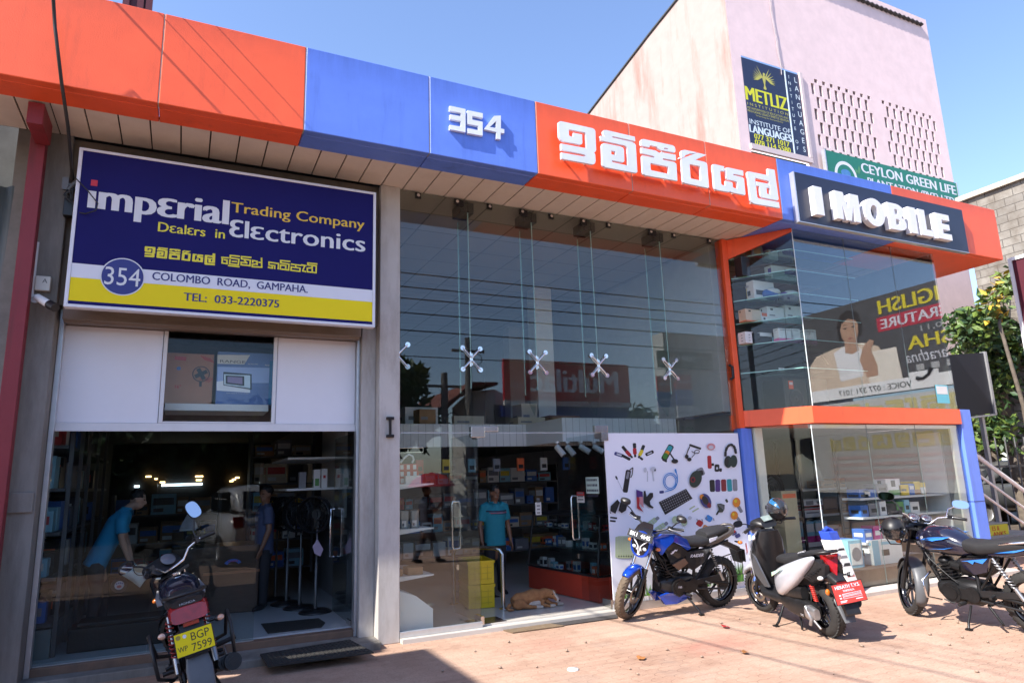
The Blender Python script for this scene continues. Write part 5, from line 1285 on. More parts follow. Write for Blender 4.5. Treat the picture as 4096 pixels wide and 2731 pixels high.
ud = [('gadget_box', 'white gadget box with a red base, left of its larger twin on the shelf', 365, 600, 490, 735, 'w', [('o', 0, 1, 0, .07), ('k', .2, .35, .78, .9), ('n', .12, .45, .45, .52)]),
 ('gadget_box', 'white gadget box with a red base against the corner of the upper display glass', 515, 560, 632, 690, 'w', [('o', 0, 1, 0, .07), ('k', .2, .35, .78, .9), ('n', .12, .4, .45, .52)]),
 ('gadget_box', 'cream gadget box with a red base, at the left on the glass shelf', 188, 650, 300, 785, 'e', [('o', 0, 1, 0, .07), ('k', .2, .35, .78, .9)]),
 ('bottle_box', 'slim white and orange box between the cream and the white gadget box', 312, 650, 357, 745, 'w', [('o', .1, .9, .65, .98), ('k', .3, .6, .3, .5)]),
 ('keyboard_box', 'long white keyboard box with a dark keyboard picture on the high glass shelf', 240, 335, 400, 425, 'w', [('k', .1, .5, .25, .5)]),
 ('keyboard_box', 'long white keyboard box with purple print on the high glass shelf', 400, 270, 600, 368, 'w', [('u', .5, .95, .45, .8), ('n', .6, .9, .3, .4)]),
 ('camera_box', 'brown camera box with red trim on the top glass shelf', 235, 105, 315, 220, 'n', [('r', 0, 1, 0, .15), ('c', .2, .8, .3, .8)]),
 ('gadget_box', 'tall dark box at the left end of the top glass shelf', 145, 150, 200, 285, 'k', []),
 ('gadget_box', 'small white box with a blue badge on the top glass shelf', 375, 118, 440, 198, 'w', [('b', .2, .5, .7, .9)]),
 ('gadget_box', 'flat dark box beside the small white box on the top glass shelf', 442, 98, 552, 165, 'k', [('n', .1, .9, .4, .6)]),
 ('speaker_box', 'narrow white box with black dots on the middle glass shelf', 185, 830, 237, 962, 'w', [('k', .4, .6, .2, .25), ('k', .4, .6, .45, .5), ('k', .4, .6, .7, .75)]),
 ('speaker_box', 'plain black box right of the dotted white box', 238, 835, 300, 955, 'k', []),
 ('speaker_box', 'black box with a white top edge on the middle glass shelf', 305, 828, 392, 945, 'k', [('w', 0, 1, .68, 1)]),
 ('phone_box', 'small dark box with a grey screen picture on the middle glass shelf', 394, 835, 437, 908, 'k', [('t', .1, .6, .2, .9)])]
for nm, lab, u0, v0, u1, v1, c, pr_ in ud:
    yy_ = -.22
    a = up(u0, v1, yy_); b_ = up(u1, v0, yy_)
    z0 = min(SHZ, key=lambda q: abs(q-a.z)); dz = z0-a.z
    goods(nm, lab, 'box', a.x, b_.x, yy_, yy_+.14, z0, b_.z+dz*.5, pk[c], UG, [(pk[q[0]], *q[1:]) for q in pr_])
for k, (u0, v0, u1, v1) in enumerate(((460, 780, 512, 893), (512, 766, 562, 880), (563, 752, 625, 868), (672, 740, 705, 858), (708, 735, 755, 855))):
    a = up(u0, v1, -.40); b_ = up(u1, v0, -.40)
    goods('phone_box', ['leftmost', 'second', 'third', 'fourth', 'rightmost'][k]+' of the five upright white boxes with pink bases on the middle glass shelf', 'box', a.x, b_.x-.004, -.40, -.30, 3.371, 3.371+b_.z-a.z, pk['w'], UG, [(pk['p'], 0, 1, 0, .3), (pk['n'], .2, .8, .86, .9)])
for k, (u0, v0, u1, v1) in enumerate(((225, 518, 280, 610), (298, 495, 350, 590))):
    a = up(u0, v1, -.15); b_ = up(u1, v0, -.15)
    t = thing('canister', ['left one of two clear canisters with yellow contents on the glass shelf', 'right one of two clear canisters with yellow contents on the glass shelf'][k], 'can', ((a.x+b_.x)/2, -.1, 4.031), group=UG)
    r_ = (b_.x-a.x)/2
    f = MB(pk['y']); f.cyl(((a.x+b_.x)/2, -.1, 4.031+.10), (0, 0, 1), r_*.9, .19, 14); f.build('contents', t)
    f = MB(M('can_lid', (.5, .5, .52), .3, metal=.5)); f.cyl(((a.x+b_.x)/2, -.1, 4.031+.215), (0, 0, 1), r_, .03, 14); f.build('lid', t)
for k, (u0, v0, u1, v1, c, lab) in enumerate(((355, 488, 490, 562, 'b', 'blue pouch pack in clear wrap on the glass shelf'), (495, 430, 640, 512, 'u', 'purple pouch pack in clear wrap against the display corner'))):
    a = up(u0, v1, -.3); b_ = up(u1, v0, -.3)
    f = MB(pk[c]); f.ell(((a.x+b_.x)/2, -.22, 4.033+.085), ((b_.x-a.x)/2, .09, .085), 14, 8); f.m(pk['w']).ell(((a.x+b_.x)/2+.03, -.24, 4.033+.125), ((b_.x-a.x)/2*.8, .08, .06), 14, 8)
    tag(f.build('pouch_pack'), lab, 'packet', UG)
for k, (x0, x1, lab) in enumerate(((7.72, 8.18, 'black loudspeaker with an orange tag at the foot of the upper display'), (8.20, 8.62, 'black loudspeaker right of the tagged one at the foot of the upper display'))):
    t = thing('loudspeaker', lab, 'speaker', ((x0+x1)/2, .0, 2.43))
    f = MB(pk['k']); f.box(x0, x1, -.2, .2, 2.432, 2.90); f.build('cabinet', t, bevel=.008)
    f = MB(M('cone_grey', (.07, .07, .075), .5)); f.lathe([(.02, .0), (.10, -.02), (.13, .012), (.14, 0)], ((x0+x1)/2, -.205, 2.6), (0, -1, 0), 20); f.build('cone', t)
    if k == 0: f = MB(pk['o']); f.box(x0+.10, x0+.19, -.206, -.201, 2.74, 2.86); f.m(pk['w']).box(x0+.11, x0+.18, -.208, -.2065, 2.80, 2.84); f.build('price_tag', t)
f = MB(pk['w']); f.box(7.60, 7.71, -.26, -.255, 2.973, 3.03); f.box(7.60, 7.71, -.255, -.22, 2.972, 2.976); tag(f.build('shelf_label'), 'small white price card on the lowest glass shelf', 'label')
t = thing('camera_crane', 'black articulated stand on the lowest glass shelf', 'stand', (8.3, -.25, 2.972))
f = MB(BLACK); f.tube([(8.3, -.2, 2.975), (8.3, -.2, 3.02)], .09, 14); f.build('base', t)
f = MB(BLACK); f.tube([(8.3, -.2, 3.02), (8.15, -.22, 3.2), (8.5, -.25, 3.26), (8.62, -.25, 3.12)], [.03, .025, .02, .02], 8); f.build('arm', t)
f = MB(M('sticker_cyan', (.1, .45, .55), .4)); f.box(10.30, 10.60, -.7525, -.751, 2.52, 2.80); f.m(pk['w']).box(10.32, 10.58, -.754, -.7526, 2.66, 2.78)
tag(f.build('glass_sticker'), 'white and cyan sticker low on the right of the upper display glass', 'sticker')
# ---- lower display: racks and cartons
rk = thing('steel_rack', 'black steel rack with white shelves in the lower display', 'shelf', (8.9, 1.6, .06))
f_ = lambda u, v, y: P(3000+u/2.413, 1750+v/2.413, y=y)
RY = 1.35
zs_ = [f_(800, 482, RY).z, f_(800, 730, RY).z, f_(800, 990, RY).z]
xr0, xr1 = f_(505, 700, RY).x, f_(1100, 700, RY).x
for z in zs_+[.35]:
    b = MB(M('rack_white', (.70, .70, .68), .45, var=.08)); b.box(xr0, xr1, RY, RY+.42, z-.035, z); b.build('shelf', rk)
for x in (xr0-.03, f_(860, 700, RY).x, xr1+.002):
    b = MB(BLACK); b.box(x, x+.05, RY-.03, RY-.002, .06, 2.1); b.build('post', rk); b = MB(BLACK); b.box(x, x+.05, RY+.422, RY+.45, .06, 2.1); b.build('post', rk)
LD = 'cartons on the racks of the lower display'
ld = [('white box printed with a dark oven picture on the rack', 495, 570, 700, 640, 1, 'w', [('n', .2, .55, .2, .8), ('n', .7, .95, .3, .7), ('r', 0, 1, 0, .1)], .14),
 ('flat white box under the oven picture box', 500, 645, 700, 728, 1, 'w', [('r', 0, 1, .7, .9), ('n', .2, .8, .2, .4)], 0),
 ('tall brown carton beside the oven picture boxes', 722, 575, 840, 728, 1, 'c', [('k', .1, .9, .3, .34)], 0),
 ('brown carton with dark stamps right of the rack post', 866, 632, 1000, 728, 1, 'c', [('k', .15, .8, .2, .3), ('k', .15, .5, .5, .6)], 0),
 ('small brown carton on top of the stamped one', 860, 570, 958, 630, 1, 'c', [('k', .2, .8, .4, .5)], .20),
 ('pale blue and white box with a red foot on the low rack', 510, 775, 625, 985, 2, 't', [('w', .1, .9, .5, .9), ('m', 0, 1, 0, .3)], 0),
 ('second pale blue and white box with a red foot', 630, 775, 740, 985, 2, 't', [('w', .1, .9, .5, .9), ('m', 0, 1, 0, .3)], 0),
 ('white box with navy lettering beside the low carton', 762, 835, 860, 985, 2, 'w', [('b', .1, .9, .6, .8), ('k', .1, .7, .2, .3)], 0),
 ('big brown carton full of stamps on the low rack', 910, 800, 1045, 980, 2, 'c', [('k', .1, .4, .6, .65), ('k', .5, .9, .6, .65), ('k', .1, .9, .25, .3)], 0),
 ('slim white box before the big brown carton', 889, 860, 907, 985, 2, 'w', [('k', .3, .7, .1, .3)], 0),
 ('brown carton at the left of the top rack', 692, 400, 808, 478, 0, 'c', [('k', .2, .8, .4, .5)], 0),
 ('brown carton right of the post on the top rack', 868, 388, 925, 478, 0, 'c', [('k', .2, .8, .4, .5)], 0)]
for lab, u0, v0, u1, v1, sh, c, pr_, dz in ld:
    a = f_(u0, v1, RY+.02); b_ = f_(u1, v0, RY+.02); z0 = zs_[sh]+.001
    if dz: 
        z0 = zs_[sh]+.002+{.14: f_(500, 645, RY).z-f_(500, 728, RY).z, .20: f_(866, 632, RY).z-f_(866, 728, RY).z}[dz]; h_ = f_(u0, v0, RY).z-f_(u0, v1, RY).z
    else: h_ = b_.z-a.z
    goods('carton', lab, 'box', a.x+.008, b_.x-.008, RY+.02, RY+.34, z0, z0+h_-.004, pk[c], LD, [(pk[q[0]], *q[1:]) for q in pr_])
r2 = thing('steel_rack', 'white wall rack full of colourful boxes at the right of the lower display', 'shelf', (10.2, -.3, .26))
RZ = f_(1450, 560, -.45).z; rx0 = f_(1060, 560, -.45).x; rx1 = 10.66
for z in (RZ, f_(1450, 740, -.45).z, f_(1450, 980, -.45).z):
    b = MB(M('rack_white')); b.box(rx0, rx1, -.45, -.15, z-.03, z); b.build('shelf', r2)
b = MB(M('rack_white')); b.box(rx1+.002, rx1+.03, -.47, -.10, .27, 2.1); b.build('upright', r2)
for lab, u0, v0, u1, v1, c, pr_ in (('white box with a black toy picture and green band on the wall rack', 1325, 372, 1440, 545, 'w', [('k', .35, .65, .55, .9), ('g', .1, .9, .05, .35)]), ('yellow box with black print right of the toy picture box', 1445, 440, 1530, 548, 'y', [('k', .2, .7, .4, .6)]), ('blue box between two yellow boxes', 1536, 436, 1588, 548, 'b', [('w', .2, .8, .5, .8)]), ('deep yellow box at the right end of the wall rack', 1592, 420, 1640, 550, 'y', [('c', 0, 1, 0, .4)]), ('yellow and white box beside the rack upright', 1645, 425, 1689, 540, 'y', [('w', .05, .95, .05, .6)]), ('dark blue box at the left of the wall rack', 1045, 375, 1130, 460, 'b', [('k', .1, .9, .1, .4)]), ('dark grey drone box on the wall rack', 1225, 420, 1322, 548, 'n', [('w', .1, .9, .1, .4), ('k', .2, .8, .5, .7)]), ('navy box beside the drone box', 1095, 470, 1215, 552, 'b', [('w', .1, .5, .2, .7)])):
    a = f_(u0, v1, -.43); b_ = f_(u1, v0, -.43)
    goods('carton', lab, 'box', max(a.x, rx0)+.004, min(b_.x, rx1)-.004, -.43, -.22, RZ+.001, RZ+.001+(b_.z-a.z), pk[c], LD, [(pk[q[0]], *q[1:]) for q in pr_])
z = f_(1450, 740, -.45).z
for k, (c, w_) in enumerate((('b', .16), ('n', .22), ('w', .14), ('k', .2), ('g', .16), ('t', .12), ('w', .2))):
    x = rx0+.02+.0+sum(q for _, q in (('b', .16), ('n', .22), ('w', .14), ('k', .2), ('g', .16), ('t', .12), ('w', .2))[:k])+.015*k
    if x+w_ < rx1: goods('carton', 'small mixed box in the middle row of the white wall rack', 'box', x, x+w_, -.42, -.22, z+.001, z+.16+.02*(k % 3), pk[c], 'small boxes in the middle row of the wall rack', [(pk['k'], .2, .8, .3, .6)])
z = f_(1450, 980, -.45).z
for k, c in enumerate('bmnwtb'):
    x = rx0+.03+.2*k
    goods('carton', 'small mixed box in the low row of the white wall rack', 'box', x, x+.17, -.42, -.22, z+.001, z+.18+.03*(k % 2), pk[c], 'small boxes in the low row of the wall rack', [(pk['w'], .15, .85, .4, .7)])
goods('carton', 'big pale blue and white appliance box at the foot of the lower display glass', 'box', f_(1235, 1470, -.5).x, f_(1525, 1470, -.5).x, -.5, -.2, .262, .262+.33, pk['w'], None, [(pk['t'], 0, .22, 0, 1), (pk['k'], .3, .55, .35, .6), (pk['t'], .3, .95, .8, .92)])
b = MB(pk['t']); x0 = f_(1005, 1490, -.5).x; x1 = f_(1140, 1490, -.5).x; b.box(x0, x1, -.5, -.3, .262, .262+.36); b.m(pk['w']).box(x0+.03, x1-.03, -.504, -.501, .3, .58); b.m(pk['n']).cyl(((x0+x1)/2, -.505, .44), (0, 1, 0), .09, .004, 20)
tag(b.build('fan_box'), 'small white and sky blue box with a round grey picture in the lower display', 'box')
goods('carton', 'red and brown box pile left of the big appliance box', 'box', f_(1400, 1225, .3).x, f_(1535, 1225, .3).x, .3, .55, .262, .262+.50, pk['c'], None, [(pk['r'], .0, .4, .4, 1), (pk['o'], .5, 1, .5, .95)])
t = thing('tall_box', 'tall brown cardboard tube box standing behind the scooter in the lower display', 'box', (7.95, .25, .26))
b = MB(M('carton_tan', (.42, .36, .22), .8, var=.15)); b.box(7.82, 8.12, .15, .35, .262, 1.30); b.m(pk['o']).box(7.84, 8.10, .148, .1495, 1.2, 1.26); b.build('carton', t, bevel=.004)
# pedestal fan silhouette and clear sheet in the display
t = thing('pedestal_fan', 'black pedestal fan among the cartons of the lower display', 'fan', (8.05, .75, .26))
b = MB(BLACK); b.lathe([(0, .05), (.16, .03), (.19, 0)], (8.2, .75, .262), n=20); b.build('base', t)
b = MB(BLACK); b.tube([(8.2, .75, .3), (8.2, .75, 1.15)], .02, 8); b.build('pole', t)
b = MB(BLACK)
for q in range(4): b.lathe([(.05+.05*q, -.01), (.055+.05*q, .01)], (8.2, .66, 1.32), (0, 1, 0), 24)
b.lathe([(.205, -.06), (.215, -.05), (.215, .05), (.205, .06)], (8.2, .68, 1.32), (0, 1, 0), 28); b.tube([(8.2, .70, 1.32), (8.2, .85, 1.32)], .06, 12); b.build('head', t)
cl = glass('plastic_film', .10, (.80, .84, .80), .25)
for k, (pts, lab) in enumerate((([(7.95, .0, 1.95), (8.35, .0, 1.75), (8.75, .05, 1.38), (8.3, .02, 1.30), (7.9, -.05, 1.2)], 'clear plastic sheet hanging folded in the lower display'), ([(9.0, -.45, .78), (9.5, -.4, 1.02), (10.1, -.35, 1.08), (10.4, -.4, .80), (9.9, -.45, .76), (9.3, -.45, .72)], 'crumpled clear net bag lying over the goods in the lower display'))):
    b = MB(cl); c_ = sum((Vector(p) for p in pts), Vector())/len(pts)+Vector((0, -.05, 0)); b.add([c_]+pts, [(0, i+1, (i+1) % len(pts)+1) for i in range(len(pts))], True); o = b.build('plastic_sheet', sub=1); tag(o, lab, 'plastic sheet')
b = MB(cl); b.add([(9.0, -.4, .272), (10.4, -.4, .272), (10.3, 0, .272), (9.1, 0, .272), (9.7, -.2, .74)], [(0, 1, 4), (1, 2, 4), (2, 3, 4), (3, 0, 4)], True)
# tall white leaning box with blue bag, behind the scooter
t = thing('leaning_carton', 'tall white printed carton leaning by the display corner with a blue bag on top', 'box', (7.45, -.95, 0))
a0 = P(2696+1190/1.68, 1800+950/1.68, y=-.9); a1 = P(2696+1055/1.68, 1800+600/1.68, y=-.78)
d_ = (a1-a0).normalized(); wv = Vector((.085, 0, 0)); 
b = MB(pk['w']); b.obox((a0+a1)/2, wv, Vector((0, .09, .0)), (a1-a0)/2); b.m(pk['b'])
n_ = Vector((0, -.0915, 0)); 
for s0, s1, c in ((.0, .12, 'b'), (.5, .56, 'k'), (.65, .70, 'n'), (.8, .84, 'k'), (.3, .34, 'r')):
    b.m(pk[c]).ngon([a0+(a1-a0)*s0-wv*.8+n_, a0+(a1-a0)*s0+wv*.8+n_, a0+(a1-a0)*s1+wv*.8+n_, a0+(a1-a0)*s1-wv*.3+n_])
b.build('carton', t, bevel=.004)
b = MB(M('bag_blue', (.03, .08, .48), .4, var=.2)); b.obox(a1+d_*.055, (.085, 0, 0), (0, .08, 0), d_*.055); b.tube([a1+d_*.11+Vector((-.08, 0, 0)), a1+d_*.15, a1+d_*.11+Vector((.08, 0, 0))], .028, 8); b.build('bag', t, bevel=.02)

# ---- loft window boxes in the left shop
t = thing('fan_box', 'brown carton with a black fan picture behind the left window', 'box', (.05, .6, 2.47))
def lw(u, v, y): return P(u/1.6786, 900+v/1.6786, y=y)
a = lw(1080, 1135, .6); c = lw(1440, 870, .6)
b = MB(M('fan_carton', (.46, .23, .15), .8, var=.15)); b.box(a.x-.1, c.x-.003, .6, .9, 2.472, c.z); b.build('carton', t)
b = MB(M('carton_black')); fc_ = lw(1350, 1000, .6)
b.lathe([(.075, 0), (.085, 0)], (fc_.x, .597, fc_.z), (0, -1, 0), 28)
for k in range(4): b.rect((fc_.x+.03*math.cos(k*1.57+.5), .5965-.0002*k, fc_.z+.03*math.sin(k*1.57+.5)), .035, .02, ang=k*1.57+.5)
b.disc((fc_.x, .5955, fc_.z), .016); b.rect((fc_.x, .597, fc_.z-.105), .012, .03)
b.m(M('carton_red')); p_ = lw(1212, 895, .6); b.rect((p_.x, .597, p_.z), .055, .02, ang=-.06); 
for k in range(5): p_ = lw(1365+14*k, 880+4*k, .6); b.rect((p_.x, .597, p_.z-.02), .035, .004, ang=-.8); b.rect((p_.x, .597, p_.z-.235), .03, .004, ang=.8)
p_ = lw(1175, 1095, .6); b.text('16"', (p_.x, .597, p_.z), h=.035, bold=.03); b.m(M('carton_blue')).disc((lw(1200, 962, .6).x, .597, lw(1200, 962, .6).z), .02)
b.build('print', t)
t = thing('oven_box', 'blue electric oven carton with an oven picture, right of the fan carton', 'box', (.55, .55, 2.47))
a = lw(1448, 1135, .58); c = lw(1850, 868, .58)
b = MB(M('oven_carton', (.13, .22, .50), .4, var=.2)); b.box(a.x, c.x+.02, .56, .9, 2.472, c.z); b.m(M('oven_side', (.03, .20, .42), .4)).box(c.x-.06, c.x+.021, .558, .5595, 2.474, c.z-.08); b.build('carton', t)
b = MB(M('carton_white')); q = [lw(*p, .555) for p in ((1460, 870), (1680, 872), (1640, 935), (1460, 930))]; b.ngon([(p.x, .5585, p.z) for p in q][::-1])
q = [lw(*p, .555) for p in ((1455, 1050), (1500, 1045), (1680, 1105), (1680, 1125), (1455, 1110))]; b.m(M('oven_white', (.85, .88, .95), .4)).ngon([(p.x, .558, p.z) for p in q][::-1])
b.m(M('oven_glow', (.40, .52, .85), .4)); q = [lw(*p, .555) for p in ((1460, 950), (1815, 958), (1815, 1060), (1460, 1060))]; b.ngon([(p.x, .5582, p.z) for p in q][::-1])
b.m(M('carton_black')); q = [lw(*p, .555) for p in ((1500, 985), (1690, 1000), (1690, 1105), (1500, 1075))]; b.ngon([(p.x, .557, p.z) for p in q][::-1])
b.m(ALU); q = [lw(*p, .555) for p in ((1505, 1000), (1680, 1008), (1680, 1095), (1505, 1070))]; b.ngon([(p.x, .5565, p.z) for p in q][::-1])
b.m(M('carton_black')); q = [lw(*p, .555) for p in ((1515, 1008), (1640, 1014), (1640, 1080), (1515, 1065))]; b.ngon([(p.x, .556, p.z) for p in q][::-1])
b.m(M('oven_inside', (.30, .22, .40), .3)); q = [lw(*p, .555) for p in ((1527, 1017), (1628, 1022), (1628, 1068), (1527, 1056))]; b.ngon([(p.x, .5555, p.z) for p in q][::-1])
p_ = lw(1478, 922, .555); b.m(M('print_grey_dark', (.10, .10, .12), .4)).text('RANGE', (p_.x, .5575, p_.z), w=lw(1648, 922, .555).x-p_.x, h=.030, bold=.01)
p_ = lw(1665, 935, .555); b.m(M('carton_white')).text('ELECTRIC OVEN', (p_.x, .5575, p_.z), w=.10, h=.012); p_ = lw(1780, 945, .555); b.text('RED', (p_.x, .5575, p_.z), w=.045, h=.016)
p_ = lw(1520, 1132, .555); b.text('Highest Quality for the Best Life Style', (p_.x, .557, p_.z), w=.22, h=.014, shear=.2)
b.build('print', t)

# ---- mezzanine cartons
MZ = 'cartons stored on the mezzanine'
for k, (u0, v0, u1, v1, c, y, lab) in enumerate(((370, 1205, 590, 1325, 'w', 2.75, 'long pale carton at the left of the mezzanine'), (455, 1225, 570, 1325, 'c', 2.55, 'tilted brown carton at the left of the mezzanine'), (1345, 1275, 1545, 1340, 'c', 2.6, 'flat brown carton under the white column on the mezzanine'), (1155, 1185, 1255, 1335, 'e', 2.8, 'tall pale carton in the middle of the mezzanine'), (1130, 1290, 1310, 1340, 'e', 2.55, 'low pale carton in the middle of the mezzanine'), (700, 1270, 900, 1335, 'y', 2.8, 'yellowish carton left of the middle of the mezzanine'), (1560, 1290, 1650, 1340, 'c', 2.6, 'small brown carton right of the white column on the mezzanine'))):
    a = P(1400+u0/1.6786, 900+v1/1.6786, y=y); c_ = P(1400+u1/1.6786, 900+v0/1.6786, y=y)
    o = goods('carton', lab, 'box', a.x, c_.x, y, y+.35, 2.442, 2.442+max(.1, c_.z-a.z), pk[c] if c != 'y' else pk['e'], MZ, [(pk['n'], .1, .5, .3, .5)], rot=.12 if k == 1 else 0)

# ---- middle shop: display bracket shelves, counter, rail, crates
def cm(u, v, y): return P(1590+u/2.24, 1750+v/2.24, y=y)
bw = M('bracket_white', (.74, .76, .77), .35, var=.06)
BSZ = []
for k, (v0, v1) in enumerate(((410, 476), (810, 882), (1232, 1300))):
    y = .25; a = cm(22, v0, y); c = cm(326, v0+3, y); d = cm(25, v1, y); z = (a.z+c.z)/2; BSZ.append(z)
    t = thing('wall_shelf', ['top', 'middle', 'lowest'][k]+' white bracket shelf on the partition behind the left pane', 'shelf', (2.06, .5, z))
    b = MB(bw); b.prism([(2.055, y, z), (c.x, y, z), (c.x, y, z-.012), (2.055, y, d.z)], (0, .02, 0)); b.build('bracket', t); b = MB(bw); b.prism([(2.055, 1.3, z), (c.x, 1.3, z), (c.x, 1.3, z-.012), (2.055, 1.3, d.z)], (0, .02, 0)); b.build('bracket', t)
    b = MB(bw); b.box(2.055, c.x, .272, 1.298, z-.012, z); b.build('board', t)
z = BSZ[0]+.001
for k in range(3):
    b = goods('shoe_box', ['lowest', 'second', 'third'][k]+' red and white box of the pile on the top bracket shelf', 'box', 2.12, 2.44-.005*k, .33, .55, z+.075*k, z+.072+.075*k, pk['r'], 'red boxes on the top bracket shelf', [(pk['w'], .08+.24*j, .2+.24*j, .15, .85) for j in range(4)])
goods('wrapped_box', 'white plastic wrapped box in front of the red pile', 'box', 2.26, 2.44, .262, .325, z, z+.09, pk['w'])
z = BSZ[2]+.001
goods('carton', 'left brown box on the lowest bracket shelf', 'box', 2.09, 2.24, .30, .5, z, z+.075, pk['c']); goods('carton', 'right brown box on the lowest bracket shelf', 'box', 2.30, 2.47, .30, .5, z, z+.08, pk['c'])
z = BSZ[1]+.001
for k in range(3):
    x = 2.10+.12*k
    b = goods('blister_pack', 'clear blister pack with a phone accessory on the middle bracket shelf', 'packet', x, x+.085, .30, .36, z, z+.19, M('blister_grey', (.30, .31, .30), .3, var=.3), 'blister packs on the middle bracket shelf', [(pk['w'], .1, .7, .1, .45), (pk['b'], .15, .4, .15, .3)])
q = [(30, 1365), (168, 1408), (318, 1530), (322, 1600), (30, 1640)]
a = [cm(u, v, .10) for u, v in q]
b = MB(M('white_cabinet', (.72, .80, .84), .4, var=.05)); zc = max(.065, min(p.z for p in a)); b.prism([(2.125, .10, a[0].z), (a[1].x, .10, a[1].z-.01), (a[2].x, .10, a[2].z), (a[2].x, .10, .062), (2.125, .10, .062)], (0, .5, 0)); tag(b.build('cabinet', bevel=.006), 'white cabinet with a sloping top at the foot of the left pane', 'cabinet')
t = thing('chrome_rack', 'small chrome wall rack high behind the left pane', 'rack', (2.2, .3, 2.0))
a = cm(20, 130, .3); c = cm(228, 130, .3); b = MB(CHROME); b.box(2.055, c.x, .3, .42, a.z-.006, a.z); b.tube([(2.055, .3, a.z+.05), (c.x, .3, a.z+.05)], .008, 6)
for x in (2.12, 2.30, c.x): b.tube([(x, .3, a.z), (x, .3, a.z+.055)], .007, 6)
b.build('tray', t)
b = MB(CHROME); b.ell((2.19, .3, a.z+.05), (.025, .02, .025)); b.build('knob', t)
b = MB(M('hook_white', (.6, .62, .62), .3)); b.tube([tuple(cm(u, v, .3)) for u, v in ((25, 225), (60, 180), (100, 150), (135, 165), (145, 195), (130, 225))], .012, 8)
tag(b.build('hook'), 'white curved hook above the red boxes', 'hook')
# railing at the door
t = thing('door_rail', 'polished steel hoop rail beside the yellow crates', 'railing', (3.55, .9, .06))
b = MB(STEEL); p0 = P(1590+950/2.24, 1750+1525/2.24, z=.07); p1 = P(1590+925/2.24, 1750+990/2.24, y=p0.y)
x_, y_ = p0.x, p0.y; zt_ = p1.z
b.tube([(x_, y_, .065), (x_, y_, zt_-.07), (x_-.02, y_+.02, zt_-.02), (x_-.07, y_+.08, zt_), (x_-.30, y_+.55, zt_), (x_-.36, y_+.64, zt_-.02), (x_-.38, y_+.68, zt_-.08), (x_-.38, y_+.68, .065)], .024, 12); b.build('tube', t)
b = MB(STEEL); b.lathe([(.024, .012), (.05, .008), (.055, 0)], (x_, y_, .0635), n=18); b.build('foot', t); b = MB(STEEL); b.lathe([(.024, .012), (.05, .008), (.055, 0)], (x_-.38, y_+.68, .0635), n=18); b.build('foot', t)
# two stacked yellow crates
cy_ = M('crate_yellow', (.80, .55, .015), .4, var=.08); cyd = M('crate_groove', (.58, .38, .012), .5)
k0 = P(1590+640/2.24, 1750+1535/2.24, z=.065); k1 = P(1590+872/2.24, 1750+1515/2.24, z=.065)
ux = (k1-k0); ux.z = 0; wd = ux.length; ux.normalize(); uy = Vector((-ux.y, ux.x, 0)); dp_ = .58
ztop = P(1590+860/2.24, 1750+1092/2.24, y=k1.y).z; ch = (ztop-.065)/2
for k in range(2):
    z0 = .065+k*(ch+.001); o_ = k0+Vector((0, 0, z0-k0.z))
    t = thing('plastic_crate', ['lower yellow plastic crate of the pair inside the door', 'upper yellow plastic crate of the pair inside the door'][k], 'crate', (k0.x+.1, k0.y+.2, z0), group='yellow crates inside the door')
    def cb_(b, a0, a1, b0, b1, c0, c1): b.obox(o_+ux*(a0+a1)/2+uy*(b0+b1)/2+Vector((0, 0, (c0+c1)/2)), ux*(a1-a0)/2, uy*(b1-b0)/2, Vector((0, 0, (c1-c0)/2)))
    b = MB(cy_); th = .012
    cb_(b, 0, wd, 0, th, 0, ch-.004); cb_(b, 0, wd, dp_-th, dp_, 0, ch-.004); cb_(b, 0, th, th, dp_-th, 0, ch-.004); cb_(b, wd-th, wd, th, dp_-th, 0, ch-.004); cb_(b, th, wd-th, th, dp_-th, .0, .012); b.build('bin', t)
    b = MB(cy_); cb_(b, -.012, wd+.012, -.012, -.001, ch-.035, ch-.006); cb_(b, -.012, -.001, -.001, dp_, ch-.035, ch-.006); cb_(b, wd+.001, wd+.012, -.001, dp_, ch-.035, ch-.006); b.build('rim', t)
    b = MB(cyd)
    for r_ in range(3): cb_(b, .03, wd-.03, -.004, -.0005, ch*.2+ch*.24*r_, ch*.2+ch*.24*r_+.008)
    for r_ in (.25, .5, .75): cb_(b, wd*r_-.004, wd*r_+.004, -.0045, -.0005, .04, ch-.06)
    for r_ in range(3): cb_(b, -.004, -.0005, .04, dp_-.04, ch*.2+ch*.24*r_, ch*.2+ch*.24*r_+.008)
    b.build('rib_groove', t)
# glass counter
ct = thing('glass_counter', 'glass display counter with an orange plinth inside the right door', 'counter', (4.95, 1.1, .06))
b = MB(M('counter_orange', (.55, .06, .03), .35, var=.1)); b.prism([(4.60, 1.94, .07), (4.735, .30, .07), (5.45, .30, .07), (5.45, 1.94, .07)], (0, 0, .30)); b.build('plinth', ct)
bf = M('counter_black', (.02, .02, .022), .35, var=.2)
CZ = [.385, .70, .98, 1.10]
b = MB(bf)
for (x0, y0), (x1, y1) in (((4.60, 1.94), (4.735, .30)), ((4.735, .30), (5.45, .30))):
    for z, off in ((.375, 0), (1.09, .12)): b.tube([(x0+off*.9, y0, z), (x1+off*.9, y1+(.04 if off else 0), z)], .016, 6)
b.tube([(4.735, .30, .38), (4.84, .34, 1.09)], .016, 6); b.tube([(4.60, 1.94, .38), (4.71, 1.94, 1.09)], .016, 6); b.tube([(5.2, .3, .38), (5.2, .34, 1.09)], .016, 6); b.build('frame', ct)
for k, z in enumerate((.66, .90)):
    o_ = .10*(k+1)*.45
    b = MB(M('counter_shelf', (.10, .12, .12), .2)); b.prism([(4.63+o_, 1.93, z), (4.75+o_, .34, z), (5.44, .34, z), (5.44, 1.93, z)], (0, 0, .012)); b.build('shelf', ct)
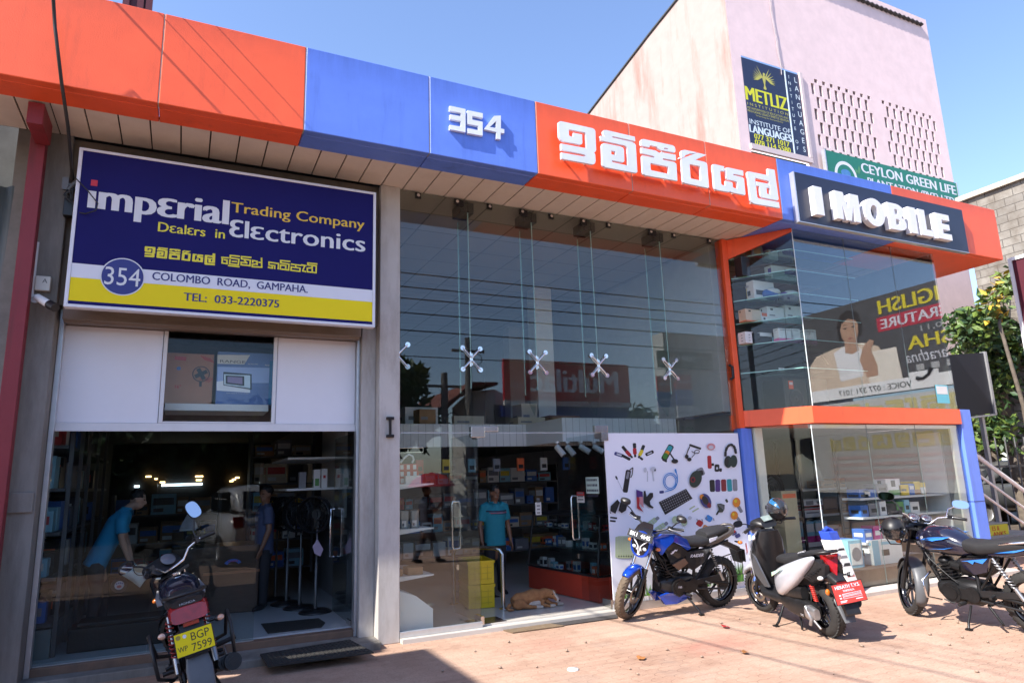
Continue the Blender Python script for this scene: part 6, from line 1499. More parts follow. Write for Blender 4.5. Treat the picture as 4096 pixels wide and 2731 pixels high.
b = MB(GLASS_D); b.prism([(4.603, 1.94, .39), (4.738, .30, .39), (4.845, .34, 1.085), (4.713, 1.94, 1.085)], (.006, 0, 0)); b.quad((4.74, .298, .39), (5.45, .298, .39), (5.45, .335, 1.085), (4.845, .335, 1.085)); b.build('glass_front', ct)
b = MB(bf); b.prism([(4.70, 1.95, 1.10), (4.83, .33, 1.10), (5.46, .33, 1.10), (5.46, 1.95, 1.10)], (0, 0, .02)); b.build('top', ct)
rr = random.Random(21)
for z, off in ((.372, .02), (.673, .08), (.913, .13)):
    for k in range(11):
        y = .42+.135*k; x = 4.735-.0823*(y-.3)+off+rr.uniform(.02, .1); w_ = rr.uniform(.05, .11); h_ = rr.uniform(.05, .14) if z < .9 else rr.uniform(.05, .12)
        goods('packet', 'small packet on the shelves of the glass counter', 'packet', x, x+.07, y, y+w_, z+.001, z+h_, pk[rr.choice('wwtbrnkoe')], 'small packets in the glass counter', [(pk[rr.choice('kwrbt')], .15, .85, .25, .7)])
b = MB(pk['w']); 
p0 = cm(1240, 712, 1.0); p1 = cm(1287, 595, 1.0); b.box(p0.x, p1.x, 1.0, 1.006, 1.121, 1.121+p1.z-p0.z); b.m(pk['n'])
for k in range(5): b.box(p0.x+.02, p1.x-.02, .998, .9995, 1.14+.045*k, 1.158+.045*k)
tag(b.build('price_card'), 'tall white price card standing on the counter top', 'card')
# spot lights
for k, (u, v) in enumerate(((1432, 90), (1525, 80), (1640, 65), (1760, 45))):
    p = cm(u, v, 1.25); x, y, z = p.x, 1.25, 2.098
    t = thing('spotlight', ['leftmost', 'second', 'third', 'rightmost'][k]+' white spotlight of the row of four inside the door', 'lamp', (x, y, z), group='white spotlights inside the door')
    b = MB(WHITE); b.cyl((x, y, 2.085), (0, 0, 1), .03, .025, 12); b.tube([(x, y, 2.08), (x+.005, y, 2.02), (x+.03, y, 1.99)], .008, 6); b.build('bracket', t)
    c0 = Vector((x+.0, y+.02, 2.03)); d = Vector((.35+.2*(k > 1), -.5, -.75+.25*(k > 1))).normalized()
    b = MB(M('spot_white', (.55, .56, .55), .4, var=.05)); b.tube([c0, c0+d*.17], .042, 14); b.build('head', t); b = MB(M('spot_front', (.12, .13, .12), .4)); b.tube([c0+d*.171, c0+d*.175], .036, 14); b.build('lens', t)
# papers on the open right door
def px_(u, v): return P(1590+u/2.24, 1750+v/2.24, x=4.704)
p0 = px_(1695, 500); p1 = px_(1800, 350)
t = thing('paper_notice', 'pale green handwritten paper notice on the open right glass door', 'notice', (4.7, (p0.y+p1.y)/2, p0.z))
b = MB(M('notice_green', (.48, .60, .56), .6, var=.05)); b.box(4.700, 4.7045, p1.y, p0.y, p0.z, p1.z); b.build('paper', t)
b = MB(M('notice_ink', (.03, .03, .06), .6))
rr = random.Random(4)
for k in range(4):
    y = p0.y-.02
    while y > p1.y+.03:
        w_ = rr.uniform(.012, .03); b.quad((4.6995, y, p1.z-.05-.065*k), (4.6995, y-w_, p1.z-.05-.065*k), (4.6995, y-w_, p1.z-.025-.065*k), (4.6995, y, p1.z-.02-.065*k)); y -= w_+.008
b.build('writing', t)
p0 = px_(1612, 580); p1 = px_(1672, 485)
t = thing('door_card', 'small red and white CLOSED card hanging on the right glass door', 'card', (4.7, (p0.y+p1.y)/2, p0.z))
b = MB(pk['w']); b.box(4.700, 4.7045, p1.y, p0.y, p0.z, p1.z-.05); b.m(pk['r']).box(4.700, 4.7045, p1.y, p0.y, p1.z-.049, p1.z); b.build('card', t)
b = MB(pk['n']); 
for k in range(3): b.quad((4.6995, p0.y-.02, p0.z+.03+.04*k), (4.6995, p1.y+.02, p0.z+.03+.04*k), (4.6995, p1.y+.02, p0.z+.05+.04*k), (4.6995, p0.y-.02, p0.z+.05+.04*k))
b.build('writing', t)
b = MB(BLACK); b.tube([(4.702, (p0.y+p1.y)/2, p1.z), (4.702, (p0.y+p1.y)/2-.02, p1.z+.18)], .002, 4); b.build('string', t)

# ---- left shop furniture
ls = thing('wall_rack', 'tall wall rack full of boxed goods along the left wall of the left shop', 'shelf', (-1.15, 2.4, .15))
for z in (.45, .85, 1.25, 1.65, 2.05):
    b = MB(M('rack_grey', (.095, .095, .10), .5, var=.2)); b.box(-1.355, -.98, .5, 4.6, z-.03, z); b.build('shelf', ls)
for y in (.55, 1.25, 1.95, 2.9, 3.8): b = MB(M('rack_grey')); b.box(-.975, -.94, y, y+.035, .151, 2.5); b.build('post', ls)
b = MB(M('rack_plinth', (.14, .18, .19), .4)); b.box(-1.355, -.98, .5, 1.9, .151, .40); b.build('plinth', ls)
rr = random.Random(31)
for z in (.45, .85, 1.25, 1.65, 2.05):
    y = .56
    while y < 3.4:
        w_ = rr.uniform(.12, .3); h_ = rr.uniform(.16, .33)
        goods('carton', 'boxed appliance on the wall rack of the left shop', 'box', -1.34, -1.02-rr.uniform(0, .06), y, y+w_, z+.001, z+h_, pk[rr.choice('knbknwnbt') if y > .8 else rr.choice('bktr')], 'boxed goods on the left shop wall rack', [(pk[rr.choice('wnkro')], .1, .9, .35, .75)]); y += w_+.03
rs = thing('wall_rack', 'white shelves with slim boxes high on the right wall of the left shop', 'shelf', (1.7, 1.9, 1.4))
def cl_(u, v, y): return P(u/1.68, 1800+v/1.68, y=y)
RSY = 1.45
for v in (250, 45):
    p = cl_(2200, v, RSY); b = MB(M('rack_white')); b.box(1.15, 1.86, RSY, RSY+1.6, p.z-.025, p.z); b.build('shelf', rs)
b = MB(M('rack_white')); b.box(1.84, 1.868, RSY, RSY+1.6, 1.2, 2.5); b.build('back', rs)
zsh = cl_(2200, 250, RSY).z+.001
for k, (u0, u1, v0, c, pr_) in enumerate(((2110, 2158, 125, 'w', [('g', .2, .8, .1, .5)]), (2162, 2205, 122, 'w', [('r', .3, .7, .5, .65)]), (2258, 2290, 130, 'e', [('r', .3, .7, .5, .7)]), (2300, 2345, 120, 'w', [('t', 0, 1, .7, 1)]), (2012, 2062, 140, 'n', []))):
    a = cl_(u0, 250, RSY); c_ = cl_(u1, v0, RSY)
    goods('slim_box', ['white slim box with a green print', 'white slim box with a red dot', 'cream slim box with a red dot', 'white slim box with a sky blue top', 'grey slim box left of the white ones'][k]+' on the right shelf of the left shop', 'box', a.x, c_.x, RSY+.03, RSY+.13, zsh, zsh+c_.z-a.z, pk[c], 'slim boxes on the right shelf of the left shop', [(pk[q[0]], *q[1:]) for q in pr_])
# counter
t = thing('shop_counter', 'dark wooden counter with a glass case in the middle of the left shop', 'counter', (.2, 2.3, .15))
b = MB(M('counter_brown', (.05, .035, .028), .3, var=.4, stretch=(1, 1, 8), vs=4)); b.box(-.05, .92, 1.9, 2.6, .152, .92); b.build('body', t, bevel=.01)
b = MB(M('counter_edge', (.22, .10, .05), .4)); b.box(.30, .925, 1.893, 1.899, .60, .63); b.build('trim', t)
b = MB(GLASS_D); b.box(-.05, .30, 1.905, 2.5, .925, 1.12); b.build('glass_case', t)
b = MB(M('badge_blue', (.05, .15, .55), .3)); 
pts = [(.62+.10*math.cos(a), 1.888, .70+.07*math.sin(a)) for a in [R(20+14*i) for i in range(11)]]; pts2 = [(.62+.065*math.cos(a), 1.888, .69+.05*math.sin(a)) for a in [R(160-14*i) for i in range(11)]]
b.ngon((pts+pts2)[::-1]); b.m(M('badge_red', (.5, .05, .05), .3)).text('OPEN' if False else 'IIIII', (.57, 1.8865, .735), w=.1, h=.02); b.build('badge', t)
goods('wrapped_pack', 'pale plastic wrapped pack on the counter of the left shop', 'packet', .02, .2, 2.0, 2.15, 1.122, 1.135, pk['w'])
b = MB(M('pack_film', (.40, .44, .50), .25, var=.4, vs=12)); b.prism([(.02, 2.0, 1.136), (.22, 2.0, 1.136), (.20, 2.0, 1.2), (.12, 2.0, 1.32), (.10, 2.0, 1.32), (.04, 2.0, 1.2)], (0, .14, 0)); tag(b.build('bagged_goods', bevel=.01), 'pointed clear plastic bag of goods on the counter', 'bag')
# stand fans in a row
FT = None
for k, (x, y, lab) in enumerate(((1.50, 1.35, 'nearest black stand fan of the row, with a pink tag on its pole'), (1.38, 1.75, 'second black stand fan of the row in the left shop'), (1.28, 2.15, 'third black stand fan of the row in the left shop'), (1.2, 2.6, 'fourth black stand fan of the row in the left shop'))):
    if FT is None:
        FT = t = thing('stand_fan', lab, 'fan', (0, 0, .15), group='black stand fans in the left shop')
        b = MB(M('fan_black', (.02, .02, .022), .35, var=.2)); b.lathe([(.0, .045), (.14, .035), (.19, .012), (.19, 0)], (0, 0, .152), n=24); b.build('base', t)
        b = MB(M('fan_grey', (.12, .12, .12), .35, metal=.4)); b.tube([(0, 0, .19), (0, 0, .70), (0, 0, .705), (0, 0, 1.12)], [.018, .018, .012, .012], 10); b.build('pole', t)
        b = MB(M('fan_black'))
        for q in range(5): b.lathe([(.05+.04*q, -.012), (.053+.04*q, .012)], (0, -.10, 1.26), (0, 1, 0), 24)
        for q in range(20): a = 2*math.pi*q/20; b.tube([(.03*math.cos(a), -.105, 1.26+.03*math.sin(a)), (.2*math.cos(a), -.09, 1.26+.2*math.sin(a))], .0025, 4)
        b.lathe([(.20, -.05), (.215, -.04), (.215, .04), (.20, .05)], (0, -.08, 1.26), (0, 1, 0), 28); b.build('cage', t)
        b = MB(M('fan_black')); b.tube([(0, -.03, 1.26), (0, .12, 1.25)], [.06, .045], 12); b.box(-.03, .03, -.02, .05, 1.10, 1.2); b.build('motor', t)
        t.matrix_basis = Matrix.Translation((x, y, .15)) @ Matrix.Rotation(R(-35), 4, 'Z')
    else: dup(FT, (x, y, .15), R(-35-12*k), lab)
b = MB(M('tag_pink', (.55, .40, .52), .5, var=.2)); b.add([(1.49, 1.27, .98), (1.56, 1.26, .86), (1.53, 1.265, .78), (1.46, 1.27, .82), (1.44, 1.275, .90)], [(0, 4, 3, 2, 1)]); b.tube([(1.49, 1.272, .98), (1.5, 1.31, 1.08)], .003, 4)
tag(b.build('pink_tag'), 'crumpled pink tag hanging from the nearest stand fan', 'tag')
# ---- mats
mm = M('rubber_mat', (.030, .028, .026), .8, var=.4, vs=40, bump=.8, bs=90)
def mat_(name, label, pts, h, mt, ribs=0):
    b = MB(mt); b.prism(pts, (0, 0, h))
    if ribs:
        a, c, d, e = [Vector(p) for p in pts]
        for i in range(1, ribs):
            s_ = i/ribs; l_ = a.lerp(e, s_); r_ = c.lerp(d, s_); n_ = 22
            for j in range(n_):
                p = l_.lerp(r_, (j+.5)/n_)+Vector((0, 0, h)); q = .012
                b.add([p+Vector((-q*1.4, -q, 0)), p+Vector((q*1.4, -q, 0)), p+Vector((q*1.4, q, 0)), p+Vector((-q*1.4, q, 0)), p+Vector((0, 0, .010))], [(0, 1, 4), (1, 2, 4), (2, 3, 4), (3, 0, 4)])
    return tag(b.build(name), label, 'mat')
ml = [P(1071, 2668, z=.075), P(1495, 2611, z=.075), P(1398, 2560, z=.075), P(1040, 2618, z=.075)]
mat_('door_mat', 'dark ribbed rubber mat on the plinth before the left shop door', [(p.x, min(p.y, .19), .0745) for p in ml], .012, mm, 9)
ml = [P(1800/1.68, 1800+1232/1.68, z=.152), P(2160/1.68, 1800+1190/1.68, z=.152), P(2185/1.68, 1800+1160/1.68, z=.152), P(2140/1.68, 1800+1130/1.68, z=.152), P(1755/1.68, 1800+1168/1.68, z=.152)]
mat_('door_mat', 'black mat on the white tiles inside the left shop', [(p.x, p.y, .1515) for p in ml], .008, mm)
e_ = lambda x, y: P(1400+x/1.68, 1800+y/1.68, z=.0)
ml = [e_(1095, 1232), e_(1440, 1185), e_(1275, 1145), e_(975, 1190)]
mat_('door_mat', 'worn sandy mat at the open glass doors', [(p.x, min(p.y, -.14), .0045) for p in ml], .010, M('coir_mat', (.20, .14, .085), .95, var=.3, vs=14, bump=.8, bs=150))
ml = [e_(1440, 1180), e_(1800, 1130), e_(1760, 1098), e_(1270, 1143)]
mat_('door_mat', 'dark grey mat right of the sandy mat at the doors', [(p.x, min(p.y, -.135), .004) for p in ml], .008, M('grey_mat', (.055, .05, .05), .95, var=.3, vs=14, bump=.6, bs=150))
# ---- litter
for (u, v, c, lab, nm) in ((2696+350/1.68, 1800+1195/1.68, 'r', 'crumpled red wrapper on the pavers left of the scooter', 'wrapper'), (2696+472/1.68, 1800+1368/1.68, 'a', 'dry brown leaf lying on the pavers below the red wrapper', 'dry_leaf'), (1400+1955/1.68, 1800+1405/1.68, 'a', 'dry orange leaf on the pavers below the blue motorcycle', 'dry_leaf'), (1400+1498/1.68, 1800+1475/1.68, 'w', 'flat white bottle cap on the pavers', 'white_disc')):
    p = P(u, v, z=.0); mt = {'r': M('wrapper_red', (.55, .03, .03), .35), 'a': M('dead_leaf', (.42, .17, .05), .7, var=.3, vs=30), 'w': pk['w']}[c]
    b = MB(mt)
    if c == 'w': b.lathe([(0, .012), (.045, .012), (.05, 0)], (p.x, p.y, .002), n=18)
    else:
        rr = random.Random(int(u)); q = [(p.x+.055*math.cos(a)*rr.uniform(.5, 1.2), p.y+.05*math.sin(a)*rr.uniform(.5, 1.2), .004+rr.uniform(0, .035)) for a in [i*.9 for i in range(7)]]
        b.add([(p.x, p.y, .02)]+q, [(0, i+1, (i+1) % 7+1) for i in range(7)])
    tag(b.build(nm), lab, nm.replace('_', ' '))

# ---- stock at the back
def stock(name, label, x0, x1, y, zs, cols, seed, glabel, group, d=.3):
    t = thing(name, label, 'shelf', ((x0+x1)/2, y+.2, zs[0]))
    for z in zs: b = MB(M('rack_grey')); b.box(x0, x1, y, y+.4, z-.025, z); b.build('shelf', t)
    for x in (x0-.04, x1+.001): b = MB(M('rack_grey')); b.box(x, x+.039, y, y+.4, zs[0]-.1, zs[-1]+.3); b.build('upright', t)
    rr = random.Random(seed)
    for z in zs:
        x = x0+.02
        while x < x1-.14:
            w_ = min(rr.uniform(.12, .34), x1-x-.02); h_ = rr.uniform(.14, .30); c = rr.choice(cols)
            goods('carton', glabel, 'box', x, x+w_, y+.01, y+d, z+.001, z+h_, pk[c], group, [(pk[rr.choice('wkbroyn')], .08, .92, .45, .8), (pk[rr.choice('wkn')], .1, .5, .12, .3)])
            x += w_+rr.uniform(.01, .05)
stock('steel_rack', 'long grey rack of cartons behind the man in the middle shop', 2.6, 6.4, 4.2, (.35, .75, 1.15, 1.55), 'wcnkbrent', 41, 'carton on the long rack at the back of the middle shop', 'cartons on the back rack of the middle shop')
stock('steel_rack', 'grey rack of cartons at the right rear of the left shop', .95, 1.80, 3.6, (.45, .85, 1.25, 1.65, 2.05), 'wnkbtec', 43, 'carton on the rear rack of the left shop', 'cartons on the rear rack of the left shop')
stock('steel_rack', 'grey rack of cartons behind the bending man in the left shop', -.85, .55, 4.4, (.45, .85, 1.25), 'wnkbtrc', 47, 'carton on the rack behind the bending man', 'cartons on the rack behind the bending man')
for k, (x, c, lab) in enumerate(((9.0, 'k', 'black gadget box at the left of the pile on the lower display floor'), (9.25, 'y', 'yellow gadget box in the pile on the lower display floor'), (8.7, 'w', 'white gadget box on the lower display floor behind the scooter'), (8.45, 'b', 'blue gadget box on the lower display floor behind the scooter'))):
    goods('gadget_box', lab, 'box', x, x+.2, -.3, -.1, .262, .5+.04*k, pk[c], None, [(pk['w'], .1, .9, .4, .8)])
for k in range(9):
    x = 2.35+.42*k
    if x > 6.3: break
    t = thing('hanging_pack', 'small bright pack hanging from the mezzanine edge', 'packet', (x, 2.6, 1.7), group='packs hanging from the mezzanine edge')
    b = MB(pk['wbrytno'[k % 7]]); b.box(x-.06, x+.06, 2.62, 2.65, 1.72, 1.92); b.m(pk['k']).box(x-.04, x+.04, 2.617, 2.6195, 1.76, 1.82); b.build('pack', t); b = MB(BLACK); b.tube([(x, 2.635, 1.92), (x, 2.635, 2.16)], .003, 4); b.build('cord', t)
# ---- grit on the forecourt
pb = None
for k in range(34):
    rr = random.Random(k+90); u = rr.uniform(1700, 4000); v = rr.uniform(2440, 2725); p = P(u, v, z=.0)
    if not (-6.5 < p.y < -.3): continue
    if pb is None:
        b = MB(M('pebble', (.34, .25, .19), .9, var=.3, vs=30)); b.ell((p.x, p.y, .011), (.016, .012, .010), 7, 5); pb = o = b.build('pebble')
        tag(o, 'tiny loose pebble lying on the pavers of the forecourt', 'pebble', 'loose pebbles on the forecourt')
    else:
        o = pb.copy(); COL.objects.link(o); o.location = (p.x, p.y, .001); o.rotation_euler.z = k; q = rr.uniform(.5, 1.3); o.scale = (q, q, q)
b = MB(M('platform_black', (.018, .017, .016), .6, var=.4, vs=12, bump=.5, bs=40)); b.box(-.86, -.02, .62, 1.0, .152, .36); b.box(-.80, .02, .66, .98, .362, .40)
tag(b.build('low_platform', bevel=.01), 'low black platform on the floor just behind the left shop glass', 'platform')

# ================================================================== PEOPLE AND DOG
def hand(b, wrist, d, side, s=1.0, curl=.35):
    """palm, four unequal bent fingers and a thumb from the side of the palm"""
    d = d.normalized(); side = (side-d*side.dot(d)).normalized(); nrm = d.cross(side)
    palm = wrist+d*.045*s
    rings = []
    for t, w, th in ((0, .026, .018), (.03, .036, .016), (.07, .041, .014), (.09, .038, .012)):
        c = wrist+d*t*s; rings.append([c+side*(w*s*math.cos(a))+nrm*(th*s*math.sin(a)) for a in [2*math.pi*i/10 for i in range(10)]])
    b.rings(rings)
    for k, L_ in enumerate((.068, .078, .072, .056)):
        p = wrist+d*.085*s+side*((-.029+.0193*k)*s); q1 = p+d*L_*.45*s; d2 = (d*math.cos(curl)+nrm*math.sin(curl)).normalized(); q2 = q1+d2*L_*.35*s; d3 = (d*math.cos(curl*2)+nrm*math.sin(curl*2)).normalized(); q3 = q2+d3*L_*.28*s
        b.tube([p-d*.012*s, p, q1, q2, q3], [.0095*s, .0095*s, .009*s, .0085*s, .006*s], 7)
    p = wrist+d*.03*s-side*.032*s; dt = (d*.75-side*.6+nrm*.3).normalized()
    b.tube([p+side*.012*s, p, p+dt*.035*s, p+(dt*.8+d*.4).normalized()*.062*s], [.012*s, .012*s, .011*s, .007*s], 7)

def figure(name, label, base, J, face, s, mats, group=None, hair='short', sleeves='short', collar=True, legs=True, stripes=None, vox=.011, lean_up=None):
    """J: joints in world coordinates; face: direction the head looks; s: scale against a 1.75 m adult"""
    t = thing(name, label, 'person', base, group=group)
    V = {k: Vector(v) for k, v in J.items()}
    fd = Vector(face).normalized(); upv = (V['head']-V['neck']).normalized(); upv = (upv-fd*upv.dot(fd)).normalized(); rt_ = fd.cross(upv)
    rot = Matrix((rt_, fd, upv)).transposed()
    b = MB(mats['skin'])
    h = V['head']
    def hp(x, y, z): return h+rot @ Vector((x*s, y*s, z*s))
    b.ell(h+rot @ Vector((0, -.005*s, .02*s)), (.074*s, .094*s, .105*s), 18, 12, rot)
    b.ell(hp(0, .02, -.055), (.056*s, .066*s, .062*s), 14, 8, rot)                    # jaw
    b.tube([hp(0, .088, .02), hp(0, .108, -.018), hp(0, .094, -.03)], [.010*s, .017*s, .012*s], 8)   # nose
    for q in (-1, 1):
        b.ell(hp(q*.076, -.008, .0), (.012*s, .024*s, .034*s), 8, 6, rot)               # ears
        b.ell(hp(q*.03, .078, .037), (.026*s, .014*s, .010*s), 8, 5, rot)               # brow
    b.ell(hp(0, .084, -.062), (.024*s, .012*s, .010*s), 8, 5, rot)                      # lips
    b.tube([hp(0, -.02, -.06), V['neck']+(V['head']-V['neck'])*.25, V['neck'], V['chest']], [.055*s, .054*s, .062*s, .10*s], 12)
    b.tube([V['neck'], V['chest'], (V['chest']+V['hip'])/2, V['hip']], [.07*s, .125*s, .115*s, .125*s], 14)
    for q in 'lr':
        sh, el, wr = V['sh_'+q], V['el_'+q], V['wr_'+q]
        b.tube([V['neck']*.4+sh*.6, sh, sh.lerp(el, .4), el, el.lerp(wr, .3), wr], [.06*s, .056*s, .050*s, .040*s, .042*s, .027*s], 10)
        hd = (wr-el).normalized(); sd = fd if abs(hd.dot(fd)) < .8 else rt_
        hand(b, wr, hd, sd, s)
        if legs:
            b.tube([V['hip'].lerp(V['kn_'+q], .1), V['kn_'+q], V['an_'+q]], [.085*s, .055*s, .040*s], 10)
    body = b.build('body', t, remesh=vox*s, smooth_it=2)
    e = MB(M('eye_dark', (.015, .01, .01), .2))
    for q in (-1, 1): e.ell(hp(q*.031, .083, .018), (.011*s, .008*s, .007*s), 8, 5, rot)
    e.build('eyes', t)
    hb = MB(mats['hair'])
    hb.ell(hp(0, -.022, .048), (.083*s, .092*s, .094*s), 16, 10, rot)
    for k in range(26):
        rr = random.Random(k*7+3); a = rr.uniform(0, 6.28); z = rr.uniform(.03, .14)
        r_ = math.sqrt(max(.001, 1-((z-.05)/.1)**2))
        y = -.022+.085*r_*math.sin(a)
        if y > .05: y = .05
        hb.ell(hp(.078*r_*math.cos(a), y, z), (.022*s, .022*s, .018*s), 6, 4, rot)
    hb.build('hair', t, remesh=.010*s, smooth_it=1)
    # shirt
    c = MB(mats['shirt'])
    ax = (V['hip']-V['chest']).normalized()
    shw = (V['sh_l']-V['sh_r']); wdir = shw.normalized(); dep_ = wdir.cross(ax).normalized()
    def ring(p, w, d): return [p+wdir*(w*s*math.copysign(abs(math.cos(a))**.8, math.cos(a)))+dep_*(d*s*math.copysign(abs(math.sin(a))**.9, math.sin(a))) for a in [2*math.pi*i/20 for i in range(20)]]
    L_ = (V['hip']-V['chest']).length
    c.rings([ring(V['neck']-ax*.005*s, .075, .07), ring(V['neck'].lerp(V['chest'], .35), .15, .10), ring(V['neck'].lerp(V['chest'], .75), .19, .125), ring(V['chest'], .195, .135), ring(V['chest'].lerp(V['hip'], .5), .175, .128), ring(V['hip'], .178, .132), ring(V['hip']+ax*.10*s, .185, .138)])
    for q in 'lr':
        sh, el, wr = V['sh_'+q], V['el_'+q], V['wr_'+q]
        k = .72 if sleeves == 'short' else 1.0
        c.tube([V['neck'].lerp(sh, .55), sh, sh.lerp(el, .4), sh.lerp(el, k)], [.075*s, .074*s, .070*s, .072*s], 12)
    if sleeves == 'long':
        for q in 'lr': c.tube([V['el_'+q], V['wr_'+q]], [.062*s, .042*s], 10)
    shirt = c.build('shirt', t, remesh=.014*s, smooth_it=3)
    if collar:
        k = MB(mats.get('collar', mats['shirt'])); pts = []
        for a in [R(40+280*i/12) for i in range(13)]: pts.append(V['neck']+(V['head']-V['neck']).normalized()*.012*s+fd*(.068*s*math.cos(a))+rt_*(.068*s*math.sin(a)))
        k.tube(pts, .018*s, 8)
        for q in (-1, 1): k.add([V['neck']+fd*.078*s+rt_*q*.012*s, V['neck']+fd*.06*s+rt_*q*.075*s+upv*.01*s, V['neck']+fd*.105*s+rt_*q*.075*s-upv*.055*s], [(0, 1, 2), (0, 2, 1)])
        k.build('collar', shirt)
    if stripes:
        for mt, fz, hgt_ in stripes:
            k = MB(mt); p = V['neck'].lerp(V['hip'], fz)
            pts = [p+wdir*(.205*s*math.cos(a))+fd*(.150*s*math.sin(a)) for a in [R(12+156*i/14) for i in range(15)]]
            k.add([q_ for p_ in pts for q_ in (p_+ax*hgt_*s/2, p_-ax*hgt_*s/2)], [(2*i, 2*i+2, 2*i+3, 2*i+1) for i in range(14)], True)
            o = k.build('stripe', shirt)
            o.modifiers.new('wrap', 'SHRINKWRAP').target = shirt; o.modifiers['wrap'].offset = .003
    if legs:
        p = MB(mats['trousers'])
        p.rings([ring(V['hip']-ax*.02*s, .165, .12), ring(V['hip']+ax*.06*s, .17, .13), ring(V['hip']+ax*.14*s, .165, .12)])
        for q in 'lr':
            kn, an = V['kn_'+q], V['an_'+q]
            hp_ = V['hip']+ax*.05*s+wdir*(.085*s if q == 'l' else -.085*s)
            p.tube([hp_, hp_.lerp(kn, .4), kn, kn.lerp(an, .5), an], [.105*s, .098*s, .075*s, .066*s, .062*s], 12)
        p.build('trousers', t, remesh=.014*s, smooth_it=2)
        for q in 'lr':
            f = MB(mats.get('shoe', BLACK)); an = V['an_'+q]; ff = Vector((fd.x, fd.y, 0)).normalized()
            f.tube([an+Vector((0, 0, -.0*s))-ff*.04*s, an-Vector((0, 0, .035*s))+ff*.03*s, an-Vector((0, 0, .05*s))+ff*.13*s, an-Vector((0, 0, .055*s))+ff*.17*s], [.05*s, .048*s, .038*s, .022*s], 10)
            f.build('shoe', t)
    return t
SKIN = M('skin_brown', (.25, .125, .075), .5, var=.15, vs=10)
SKIN2 = M('skin_tan', (.46, .27, .19), .5, var=.15, vs=10)
HAIR = M('hair_black', (.012, .010, .010), .55, var=.4, vs=60)
TEAL = M('teal_shirt', (.02, .27, .36), .8, var=.15, vs=9, bump=.2, bs=200)
TEALD = M('petrol_shirt', (.015, .26, .46), .8, var=.15, vs=9, bump=.2, bs=200)
TROU = M('dark_trousers', (.022, .022, .028), .8, var=.3)

# man standing in the middle shop
yb = 1.75
H = P(1590+862/2.24, 1750+500/2.24, y=yb); sh_ = P(1590+860/2.24, 1750+590/2.24, y=yb); hipz = P(1590+860/2.24, 1750+900/2.24, y=yb).z
x0 = H.x; s_ = 0.86
J = dict(head=(x0+.01, yb-.02, H.z), neck=(x0, yb, H.z-.155*s_), chest=(x0, yb, H.z-.30*s_), hip=(x0, yb, H.z-.72*s_),
         sh_l=(x0+.185*s_, yb, H.z-.215*s_), sh_r=(x0-.185*s_, yb, H.z-.215*s_), el_l=(x0+.25*s_, yb+.02, H.z-.50*s_), el_r=(x0-.25*s_, yb+.03, H.z-.50*s_), wr_l=(x0+.27*s_, yb-.03, H.z-.76*s_), wr_r=(x0-.25*s_, yb-.05, H.z-.75*s_),
         kn_l=(x0+.10*s_, yb, H.z-1.16*s_), kn_r=(x0-.10*s_, yb, H.z-1.16*s_), an_l=(x0+.11*s_, yb+.03, .06+.075*s_), an_r=(x0-.11*s_, yb+.03, .06+.075*s_))
figure('person', 'man in a teal polo shirt with chest stripes standing inside the glass doors', (x0, yb, .06), J, (.12, -1, -.05), s_, dict(skin=SKIN, hair=HAIR, shirt=TEAL, trousers=TROU, collar=TEAL), stripes=[(M('stripe_navy', (.02, .02, .06), .7), .20, .022), (M('stripe_pink', (.40, .10, .16), .7), .25, .016), (M('stripe_navy'), .29, .010)])

# man bending over in the left shop (seen from his side, facing right)
yb = 1.15
def bj(u, v, dy=0): p = P(100+u/2.24, 1750+v/2.24, y=yb+dy); return (p.x, p.y, p.z)
J = dict(head=bj(1010, 560), neck=bj(915, 645), chest=bj(835, 760), hip=bj(650, 1090), sh_l=bj(865, 735, .17), sh_r=bj(865, 745, -.15), el_l=bj(900, 900, .19), el_r=bj(865, 905, -.17), wr_l=bj(960, 1110, .12), wr_r=bj(935, 1105, -.14), kn_l=bj(700, 1350, .1), kn_r=bj(640, 1360, -.1), an_l=bj(690, 1560, .1), an_r=bj(580, 1600, -.1))
s2 = 0.80
J['an_l'] = (J['an_l'][0], J['an_l'][1], .15+.06); J['an_r'] = (J['an_r'][0], J['an_r'][1], .15+.06)
bend = figure('person', 'man in a petrol blue polo shirt bending over a pale bag in the left shop', (J['hip'][0], yb, .15), J, (1, -.15, -.25), s2, dict(skin=SKIN2, hair=HAIR, shirt=TEALD, trousers=TROU))
# the bag he holds
yc = yb-.19
t = thing('pillow_pack', 'pale square pack with a round tan window held by the bending man', 'bag', bj(990, 1340, -.2))
q = [P(100+u/2.24, 1750+v/2.24, y=yc) for u, v in ((960, 1105), (1132, 1228), (1030, 1342), (852, 1222))]
c = sum(q, Vector())/4
b = MB(M('pack_pale', (.84, .90, .86), .5, var=.12)); mid = [q[i].lerp(q[(i+1) % 4], .5).lerp(c, .08) for i in range(4)]; ring_ = [x for i in range(4) for x in (q[i], mid[i])]
for sg_ in (-1, 1):
    cc_ = c+Vector((0, sg_*.06, 0)); inner = [cc_+(p-c)*.6-Vector((0, sg_*.012, 0)) for p in ring_]
    b.add([cc_]+inner+ring_, [(0, 1+i, 1+(i+1) % 8) for i in range(8)]+[(1+i, 9+i, 9+(i+1) % 8, 1+(i+1) % 8) for i in range(8)], True)
b.build('pack', t)
w_ = P(100+1045/2.24, 1750+1165/2.24, y=yc-.06)
b = MB(M('pack_tan', (.72, .50, .32), .6, var=.1)); b.disc((w_.x, yc-.076, w_.z), .068, ry=.040); b.m(M('pack_ring', (.02, .02, .03), .4)).lathe([(.066, 0), (.074, 0)], (w_.x, yc-.075, w_.z), (0, -1, 0), 24); b.build('window_print', t)
w_ = P(100+845/2.24, 1750+1320/2.24, y=1.0)
